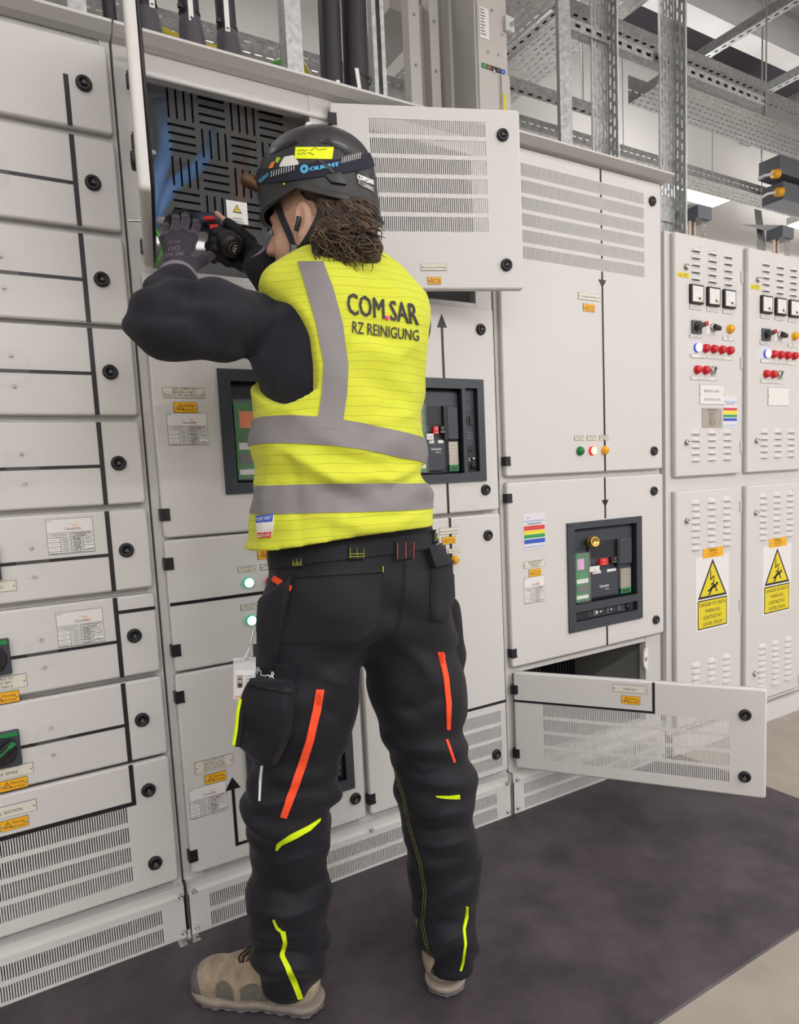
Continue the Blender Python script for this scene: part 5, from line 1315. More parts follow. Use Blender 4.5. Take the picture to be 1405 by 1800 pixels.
mat('hair', (.036, .022, .014), .5, noise=.4, nscale=60, bump=.6, bscale=160)
mat('hair_light', (.105, .066, .037), .45, noise=.3, nscale=60)
mat('shell_black', (.024, .0235, .025), .42, bump=.08, bscale=900)
mat('shell_gloss', (.012, .012, .013), .25)
mat('strap_navy', (.012, .013, .026), .8)
mat('strap_grey', (.085, .085, .09), .6)
mat('cyan_ink', (.08, .42, .72), .6)
mat('bronze', (.10, .055, .026), .45, .5, noise=.2, nscale=60)
mat('sticker_lime', (.80, .92, .0), .4)
mat('sticker_orange', (.85, .22, .02), .4)
mat('sticker_green', (.30, .55, .03), .4)
mat('magenta', (.80, .02, .18), .5)

def vest_lines():
    """fine dark antistatic threads woven across the yellow cloth"""
    nt = MATS['vest_yellow'].node_tree; b = nt.nodes['Principled BSDF']
    tc = nt.nodes.new('ShaderNodeTexCoord'); sp = nt.nodes.new('ShaderNodeSeparateXYZ'); nt.links.new(tc.outputs['Object'], sp.inputs[0])
    n = nt.nodes.new('ShaderNodeTexNoise'); n.inputs['Scale'].default_value = 5; nt.links.new(tc.outputs['Object'], n.inputs['Vector'])
    a = nt.nodes.new('ShaderNodeMath'); a.operation = 'MULTIPLY_ADD'; nt.links.new(n.outputs[0], a.inputs[0]); a.inputs[1].default_value = .03; nt.links.new(sp.outputs['Z'], a.inputs[2])
    d = nt.nodes.new('ShaderNodeMath'); d.operation = 'DIVIDE'; nt.links.new(a.outputs[0], d.inputs[0]); d.inputs[1].default_value = .0165
    f = nt.nodes.new('ShaderNodeMath'); f.operation = 'FRACT'; nt.links.new(d.outputs[0], f.inputs[0])
    l = nt.nodes.new('ShaderNodeMath'); l.operation = 'LESS_THAN'; nt.links.new(f.outputs[0], l.inputs[0]); l.inputs[1].default_value = .06
    mx_ = nt.nodes.new('ShaderNodeMix'); mx_.data_type = 'RGBA'; mx_.inputs[7].default_value = (.39, .40, .03, 1)
    src = b.inputs['Base Color'].links[0].from_socket; nt.links.new(src, mx_.inputs[6]); nt.links.new(l.outputs[0], mx_.inputs[0]); nt.links.new(mx_.outputs[2], b.inputs['Base Color'])
vest_lines()

man = thing('person', 'person in a yellow vest, black work trousers and black helmet, working with a drill', 'person', (.62, -.42, 0))
V3 = lambda p: np.array((p[0], p[1], p[2]), np.float32)

# -- pose
LHIP, LTH, LKN, LCA, LAN = (.548, -.445, .90), (.512, -.432, .70), (.474, -.412, .50), (.466, -.385, .27), (.468, -.367, .085)
RHIP, RTH, RKN, RCA, RAN = (.728, -.455, .90), (.750, -.478, .69), (.772, -.500, .48), (.782, -.508, .25), (.790, -.498, .08)
LSH = (.522, -.372, 1.462); LEL = tuple(P3(283, 561, -.40)); LWR = tuple(P3(314, 494, -.222)); LUP = tuple(P3(380, 566, -.415))
RSH = (.808, -.375, 1.475); REL = (.760, -.140, 1.41); RWR = tuple(P3(456, 458, -.215))
NECK = (.668, -.400, 1.56)

# -- head frame
_bk = Vector((FW.x, FW.y, 0)).normalized(); _lf = Vector((-CR.x, -CR.y, 0)).normalized()
HF0 = (_lf * math.cos(math.radians(18)) + _bk * math.sin(math.radians(18))).normalized()
_pt = math.radians(2)
HF = HF0 * math.cos(_pt) - Vector((0, 0, 1)) * math.sin(_pt); HU = HF0 * math.sin(_pt) + Vector((0, 0, 1)) * math.cos(_pt); HL_ = HU.cross(HF)   # HL_: his left
HC = P3(556, 395, -.335)
def hp(f, l, u): return tuple(HC + HF * f + HL_ * l + HU * u)
HR = [tuple(HF), tuple(HL_), tuple(HU)]

# -- hands: joints measured in the photo, depth in metres
LF = [[(338, 418, -.168), (346, 396, -.142), (340, 379, -.105)], [(322, 411, -.172), (327, 387, -.142), (323, 371, -.100)],
      [(306, 413, -.172), (309, 389, -.142), (309, 373, -.100)], [(291, 421, -.168), (292, 402, -.142), (296, 386, -.108)]]
LT = [(338, 466, -.195), (358, 456, -.185), (377, 446, -.165)]
RF = [[(432, 424, -.150), (402, 402, -.150), (378, 409, -.165), (372, 420, -.155)], [(434, 440, -.155), (400, 424, -.178), (376, 424, -.178), (366, 432, -.160)],
      [(432, 454, -.155), (398, 446, -.175), (378, 438, -.178), (368, 446, -.155)], [(428, 466, -.155), (400, 462, -.170), (384, 452, -.170), (376, 458, -.150)]]
RT = [(440, 426, -.178), (420, 408, -.178), (401, 393, -.168), (380, 374, -.158)]
J = lambda p: V3(P3(*p))

def hands(Fd, off, left=True, right=True, thumb_full=True, k=.0035):
    if left:
        w = V3(LWR)
        for i, f in enumerate(LF):
            q = [J(p) for p in f]; r_ = (.0088, .0089, .0088, .0079)[i] + off
            Fd.chain(q, [r_ * 1.08, r_, r_ * .86], k); Fd.cone(w + (q[0] - w) * .15, q[0], .0185 + off, .0115 + off, .009)
        q = [J(p) for p in LT]; Fd.cone(w + (q[0] - w) * .4, q[0], .018 + off, .0145 + off, .012); Fd.chain(q, [.0145 + off, .0115 + off, .0095 + off], k)
    if right:
        w = V3(RWR)
        for i, f in enumerate(RF):
            q = [J(p) for p in f]; r_ = (.0092, .0094, .0090, .0082)[i] + off
            Fd.chain(q, [r_ * 1.1, r_, r_, r_ * .88], k); Fd.cone(w + (q[0] - w) * .2, q[0], .022 + off, .0150 + off, .012)
        q = [J(p) for p in RT]; q = q if thumb_full else q[:3]
        Fd.chain(q, [.0155 + off, .0130 + off, .0115 + off, .0098 + off][:len(q)], k)

# -- body: one continuous surface from the head to the feet
A = Field.axis
B = Field(A(.20, .98, .0075, (.44, .72), .0042), A(-.66, .02, .0075, (-.45, -.22), .0042), A(.03, 1.84, .0085, (1.50, 1.83), .0038))
B.ell((.64, -.445, .95), (.155, .105, .12)); B.ell((.625, -.44, 1.15), (.140, .095, .16)); B.ell((.655, -.42, 1.36), (.155, .100, .17))
B.chain([LHIP, LTH, LKN, LCA, LAN], [.085, .075, .055, .052, .040]); B.chain([RHIP, RTH, RKN, RCA, RAN], [.085, .075, .055, .050, .038])
B.cone(LAN, (.40, -.29, .05), .036, .030); B.cone(RAN, (.835, -.39, .05), .036, .030)
B.chain([(.66, -.41, 1.48), LSH, LUP, LEL, LWR], [.075, .058, .046, .040, .024]); B.chain([(.68, -.41, 1.48), RSH, REL, RWR], [.075, .056, .040, .025])
B.chain([NECK, (.640, -.375, 1.62), hp(-.035, 0, -.055)], [.068, .058, .056], .02)
hands(B, -.0036)
B.ell(hp(-.012, 0, .025), (.099, .077, .102), HR, .02); B.ell(hp(.036, 0, -.050), (.060, .058, .082), HR, .03); B.ell(hp(.055, 0, -.108), (.034, .034, .026), HR, .03)
B.ell(hp(.050, .042, -.045), (.028, .020, .028), HR, .02); B.ell(hp(.050, -.042, -.045), (.028, .020, .028), HR, .02)
B.ell(hp(.079, 0, .016), (.016, .046, .011), HR, .012)
B.cone(hp(.090, 0, .004), hp(.108, 0, -.030), .0075, .0100, .010); B.ell(hp(.108, 0, -.036), (.0125, .0115, .0105), HR, .008)
for s_ in (-1, 1):
    B.ell(hp(.099, s_ * .0115, -.040), (.0095, .0075, .0075), HR, .006)
    B.ell(hp(.088, s_ * .031, -.004), (.014, .016, .011), HR, .008, 's'); B.ell(hp(.0745, s_ * .031, -.005), (.0125, .0145, .0115), HR, .006)
    B.ell(hp(-.010, s_ * .084, -.016), (.0200, .0100, .034), HR, .004); B.ell(hp(-.005, s_ * .096, -.013), (.0120, .0085, .022), HR, .003, 's'); B.ell(hp(-.002, s_ * .086, -.045), (.010, .0075, .011), HR, .004)
B.ell(hp(.092, 0, -.069), (.012, .022, .0065), HR, .008); B.ell(hp(.089, 0, -.082), (.012, .020, .0065), HR, .008)
body = B.mesh('body', ['skin'], man, 1)
bvB = BV[body.name]
ey = MB('hair')
ey.tube([hp(.088, .014, .018), hp(.087, .028, .023), hp(.078, .044, .020)], [.002, .003, .0012], 6); ey.build('eyebrow', man)
ey = MB('hair'); ey.tube([hp(.0865, .017, -.011), hp(.0875, .030, -.0125), hp(.080, .043, -.010)], [.0008, .0014, .0008], 5); ey.build('eyelashes', man)

# -- fleece pullover
VT = [(.98, .612, -.452, .190, .140), (1.03, .612, -.452, .188, .138), (1.14, .616, -.450, .180, .132), (1.25, .620, -.446, .176, .130), (1.36, .634, -.440, .182, .132), (1.45, .660, -.430, .188, .128), (1.52, .676, -.418, .176, .108), (1.575, .680, -.410, .125, .085), (1.61, .676, -.405, .080, .065), (1.64, .67, -.40, .03, .03)]
FT = [(z, a, b_, max(c - .026, .01), max(d - .026, .01)) for (z, a, b_, c, d) in VT]
Fl = Field(A(.16, .96, .0062), A(-.60, .00, .0062), A(1.0, 1.68, .0062))
Fl.fn(loft(FT), (.3, -.65, .98), (1, -.2, 1.7), .02)
Fl.ell((.552, -.430, 1.375), (.086, .106, .150), None, .02); Fl.chain([LSH, LUP, LEL], [.056, .064, .057], .022); Fl.chain([LEL, tuple(V3(LEL) * .45 + V3(LWR) * .55), tuple(V3(LEL) * .06 + V3(LWR) * .94)], [.057, .050, .040], .03)
Fl.chain([(.74, -.40, 1.49), RSH, REL, tuple(V3(REL) * .05 + V3(RWR) * .95)], [.062, .064, .056, .041], .04)
Fl.chain([(.668, -.40, 1.550), (.655, -.388, 1.580), (.650, -.382, 1.595)], [.080, .072, .066], .03)
def fl_ripple(x, y, z):
    arm = np.clip((.56 - x) / .10, 0, 1)
    n1 = vnoise(x * 13 + z * 9, y * 9, z * 22 - x * 7, 3); n2 = vnoise(x * 30, y * 30, z * 34, 5)
    el = np.exp(-((x - LEL[0]) ** 2 + (y - LEL[1]) ** 2 + (z - LEL[2]) ** 2) / .012)
    return .0120 * n1 * arm + .0024 * n2 * arm + el * .0055 * np.sin(x * 52 + z * 62 + y * 20 + 2 * n1)
Fl.ripple(fl_ripple)
Fl.clip(lambda X, Y, Z: (1.05 - Z))
# neck opening
Fl.cone((.655, -.39, 1.60), hp(-.02, 0, -.05), .058, .064, .005, 's')
fleece = Fl.mesh('fleece_pullover', ['fleece'], man); fleece['label'] = 'dark navy fleece pullover'
bvF = BV[fleece.name]

# -- high visibility vest
Ve = Field(A(.38, .88, .0052), A(-.64, -.24, .0052), A(.98, 1.66, .0052))
Ve.fn(loft(VT), (.3, -.7, .9), (1, -.2, 1.7), .02)
Ve.ell((.582, -.447, 1.455), (.080, .088, .110), None, .03); Ve.chain([(.688, -.408, 1.553), (.600, -.408, 1.552), (.528, -.408, 1.532)], [.055, .050, .044], .04); Ve.chain([(.690, -.408, 1.550), (.77, -.400, 1.520), (.838, -.392, 1.478)], [.055, .050, .044], .04)
def ve_ripple(x, y, z):
    low = np.clip((1.22 - z) / .10, 0, 1) * np.clip((z - 1.00) / .06, 0, 1)
    n1 = vnoise(x * 7 + 11, y * 7, z * 16 + x * 10, 11); n2 = vnoise(x * 15 - z * 12, y * 12, z * 26, 12)
    rt = np.clip((x - .60) / .15, 0, 1)
    tuck = np.exp(-((z - 1.165 + .10 * (x - .62)) / .020) ** 2) * rt * .012 - np.exp(-((z - 1.125 + .10 * (x - .62)) / .018) ** 2) * rt * .009
    diag = np.exp(-((z - 1.235 + .42 * (x - .50)) / .016) ** 2) * np.clip((x - .47) / .06, 0, 1) * np.clip((.72 - x) / .06, 0, 1) * .007
    flare = -np.clip((1.10 - z) / .12, 0, 1) * .012
    return .0085 * n1 + (.25 + low) * .0052 * n2 + tuck - diag + flare
Ve.ripple(ve_ripple)
def armhole(cx_, sgn):
    def f(X, Y, Z):
        q = 3.4 if sgn > 0 else 2.0; sy, sz, zc = (.168, .140, 1.418) if sgn > 0 else (.125, .13, 1.408)
        if sgn > 0: sz = np.where(Z < zc, np.clip(.150 - .50 * (Y + .52), .05, .17), sz)
        e = (np.abs((Y + .395) / sy) ** q + np.abs((Z - zc) / sz) ** q) ** (1 / q) - 1
        lim = cx_ - (.065 * np.clip((Z - 1.40) / .15, 0, 1) ** 1.5 if sgn > 0 else 0)
        return np.maximum(e * .13, sgn * (X - lim)) + 0 * X
    return f
Ve.fn(armhole(.528, 1), (.3, -.6, 1.2), (.66, -.2, 1.62), .008, 's'); Ve.fn(armhole(.775, -1), (.72, -.6, 1.2), (.95, -.2, 1.62), .008, 's')
Ve.clip(lambda X, Y, Z: (1.021 + .020 * (X - .44) / .37 + .010 * np.sin((X - .44) * 9)) - Z)
Ve.cone((.672, -.40, 1.64), (.655, -.37, 1.57), .088, .080, .01, 's')
VF = [([(470, 775), (538, 812), (606, 852), (640, 858)], 11, .0085), ([(500, 830), (580, 862), (640, 880)], 12, -.006), ([(650, 850), (690, 862), (745, 838)], 9, -.008), ([(610, 838), (680, 842), (748, 818)], 9, .009), ([(560, 800), (650, 815), (745, 806)], 9, -.006),
      ([(625, 600), (690, 628), (742, 596)], 15, .008), ([(618, 640), (690, 700), (668, 752)], 22, -.009), ([(690, 660), (735, 700), (738, 745)], 14, .006), ([(690, 505), (728, 525), (745, 560)], 14, .007), ([(600, 470), (640, 500), (690, 500)], 14, .006), ([(590, 520), (600, 600), (620, 660)], 14, -.005),
      ([(478, 800), (468, 880), (462, 955)], 10, .006), ([(500, 790), (520, 860), (530, 950)], 13, -.006), ([(560, 905), (640, 930), (740, 905)], 12, .006), ([(640, 905), (700, 910), (760, 880)], 9, -.006), ([(560, 770), (620, 790), (700, 775)], 10, .005), ([(640, 740), (700, 735), (745, 720)], 9, .005), ([(500, 720), (530, 735), (560, 740)], 9, .005), ([(590, 950), (600, 900), (590, 870)], 10, .004)]
VA = np.array([t[:3] for t in VT])
vest = Ve.mesh('safety_vest', ['vest_yellow'], man, post=creases(lambda z: (np.interp(z, VA[:, 0], VA[:, 1]), np.interp(z, VA[:, 0], VA[:, 2])), VF)); vest['label'] = 'high visibility yellow vest with grey reflective bands'
bvV = BV[vest.name]

def band(name, zf, width, cx_, cy_, n=110, nv=6, h=.0022, m='reflective', th0=0, th1=2 * math.pi):
    b = MB(m); g = {}
    for i in range(n + 1):
        t = th0 + (th1 - th0) * i / n; d = Vector((math.cos(t), math.sin(t), 0))
        for j in range(nv):
            z = zf(t) + width * (j / (nv - 1) - .5); o_ = Vector((cx_, cy_, z)) + d * .5
            p, nn, i_, t_ = bvV.ray_cast(o_, -d)
            if p is not None and (p - Vector((cx_, cy_, z))).length > .06: g[i, j] = (p + d * h)
    ks = list(g); ix = {k: q for q, k in enumerate(ks)}; fs = []
    for i in range(n):
        for j in range(nv - 1):
            c = [(i, j), (i + 1, j), (i + 1, j + 1), (i, j + 1)]
            if all(q in g for q in c) and max((g[c[0]] - g[q]).length for q in c) < .05: fs.append(tuple(ix[q] for q in c))
    b.add([g[k] for k in ks], fs, 0, True)
    for i in range(n):
        for j, dz in ((0, -1), (nv - 1, 1)):
            if (i, j) in g and (i + 1, j) in g and (g[i, j] - g[i + 1, j]).length < .05:
                t = th0 + (th1 - th0) * (i + .5) / n; d = Vector((math.cos(t), math.sin(t), 0)) * .004
                b.add([g[i, j], g[i + 1, j], g[i + 1, j] - d, g[i, j] - d], [(0, 1, 2, 3) if dz < 0 else (3, 2, 1, 0)], 0)
    return subpart(b, name, vest)
off = Vector((man['base'][0], man['base'][1], man['base'][2]))
def zline(pL, pR):
    a, b_ = hit(bvV, *pL)[0] or P3(*pL, -.45), hit(bvV, *pR)[0] or P3(*pR, -.45)
    sl_ = (b_.z - a.z) / max(b_.x - a.x, .05)
    return lambda t: a.z + sl_ * (.62 + .17 * math.cos(t) - a.x)
band('reflective_band', zline((470, 754), (735, 787)), .050, .622, -.445)
band('reflective_band', zline((460, 878), (740, 872)), .052, .616, -.45)
patch('reflective_band', bvV, [(524, 461), (536, 500), (556, 570), (569, 640), (566, 690), (559, 735), (558, 752)], [(568, 461), (585, 505), (603, 570), (612, 640), (610, 690), (603, 740), (601, 756)], ['reflective'], vest, 40, 6, .0024)
patch('care_label', bvV, [(452, 908), (453, 926), (455, 946)], [(482, 905), (481, 926), (478, 944)], ['paper'], vest, 8, 6, .003)
b = MB('strip_blue'); 
o_ = patch('brand_label', bvV, [(452, 907), (453, 919)], [(482, 904), (481, 917)], ['strip_blue'], vest, 5, 6, .0038); o_['label'] = 'small blue, white and red sewn label'
patch('brand_label', bvV, [(455, 936), (456, 946)], [(479, 934), (478, 944)], ['strip_red'], vest, 5, 6, .0038)
b = MB('white_ink'); decal_text(b, bvV, 'PORTWEST', (454, 917), (480, 913), (454, 911), (480, 907), 'white_ink', .0046); decal_text(b, bvV, 'BIZFLAME', (457, 944), (477, 941), (457, 939), (477, 936), 'white_ink', .0046); subpart(b, 'label_lettering', vest)
b = MB('ink'); decal_text(b, bvV, 'COM', (612, 553), (675, 561), (609, 515), (674, 527), 'ink', .0026, .013)
decal_text(b, bvV, 'SAR', (686, 563), (735, 572), (684, 529), (731, 535), 'ink', .0026, .013)
decal_text(b, bvV, 'RZ REINIGUNG', (619, 586), (735, 600), (619, 565), (735, 581), 'ink', .0026, .004)
p, n = hit(bvV, 680, 559)
if p is not None: b.lathe([(.0044, .0), (.0040, .0028)], p, n, 14, 'magenta')
subpart(b, 'back_lettering', vest)['label'] = 'black lettering on the back of the vest'

# -- trousers
Tr = Field(A(.33, .96, .0058), A(-.70, -.20, .0058), A(.045, 1.09, .0058))
Tr.ell((.638, -.447, .985), (.180, .122, .13), None, .03); Tr.ell((.638, -.447, 1.06), (.172, .118, .10), None, .03)
Tr.ell((.575, -.498, .905), (.098, .082, .105), None, .04); Tr.ell((.708, -.505, .905), (.098, .082, .105), None, .04)
Tr.chain([LHIP, LTH, LKN, LCA, (.468, -.372, .15), LAN], [.108, .101, .086, .078, .078, .066], .04); Tr.chain([RHIP, RTH, RKN, (.780, -.508, .33), RCA, (.788, -.508, .14), (.792, -.512, .03)], [.110, .098, .081, .072, .071, .060, .047], .04)
def tr_ripple(x, y, z):
    n1 = vnoise(x * 9, y * 9, z * 17 + x * 6, 21); n2 = vnoise(x * 17 + z * 8, y * 17, z * 30, 22)
    kn = np.exp(-((z - .50) / .09) ** 2); hm = np.clip((.26 - z) / .12, 0, 1)
    kf = np.sin(z * 95 + x * 26 + 2.5 * vnoise(x * 8, y * 8, z * 8, 25))
    hf = np.sin(z * 80 + (x + y) * 30 + 3 * vnoise(x * 9, y * 9, z * 9, 26))
    seat = np.exp(-((z - .80) / .05) ** 2) * np.sin(z * 70 + 30 * np.abs(x - .635)) * .003
    return .0090 * n1 + .0034 * n2 + kn * .0056 * kf + hm * .0062 * hf + seat
Tr.ripple(tr_ripple)
Tr.clip(lambda X, Y, Z: Z - 1.06); Tr.clip(lambda X, Y, Z: np.where(X < .63, .050, .030) - Z + 0 * Y)
class LegAxis:
    @staticmethod
    def many(V):
        L_ = np.array([LHIP, LTH, LKN, LCA, LAN])[::-1]; R_ = np.array([RHIP, RTH, RKN, RCA, RAN])[::-1]; z = V[:, 2]
        lx, ly, rx_, ry = (np.interp(z, T[:, 2], T[:, k]) for T, k in ((L_, 0), (L_, 1), (R_, 0), (R_, 1)))
        left = np.hypot(V[:, 0] - lx, V[:, 1] - ly) < np.hypot(V[:, 0] - rx_, V[:, 1] - ry)
        return np.stack([np.where(left, lx, rx_), np.where(left, ly, ry)], 1)
TF = [([(702, 1420), (760, 1440), (812, 1425)], 8, .007), ([(706, 1450), (760, 1462), (818, 1452)], 7, -.006), ([(712, 1478), (770, 1488), (820, 1478)], 8, .007), ([(720, 1510), (770, 1512), (820, 1505)], 8, -.005), ([(660, 1285), (715, 1322), (780, 1320)], 13, .009), ([(680, 1340), (740, 1365), (800, 1360)], 10, -.007), ([(672, 1240), (730, 1250), (780, 1220)], 12, -.006),
      ([(712, 1600), (760, 1590), (815, 1560)], 10, .006), ([(715, 1650), (770, 1660), (812, 1640)], 8, .007), ([(735, 1690), (775, 1685), (812, 1670)], 7, -.005),
      ([(450, 1510), (500, 1520), (575, 1490)], 10, .006), ([(470, 1560), (520, 1575), (580, 1545)], 11, -.006), ([(440, 1600), (500, 1612), (565, 1590)], 9, .006), ([(430, 1645), (480, 1652), (555, 1640)], 9, .008), ([(450, 1680), (500, 1672), (560, 1678)], 8, -.007), ([(465, 1712), (510, 1700), (560, 1712)], 8, .007), ([(450, 1440), (500, 1420), (575, 1405)], 9, -.005), ([(560, 1180), (600, 1200), (632, 1190)], 12, .006), ([(560, 1240), (600, 1262), (610, 1290)], 12, -.006), ([(700, 1130), (740, 1160), (765, 1200)], 12, .006)]
tro = Tr.mesh('work_trousers', ['canvas'], man, post=creases(LegAxis, TF)); tro['label'] = 'black work trousers with orange zips and lime piping'
bvT = BV[tro.name]
# orange zips
o_ = patch('zip', bvT, [(556, 1212), (549, 1250), (538, 1300), (522, 1350), (504, 1402), (493, 1435)], [(570, 1212), (563, 1250), (551, 1302), (536, 1353), (517, 1406), (504, 1438)], ['zip_orange'], tro, 40, 4, .003); o_['label'] = 'long orange zip'
patch('zip', bvT, [(769, 1146), (779, 1190), (784, 1235), (785, 1282)], [(778, 1146), (788, 1190), (793, 1235), (791, 1282)], ['zip_orange'], tro, 30, 4, .003)['label'] = 'orange zip'
patch('zip', bvT, [(484, 1012), (500, 1022), (514, 1030)], [(480, 1021), (497, 1032), (511, 1039)], ['zip_orange'], tro, 12, 3, .004)['label'] = 'short orange pocket zip'
patch('zip_piping', bvT, [(783, 1300), (790, 1320), (797, 1340)], [(787, 1299), (794, 1319), (801, 1339)], ['zip_orange'], tro, 12, 3, .002)
for (u, v) in ((561, 1228), (775, 1158)):
    p, n = hit(bvT, u, v)
    if p is not None:
        b = MB('zip_orange'); q = p + n * .006
        b.tube([q + CU * .012, q + CR * .004 + CU * .004, q - CU * .010, q - CR * .004 + CU * .004, q + CU * .012], .0022, 6); subpart(b, 'zip_pull', tro)
# lime trim
for L_, R_ in (([(485, 1494), (486, 1484), (510, 1467), (540, 1452), (563, 1438)], [(489, 1493), (496, 1484), (520, 1473), (545, 1459), (561, 1444)]),
               ([(766, 1399), (790, 1399), (808, 1397)], [(768, 1401), (790, 1404), (808, 1404)]),
               ([(493, 1637), (498, 1655), (492, 1680), (503, 1705), (513, 1728), (523, 1756)], [(502, 1637), (505, 1657), (500, 1678), (512, 1702), (523, 1726), (532, 1754)]),
               ([(480, 1617), (486, 1632), (493, 1638)], [(482, 1616), (489, 1630), (497, 1637)]),
               ([(819, 1594), (818, 1610), (813, 1632), (816, 1660), (812, 1690), (808, 1706)], [(823, 1594), (822, 1612), (817, 1634), (820, 1660), (816, 1690), (811, 1706)])):
    patch('lime_trim', bvT, L_, R_, ['piping_lime'], tro, 26, 3, .0028)['label'] = 'lime yellow trim'
# seams in lime thread
def seam(pts, w=.9, m='thread_lime', h=.0016, n=60, dash=True):
    b = MB(m); q = resample([(p[0], p[1], 0) for p in pts], n); P_ = [hit(bvT, a.x, a.y) for a in q]
    for i in range(0, n - 1, 2 if dash else 1):
        if P_[i][0] is not None and P_[i + 1][0] is not None and (P_[i][0] - P_[i + 1][0]).length < .04: b.tube([P_[i][0] + P_[i][1] * h, P_[i + 1][0] + P_[i + 1][1] * h], w * .001, 4, caps=False)
    if b.v: subpart(b, 'seam', tro)['kind'] = 'stuff'
for dx in (0, 4):
    seam([(641 + dx, 1212), (652 + dx, 1262), (668 + dx, 1310), (692 + dx, 1355), (708 + dx, 1400), (718 + dx, 1450), (738 + dx, 1520), (746 + dx, 1570), (741 + dx, 1620), (752 + dx, 1680), (759 + dx, 1712)], .5, n=260)
seam([(709, 988), (708, 1040), (700, 1100), (672, 1160), (645, 1195)], .8, 'canvas_grey', .001, 60, False); seam([(713, 988), (712, 1040), (704, 1100), (676, 1160)], .6, 'canvas_grey', .001, 60, False)
seam([(620, 1130), (575, 1140), (500, 1130)], .7, 'canvas_grey', .001, 40, False)
# waistband, belt loops and pockets
patch('waistband', bvT, [(478, 962), (478, 1000)], [(790, 935), (786, 962)], ['canvas'], tro, 6, 50, .004)
for (u0, v0, u1, v1) in ((612, 965, 637, 985), (519, 984, 534, 998), (757, 938, 770, 957)):
    o_ = patch('belt_loop', bvT, [(u0, v0 - 6), (u0, v1)], [(u1, v0 - 7), (u1, v1 - 1)], ['canvas_grey'], tro, 8, 6, .009)
    for f in (.55, .8): seam([(u0, v0 + (v1 - v0) * f), (u1, v0 + (v1 - v0) * f - 1)], .8, 'thread_lime', .011, 12, False)
    for f in (.05, .5, .95): seam([(u0 + (u1 - u0) * f, v0), (u0 + (u1 - u0) * f, v1 - 2)], .5, 'thread_lime', .011, 12, False)
patch('belt_loop', bvT, [(691, 952), (694, 984)], [(722, 950), (724, 980)], ['canvas_grey'], tro, 8, 6, .009)
for x_ in (693, 708, 722): seam([(x_, 954), (x_ + 1, 982)], .6, 'zip_orange', .011, 12, False)
patch('back_pocket', bvT, [(522, 1008), (512, 1060), (495, 1110), (482, 1132)], [(670, 1000), (668, 1060), (660, 1105), (625, 1133)], ['canvas_grey'], tro, 26, 22, .0035, edge=.5)['label'] = 'faded black back pocket'
patch('pocket_welt', bvT, [(525, 1006), (524, 1017)], [(672, 996), (671, 1006)], ['canvas'], tro, 5, 30, .007)
seam([(669, 996), (669, 1006)], .9, 'piping_lime', .008, 6, False)
patch('back_pocket', bvT, [(757, 985), (756, 1040), (757, 1092)], [(793, 978), (797, 1050), (778, 1094)], ['canvas_grey'], tro, 20, 10, .010, edge=.6)
patch('pocket_flap', bvT, [(745, 968), (757, 1000)], [(790, 955), (792, 992)], ['canvas'], tro, 8, 10, .018)
def box_patch(name, left, right, h, m, nu=24, nv=16, edge=.5): return patch(name, bvT, left, right, [m], tro, nu, nv, h, edge=edge)
box_patch('side_pocket', [(462, 1050), (458, 1100), (462, 1160), (470, 1190)], [(515, 1010), (505, 1080), (488, 1150), (480, 1190)], .014, 'canvas')
o_ = box_patch('cargo_pocket', [(446, 1190), (442, 1260), (440, 1305)], [(520, 1205), (512, 1290), (488, 1345)], .036, 'canvas', 28, 20, .35)
o_['label'] = 'bulging cargo pocket on the thigh'
# right thigh pocket seen edge-on
Pk = Field(A(.80, .92, .005), A(-.60, -.36, .005), A(.55, .95, .005))
Pk.chain([tuple(P3(786, 1070, -.50)), tuple(P3(789, 1150, -.49)), tuple(P3(791, 1240, -.48)), tuple(P3(791, 1280, -.48))], [.030, .034, .028, .016], .02)
Pk.ripple(lambda x, y, z: .002 * vnoise(x * 30, y * 30, z * 30, 31)); o_ = Pk.mesh('holster_pocket', ['canvas_grey']); o_.parent = tro
# cargo flap: thick panel over the pocket
bvC = BVHTree.FromPolygons([v.co.copy() for v in bpy.data.objects['cargo_pocket'].data.vertices], [tuple(p.vertices) for p in bpy.data.objects['cargo_pocket'].data.polygons])
class Two:
    def __init__(s, *b): s.b = b
    def ray_cast(s, o_, d):
        r_ = [q.ray_cast(o_, d) for q in s.b]; r_ = [q for q in r_ if q[0] is not None]
        return min(r_, key=lambda q: q[3]) if r_ else (None, None, None, None)
bvTC = Two(bvC, bvT)
fo = patch('pocket_flap', bvTC, [(444, 1160), (441, 1206)], [(525, 1172), (512, 1220)], ['canvas'], tro, 10, 16, .005)
bvFo = BVHTree.FromPolygons([v.co.copy() for v in fo.data.vertices], [tuple(p.vertices) for p in fo.data.polygons])
b = MB('white_ink'); decal_text(b, Two(bvFo, bvC), 'COM.SAR', (436, 1180), (482, 1195), (438, 1166), (485, 1182), 'white_ink', .0018, .006); subpart(b, 'pocket_lettering', tro)['label'] = 'white lettering on the pocket flap'
q = [P3(424, 1228, -.47), P3(419, 1252, -.475), P3(416, 1282, -.475), P3(411, 1312, -.475)]
b = MB('piping_lime'); b.tube(spline(q), [.0012] + [.0045] * 28 + [.004, .001], 8); subpart(b, 'lime_trim', tro)['label'] = 'lime edge of the cargo pocket'
b = MB('canvas'); b.tube(spline([p + CR * .006 + FW * .004 for p in q]), .008, 8); subpart(b, 'pocket_gusset', tro)
patch('printed_strip', bvT, [(459, 1346), (456, 1372), (455, 1408)], [(463, 1346), (460, 1372), (458, 1408)], ['white_ink'], tro, 14, 3, .0014)['label'] = 'pale printed strip down the thigh'
patch('pocket_flap', bvT, [(447, 1132), (449, 1165)], [(476, 1128), (474, 1160)], ['canvas'], tro, 8, 8, .012)
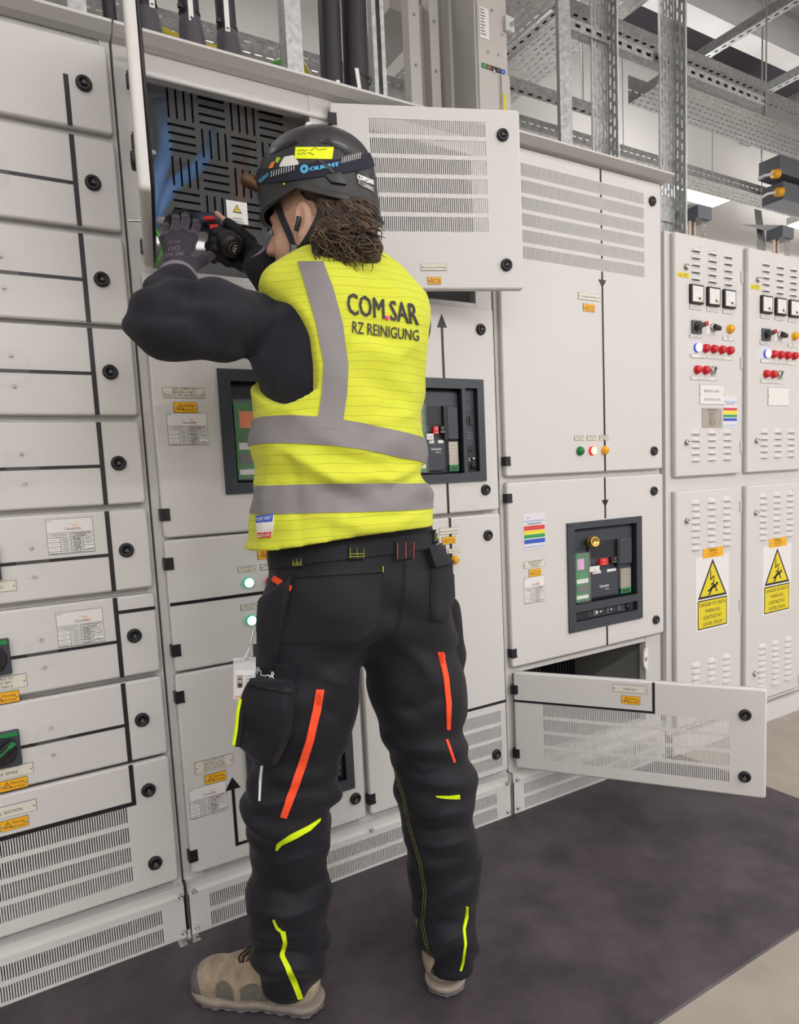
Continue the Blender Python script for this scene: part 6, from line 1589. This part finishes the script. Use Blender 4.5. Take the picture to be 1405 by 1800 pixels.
patch('lime_trim', bvT, [(441, 1228), (439, 1262), (441, 1308)], [(446, 1228), (445, 1262), (445, 1306)], ['piping_lime'], tro, 16, 3, .02)

# -- boots
def boot(name, heel, d, yaw_w=1.0, L=.305, lab=''):
    heel = np.array(heel); d = np.array(d) / np.linalg.norm(d); n = np.array((-d[1], d[0]))
    def q(s_, l, z): p = heel + d * s_ + n * l; return (p[0], p[1], z)
    lo = np.minimum(heel, heel + d * L) - .08; hi = np.maximum(heel, heel + d * L) + .08
    def field(): return Field(A(lo[0], hi[0], .0042), A(lo[1], hi[1], .0042), A(-.01, .19, .0042))
    U = field()
    U.chain([q(.050, 0, .060), q(.11, 0, .058), q(.18, .002, .050), q(.238, .004, .044)], [.041, .040, .044, .046], .03)
    U.ell(q(.262, .004, .042), (.044, .044, .040), None, .02)
    U.chain([q(.062, 0, .07), q(.066, 0, .125)], [.043, .049], .03); U.cone(q(.19, .002, .066), q(.10, 0, .110), .030, .036, .03)
    U.clip(lambda X, Y, Z: .022 - Z + 0 * X); U.clip(lambda X, Y, Z: Z - .150 + 0 * X)
    up = U.mesh(name, ['suede'], man); up['label'] = lab
    bvb = BV[up.name]
    S = field()
    S.chain([q(.044, 0, .016), q(.10, 0, .016), q(.18, .003, .016), q(.240, .005, .016), q(.262, .005, .018)], [.046, .040, .047, .050, .048], .02)
    S.clip(lambda X, Y, Z: Z - (.030 + .010 * np.exp(-(((X - heel[0]) * d[0] + (Y - heel[1]) * d[1] - .30) / .05) ** 2)) + 0 * X); S.clip(lambda X, Y, Z: .0052 - Z + 0 * X)
    S.ripple(lambda x, y, z: .0014 * np.sign(np.sin(z * 420)) * (z > .012) + .0009 * np.sign(np.sin(((x - heel[0]) * d[0] + (y - heel[1]) * d[1]) * 210)) * (z < .012))
    S2 = field(); S2.D = S.D.copy() + .001; S2.clip(lambda X, Y, Z: Z - .014 + 0 * X); S.clip(lambda X, Y, Z: .0138 - Z + 0 * X)
    so_ = S.mesh('boot_sole', ['sole']); so_.parent = up
    s2_ = S2.mesh('outsole', ['rubber_grey']); s2_.parent = up
    T_ = field(); T_.ell(q(.268, .004, .040), (.0465, .0465, .038), None, .01); T_.clip(lambda X, Y, Z: (.268 - ((X - heel[0]) * d[0] + (Y - heel[1]) * d[1])) * .8 + (Z - .055) * .9 - .012); T_.clip(lambda X, Y, Z: .026 - Z + 0 * X)
    tp_ = T_.mesh('toe_cap', ['rubber_grey']); tp_.parent = up
    for k, s_ in enumerate((.120, .132, .144, .156, .168, .180)):
        b = MB('bronze' if k % 2 else 'canvas_grey'); pts = []
        for l in np.linspace(-.026, .026, 7):
            o2 = Vector(q(s_ + .006 * math.sin(l * 200 + k), l, .25)); p, nn, i_, t_ = bvb.ray_cast(o2, Vector((0, 0, -1)))
            if p is not None: pts.append(p + nn * .003)
        if len(pts) > 2: b.tube(pts, .0026, 6); subpart(b, 'lace', up)
    for side in (-1, 1):      # mesh windows
        for (s0, s1, z0, z1) in ((.183, .228, .036, .074), (.105, .168, .038, .078)):
            b = MB('mesh_grey'); g = {}
            for i in range(8):
                for j in range(6):
                    ff = s0 + (s1 - s0) * i / 7; zz = z0 + (z1 - z0) * (j / 5) * (1 - .35 * abs(i / 3.5 - 1) ** 2)
                    o2 = Vector(q(ff, side * .2, zz)); p, nn, i_, t_ = bvb.ray_cast(o2, Vector((*(-side * n), 0)))
                    if p is not None: g[i, j] = p + nn * .0016
            ks = list(g); ix = {k_: a for a, k_ in enumerate(ks)}
            fs = [tuple(ix[k_] for k_ in ((i, j), (i + 1, j), (i + 1, j + 1), (i, j + 1))) for i in range(7) for j in range(5) if all(k_ in g for k_ in ((i, j), (i + 1, j), (i + 1, j + 1), (i, j + 1)))]
            b.add([g[k_] for k_ in ks], fs, 0, True); subpart(b, 'mesh_panel', up)
    return up
boot('work_boot', (.516, -.415), (-.70, .71), lab='beige suede work boot with its toe to the cabinet')
boot('work_boot', (.753, -.545), (.50, .86), lab='beige suede work boot seen from its heel')

# -- gloves
G = Field(A(.30, .50, .0022), A(-.27, -.06, .0022), A(1.54, 1.76, .0022))
hands(G, 0, True, False); 
G.ripple(lambda x, y, z: .0007 * vnoise(x * 60, y * 60, z * 60, 41))
lg = G.mesh('work_glove', ['glove_grey'], man, 1); lg['label'] = 'dark purple-grey knitted glove on the raised hand'
bvG = BV[lg.name]
for f in LF:
    G = Field(A(.30, .50, .0022), A(-.27, -.06, .0022), A(1.54, 1.76, .0022)); q = [J(p) for p in f]; G.cone(q[1] + (q[2] - q[1]) * .45, q[2], .0088, .0084, .003); o_ = G.mesh('fingertip', ['glove_black'], None, 1); o_.parent = lg; o_['label'] = 'black coated fingertip'
_w = V3(LWR); _e = V3(LEL); _dn = (_e - _w) / np.linalg.norm(_e - _w)
b = MB('glove_cuff'); b.lathe([(.030, 0), (.0415, .012), (.0430, .030), (.0420, .040), (.036, .040)], _w - _dn * .014, _dn, 24, cap=False); subpart(b, 'cuff', lg)
b = MB('paper'); 
decal_text(b, bvG, 'PRO', (336, 452), (346, 452), (336, 444), (346, 444), 'glove_cuff', .001); decal_text(b, bvG, 'EN 388', (292, 452), (322, 449), (292, 445), (322, 443), 'glove_cuff', .001)
decal_text(b, bvG, '4131X', (296, 430), (318, 428), (296, 424), (318, 422), 'glove_cuff', .001); decal_text(b, bvG, 'oo', (296, 442), (316, 440), (296, 434), (316, 432), 'glove_cuff', .001); subpart(b, 'glove_print', lg)
G = Field(A(.42, .64, .0022), A(-.28, -.09, .0022), A(1.56, 1.76, .0022))
hands(G, .0005, False, True, False); rg = G.mesh('work_glove', ['glove_black'], man, 1); rg['label'] = 'black fingerless-thumb glove on the hand holding the drill'
_w = V3(RWR); _e = V3(REL); _dn = (_e - _w) / np.linalg.norm(_e - _w)
b = MB('glove_cuff'); b.lathe([(.024, -.02), (.032, -.006), (.0350, .014), (.0345, .026), (.030, .026)], _w, _dn, 24, cap=False)
for k in range(3): b.lathe([(.0342, .0), (.0360, .002), (.0342, .004)], _w + _dn * (.002 + .007 * k), _dn, 24, 'glove_grey', cap=False)
subpart(b, 'cuff', rg)
# ---------------------------------------------------------------- helmet, hair, drill, badge
_hp = math.radians(5)
EF = HF0 * math.cos(_hp) - Vector((0, 0, 1)) * math.sin(_hp); EU = HF0 * math.sin(_hp) + Vector((0, 0, 1)) * math.cos(_hp); EL = EU.cross(EF)
HO = tuple(P3(557, 328, -.335))
def helm_pt(phi, t, s_=1.0):
    """phi: 0 front, + to his left; t: 0 rim .. 1 crown"""
    c = math.cos(phi); front = max(0, c); back = max(0, -c); sd = abs(math.sin(phi))
    drop = .052 * front ** 1.1 + .100 * back ** 1.2 + .046 * sd ** 3
    a, bb, cc = .127 * s_, .112 * s_, .108 * s_
    # arc from the rim over the shoulder of the shell to the crown
    A0 = -drop / (cc * .95); u = A0 + (math.pi / 2 - A0) * t
    if u < 0: rho = 1 + .02 * u * (1 - back) ; z = u * cc * .95
    else: rho = math.cos(u) ** .92 if u < math.pi / 2 - 1e-6 else 0; z = cc * math.sin(u)
    fl = 1 + .040 * math.exp(-(t / .035) ** 2) * (s_ > .99)
    rd = 1 + .016 * math.cos(phi * 6) * math.exp(-((t - .62) / .2) ** 2)
    return Vector(HO) + EF * (a * rho * c * fl * rd) + EL * (bb * rho * math.sin(phi) * fl * rd) + EU * z
hm = MB('shell_black'); NP, NT = 72, 30
def shell_grid(s_, flip, m):
    vs = [helm_pt(2 * math.pi * i / NP, (j / NT) ** 1.25, s_) for j in range(NT) for i in range(NP)] + [helm_pt(0, 1, s_)]
    fs = []
    for j in range(NT - 1):
        for i in range(NP):
            q = (j * NP + i, j * NP + (i + 1) % NP, (j + 1) * NP + (i + 1) % NP, (j + 1) * NP + i); fs.append(q[::-1] if flip else q)
    for i in range(NP):
        q = ((NT - 1) * NP + i, (NT - 1) * NP + (i + 1) % NP, NT * NP); fs.append(q[::-1] if flip else q)
    k = len(hm.v); hm.add(vs, fs, m, True); return k
k0 = shell_grid(1.0, False, 0); k1 = shell_grid(.955, True, 'shell_gloss')
for i in range(NP):
    hm.f.append((k0 + i, k1 + i, k1 + (i + 1) % NP, k0 + (i + 1) % NP)); hm.m.append(0); hm.sm.append(False)
helmet = hm.build('safety_helmet', man); helmet['label'] = 'matt black safety helmet with head strap and stickers'
bvH = BVHTree.FromPolygons([Vector(v) for v in hm.v], hm.f)
def hpatch(name, L_, R_, m, h=.0015, nu=14, nv=6, lab=None):
    o_ = patch(name, bvH, L_, R_, [m], helmet, nu, nv, h)
    if lab: o_['label'] = lab
    return o_
# head strap: a full ring in the plane through three measured points
q3 = [hit(bvH, *p)[0] or P3(*p, -.335) for p in ((478, 308), (556, 298), (640, 284))]
pn = (q3[1] - q3[0]).cross(q3[2] - q3[0]).normalized()
if pn.z < 0: pn = -pn
ctr = Vector(HO) - pn * ((Vector(HO) - q3[1]).dot(pn)); ea = (EF - pn * EF.dot(pn)).normalized(); eb = pn.cross(ea)
st = MB('strap_navy'); n = 90; g = []
for i in range(n):
    t = 2 * math.pi * i / n; d = ea * math.cos(t) + eb * math.sin(t); row = []
    for j in range(4):
        c_ = ctr + pn * (.0245 * (j / 3 - .5)); p, nn, i_, t_ = bvH.ray_cast(c_ + d * .4, -d); row.append((p if p is not None else c_ + d * .13) + d * .0028)
    g.append(row)
for i in range(n):
    i2 = (i + 1) % n
    for j in range(3): st.add([g[i][j], g[i2][j], g[i2][j + 1], g[i][j + 1]], [(0, 1, 2, 3)], 0, True)
    for j, f_ in ((0, 1), (3, 0)):
        d1 = (ctr - g[i][j]).normalized() * .004; d2 = (ctr - g[i2][j]).normalized() * .004
        st.add([g[i][j], g[i2][j], g[i2][j] + d2, g[i][j] + d1], [(0, 1, 2, 3) if not f_ else (3, 2, 1, 0)], 0)
subpart(st, 'head_strap', helmet)['label'] = 'dark lamp strap with pale blue lettering'
bvS = BVHTree.FromPolygons([Vector(v) for v in st.v], st.f); bvHS = Two(bvS, bvH)
b = MB('cyan_ink'); decal_text(b, bvHS, 'OLIGHT', (545, 301), (596, 292), (545, 294), (596, 285), 'cyan_ink', .0012, .02)
p, nn = hit(bvHS, 535, 297)
if p is not None: b.lathe([(.0085, 0), (.008, .0012)], p, nn, 16, 'cyan_ink'); b.lathe([(.003, .001), (.0028, .0016)], p, nn, 10, 'strap_navy')
decal_text(b, bvHS, 'OLIGHT', (457, 322), (473, 309), (456, 316), (472, 304), 'cyan_ink', .0012, .02)
subpart(b, 'strap_lettering', helmet)
b = MB('paper')
for k in range(10):
    for (u0, v0, du, dv) in ((478, 301, 4.4, -1.3), (602, 277, 3.5, -.9)):
        u = u0 + k * du; v = v0 + k * dv; pts = [hit(bvHS, u + a * -1.0, v + a * 10) for a in (0, .5, 1)]
        if all(q[0] is not None for q in pts): b.tube([q[0] + q[1] * .0008 for q in pts], .0008, 4)
subpart(b, 'strap_stitching', helmet)['kind'] = 'stuff'
# lamp at the front of the strap
la, lb_ = P3(457, 329, -.29), P3(428, 313, -.27); ax = (lb_ - la).normalized(); L = (lb_ - la).length
b = MB('bronze'); b.lathe([(.010, -.01), (.0125, .0), (.0125, L * .35), (.0140, L * .40), (.0140, L * .85), (.0125, L), (.0105, L * 1.01), (.009, L * .97), (.0001, L * .97)], la, ax, 20, cap=False)
b.lathe([(.0095, L * .975), (.0001, L * .98)], la, ax, 16, 'shell_gloss', cap=False)
subpart(b, 'head_lamp', helmet)['label'] = 'bronze cylindrical head lamp'
hpatch('sticker', [(520, 259), (518, 279)], [(587, 259), (584, 280)], 'sticker_lime', .0012, 8, 14, 'yellow handwritten sticker')
b = MB('ink')
for (u0, u1, v_, sd) in ((524, 540, 265, 1), (545, 575, 263, 2), (524, 538, 271, 3), (541, 552, 271, 4)):
    r_ = random.Random(sd); pts = []
    for k in range(9):
        q = hit(bvH, u0 + (u1 - u0) * k / 8, v_ + r_.uniform(-2.2, 2.2))
        if q[0] is not None: pts.append(q[0] + q[1] * .0018)
    if len(pts) > 2: b.tube(pts, .0004, 4)
subpart(b, 'handwriting', helmet)
hpatch('sticker', [(500, 276), (492, 290), (492, 314)], [(516, 273), (526, 286), (514, 313)], 'paper', .0010, 10, 8, 'white round sticker')
hpatch('sticker', [(471, 299), (478, 286)], [(477, 301), (484, 284)], 'sticker_orange', .0011, 6, 5, 'orange oval sticker'); hpatch('sticker', [(484, 284), (488, 276)], [(488, 287), (494, 278)], 'sticker_green', .0011, 6, 5, 'green oval sticker')
hpatch('company_sticker', [(625, 301), (629, 325)], [(651, 312), (652, 336)], 'shell_gloss', .0010, 8, 8, 'black sticker with white lettering')
b = MB('white_ink'); decal_text(b, bvH, 'COM.SAR', (628, 315), (656, 325), (628, 306), (656, 317), 'white_ink', .0016, .015); decal_text(b, bvH, 'IT.CLEANING', (630, 324), (656, 337), (630, 317), (656, 330), 'white_ink', .0016); subpart(b, 'sticker_lettering', helmet)
# vents, clip and ridges
for L_, R_ in (([(470, 268), (490, 257), (520, 247)], [(476, 272), (498, 262), (524, 251)]), ([(560, 247), (580, 246), (600, 254)], [(562, 251), (580, 253), (594, 262)]), ([(588, 248), (606, 254), (618, 268)], [(584, 252), (598, 261), (608, 271)])):
    hpatch('vent', L_, R_, 'shell_gloss', .0012, 12, 4, 'glossy helmet vent')
hpatch('strap_clip', [(573, 311), (582, 322)], [(598, 305), (608, 326)], 'shell_gloss', .006, 8, 6, 'black strap clip')
hpatch('strap_clip', [(556, 282), (575, 296), (583, 306)], [(562, 281), (580, 294), (589, 304)], 'shell_black', .004, 10, 4)
p, nn = hit(bvH, 499, 324)
if p is not None: subpart(MB('brass').lathe([(.0034, 0), (.003, .002), (.0001, .0024)], p, nn, 10, cap=False), 'rivet', helmet)
p = P3(613, 250, -.37); nn = (p - Vector(HO)).normalized(); subpart(MB('shell_gloss').lathe([(.012, -.012), (.012, .004), (.009, .007), (.0001, .007)], p, nn, 16, cap=False), 'ratchet_knob', helmet)
mat('strap_black', (.010, .010, .012), .75)
# chin straps, buckle and nape adjuster
def strap(name, pts, w, m, t=.0016):
    b = MB(m); P_ = spline(pts, 8); k = len(P_)
    for i in range(k - 1):
        d = (P_[i + 1] - P_[i]).normalized(); s_ = d.cross(FW).normalized() * (w / 2); nn = s_.cross(d).normalized() * t
        a0, a1 = P_[i], P_[i + 1]
        b.add([a0 - s_ - nn, a0 + s_ - nn, a1 + s_ - nn, a1 - s_ - nn, a0 - s_ + nn, a0 + s_ + nn, a1 + s_ + nn, a1 - s_ + nn], [(0, 1, 2, 3), (7, 6, 5, 4), (0, 3, 7, 4), (1, 5, 6, 2)], 0, False)
    return subpart(b, name, helmet)
class Soft:
    pass
def onface(u, v, lift, y=-.40):
    p, nn = hit(bvB, u, v); return (p + nn * lift) if p is not None else P3(u, v, y)
strap('chin_strap', [onface(492, 355, .010), onface(500, 385, .006), onface(512, 415, .005), onface(524, 440, .006), P3(528, 452, -.41)], .013, 'strap_black')
strap('chin_strap', [onface(580, 352, .014), onface(566, 385, .016), onface(548, 420, .014), onface(530, 441, .008)], .012, 'strap_black')
p = onface(524, 438, .010); subpart(MB('shell_gloss').rbox(-.008, .008, -.004, .004, -.010, .010, .003, .002, 0, Matrix.Translation(p) @ Matrix.Rotation(math.radians(-20), 4, 'Z')), 'buckle', helmet)
strap('nape_strap', [onface(572, 373, .014), onface(592, 381, .020), onface(612, 390, .026), P3(628, 397, -.43)], .017, 'strap_grey', .003)
p = P3(632, 399, -.435); subpart(MB('strap_grey').lathe([(.0165, -.004), (.0175, .0), (.0165, .006), (.012, .008), (.0001, .008)], p, Vector((CR.x, CR.y, 0)) * .75 - FW * .6, 20, cap=False), 'nape_wheel', helmet)
b = MB('shell_gloss'); b.tube([onface(531, 385, .009), onface(528, 395, .008), onface(524, 408, .006)], [.0055, .0052, .0045], 8); eo = b.build('ear_piece', man); eo['label'] = 'black ear piece'

# hair: a cap of hair under the helmet and loose curling locks over the nape
Hh = Field(A(.48, .86, .0046), A(-.56, -.22, .0046), A(1.52, 1.80, .0046))
Hh.ell(hp(-.030, 0, .012), (.088, .082, .095), HR, .02); Hh.cone(hp(-.085, .02, -.01), tuple(P3(622, 430, -.47)), .050, .046, .04); Hh.cone(tuple(P3(580, 425, -.46)), tuple(P3(640, 448, -.48)), .040, .030, .03); Hh.cone(hp(-.03, .066, .03), hp(-.045, .066, -.06), .022, .026, .03)
Hh.ell(hp(.085, 0, -.03), (.075, .12, .085), HR, .02, 's'); Hh.ell(hp(.006, .090, -.020), (.050, .044, .052), HR, .008, 's')
Hh.ripple(lambda x, y, z: .0055 * vnoise(x * 45, y * 45, z * 45, 51) + .003 * vnoise(x * 90, y * 90, z * 90, 52))
hair = Hh.mesh('hair', ['hair'], man, 1); hair['label'] = 'tousled brown hair over the nape'
bvHr = BV[hair.name]
lk_ = MB('hair', 'hair_light'); r_ = random.Random(5)
for k in range(650):
    u = r_.uniform(552, 648); v = r_.uniform(352, 444); p, nn = hit(bvHr, u, v)
    if p is None: continue
    L = r_.uniform(.015, .042); d = (Vector((CR.x, CR.y, 0)) * (r_.uniform(.35, .7) if v < 398 else r_.uniform(.0, 1.1)) - Vector((0, 0, 1)) * (r_.uniform(.5, .8) if v < 398 else r_.uniform(.1, .8)) + nn * (.05 if v < 400 else .18)).normalized(); pts = []; cu_ = r_.uniform(-1, 1)
    for i in range(7):
        t = i / 6; pts.append(p + d * L * t + nn * (.004 if v < 400 else .009) * math.sin(t * 3.1) + (CU * (cu_ * .026 * t * t) + CR * (.009 * math.sin(t * 5 + k))) * (.12 if v < 398 else .8))
    lk_.tube(pts, [.0014, .0018, .0018, .0016, .0013, .0009, .0003], 5, 1 if r_.random() < .38 else 0, caps=False)
for k in range(60):
    u = r_.uniform(520, 560); v = r_.uniform(360, 382); p, nn = hit(bvHr, u, v)
    if p is None: continue
    d = (HF * r_.uniform(-.2, .5) - HU * r_.uniform(.5, 1) + nn * .1).normalized(); L = r_.uniform(.015, .03)
    lk_.tube([p + d * L * t + nn * .003 * math.sin(3 * t) for t in np.linspace(0, 1, 5)], [.0012, .0013, .0011, .0008, .0003], 4, 0, caps=False)
lo_ = subpart(lk_, 'hair_locks', hair); lo_['kind'] = 'stuff'

# ---------------------------------------------------------------- cordless drill driver held in both hands
mat('drill_blue', (.008, .018, .050), .45); mat('drill_red', (.55, .015, .02), .4)
dr = thing('drill_driver', 'blue and black cordless drill driver held in the gloved hands', 'drill', tuple(P3(372, 395, -.10)))
a = P3(294, 389, -.072); c = P3(386, 391, -.122); ax = (c - a).normalized(); L = (c - a).length
b = MB('drill_blue'); b.lathe([(.011, 0), (.016, .006), (.0185, .020), (.0195, L * .45), (.0205, L * .7), (.0190, L * .92), (.012, L)], a, ax, 24); b.build('motor_housing', dr)
b = MB('steel'); b.lathe([(.0035, -.045), (.0035, -.022), (.006, -.020), (.0095, -.016), (.0105, .0), (.0105, .006)], a, ax, 16); b.lathe([(.0028, -.085), (.0030, -.045)], a, ax, 6); b.build('chuck', dr)['label'] = 'steel bit holder'
h0 = P3(370, 396, -.118); h1 = P3(411, 435, -.205); hx_ = (h1 - h0).normalized(); HLn = (h1 - h0).length
b = MB('black'); b.lathe([(.018, 0), (.0185, HLn * .4), (.0195, HLn * .62)], h0, hx_, 20); b.build('grip', dr)
b = MB('black'); b.lathe([(.0195, HLn * .55), (.0255, HLn * .70), (.0265, HLn * .92), (.0225, HLn * 1.02), (.0140, HLn * 1.03)], h0, hx_, 24); b.build('battery', dr)['label'] = 'round-ended battery'
b = MB('drill_red'); q = P3(377, 400, -.158); b.rbox(-.010, .010, -.005, .005, -.006, .006, .003, .002, 0, Matrix.Translation(q) @ Matrix.Rotation(math.radians(-30), 4, 'Z')); b.build('trigger', dr)['label'] = 'red trigger'
b = MB('drill_red'); q = P3(368, 384, -.150); b.rbox(-.012, .012, -.004, .006, -.004, .004, .002, .001, 0, Matrix.Translation(q) @ Matrix.Rotation(math.radians(-30), 4, 'Z')); b.build('red_stripe', dr)
# battery end badge
e1 = hx_.orthogonal().normalized(); up = (Vector((0, 0, 1)) - hx_ * hx_.z).normalized(); rt = up.cross(hx_)
if rt.dot(CR) < 0: rt = -rt
q = h0 + hx_ * (HLn * 1.0305)
b = MB('ink_grey'); b.lathe([(.0135, 0), (.0130, .0012)], q, hx_, 24, 'strap_grey'); b.lathe([(.0118, .001), (.0116, .0016)], q, hx_, 24, 'black')
rt, up = -up, rt
vs, fs = glyphs('12V', 'CENTER', .01); b.add([q + hx_ * .0022 + (rt * v[0] + up * (v[1] - .35)) * .0115 for v in vs], fs, 'white_ink')
vs, fs = glyphs('LITHIUM', 'CENTER', .0); b.add([q + hx_ * .0022 + (rt * v[0] + up * (v[1] - 1.5)) * .0042 for v in vs], fs, 'drill_red')
b.build('battery_badge', dr)['label'] = 'round battery badge reading 12V'

# ---------------------------------------------------------------- identity badge clipped to the pocket
bc = P3(430, 1195, -.475)
bd = thing('identity_badge', 'clear plastic identity badge hanging at the thigh pocket', 'badge', tuple(bc))
u_, v_ = (CR * .97 + FW * .25).normalized(), None
v_ = (Vector((0, 0, 1)) + CR * .20).normalized(); v_ = (v_ - u_ * v_.dot(u_)).normalized(); nb = u_.cross(v_)
if nb.dot(FW) > 0: nb = -nb
def BP(a, c, e=0): return bc + u_ * a + v_ * c + nb * e
def bquad(b, a0, a1, c0, c1, e, m): b.add([BP(a0, c0, e), BP(a1, c0, e), BP(a1, c1, e), BP(a0, c1, e)], [(0, 1, 2, 3)], m)
b = MB('clear_vinyl'); mat('clear_vinyl', (.72, .74, .76), .15, alpha=.35)
b.add([BP(*p) for p in ((-.0205, -.037, .001), (.0205, -.037, .001), (.0205, .043, .001), (-.0205, .043, .001), (-.0205, -.037, -.003), (.0205, -.037, -.003), (.0205, .043, -.003), (-.0205, .043, -.003))], [(0, 1, 2, 3), (7, 6, 5, 4), (0, 4, 5, 1), (1, 5, 6, 2), (2, 6, 7, 3), (3, 7, 4, 0)])
b.build('holder', bd)
b = MB('paper'); b.add([BP(*p) for p in ((-.018, -.032, .0), (.018, -.032, .0), (.018, .019, .0), (-.018, .019, .0), (-.018, -.032, -.002), (.018, -.032, -.002), (.018, .019, -.002), (-.018, .019, -.002))], [(0, 1, 2, 3), (7, 6, 5, 4), (0, 4, 5, 1), (1, 5, 6, 2), (2, 6, 7, 3), (3, 7, 4, 0)])
bquad(b, -.014, -.003, -.014, .010, .0013, 'nickel_plate'); bquad(b, -.012, -.005, -.014, -.006, .0015, 'hair'); 
b.lathe([(.0028, 0), (.0026, .0004)], BP(-.0085, -.001, .0014), nb, 12, 'skin'); b.lathe([(.0033, 0), (.0031, .0003)], BP(-.0085, .001, .0013), nb, 12, 'hair')
for i in range(4): bquad(b, .002, .014 - .002 * (i % 2), .007 - i * .0055, .008 - i * .0055, .0014, 'ink_grey')
bquad(b, -.018, .018, -.032, -.030, .0014, 'orange_ink'); b.build('card', bd)['label'] = 'white card with a small portrait'
b = MB('steel'); b.tube([BP(.004, .040, .002), BP(.006, .050, .002), BP(.010, .062, 0), BP(.012, .078, -.004), BP(.016, .092, -.008)], .0022, 6); b.lathe([(.004, 0), (.004, .003)], BP(.010, .066, 0), nb, 12); b.build('clip', bd)['label'] = 'steel clip'
b = MB('clear_vinyl'); b.tube([BP(-.004, .036, .002), BP(.004, .050, .003), BP(.010, .064, .002)], .0035, 6); b.build('clip_strap', bd)
# ---------------------------------------------------------------- tidy
for o in bpy.data.objects:
    if o.get('base') is not None: del o['base']
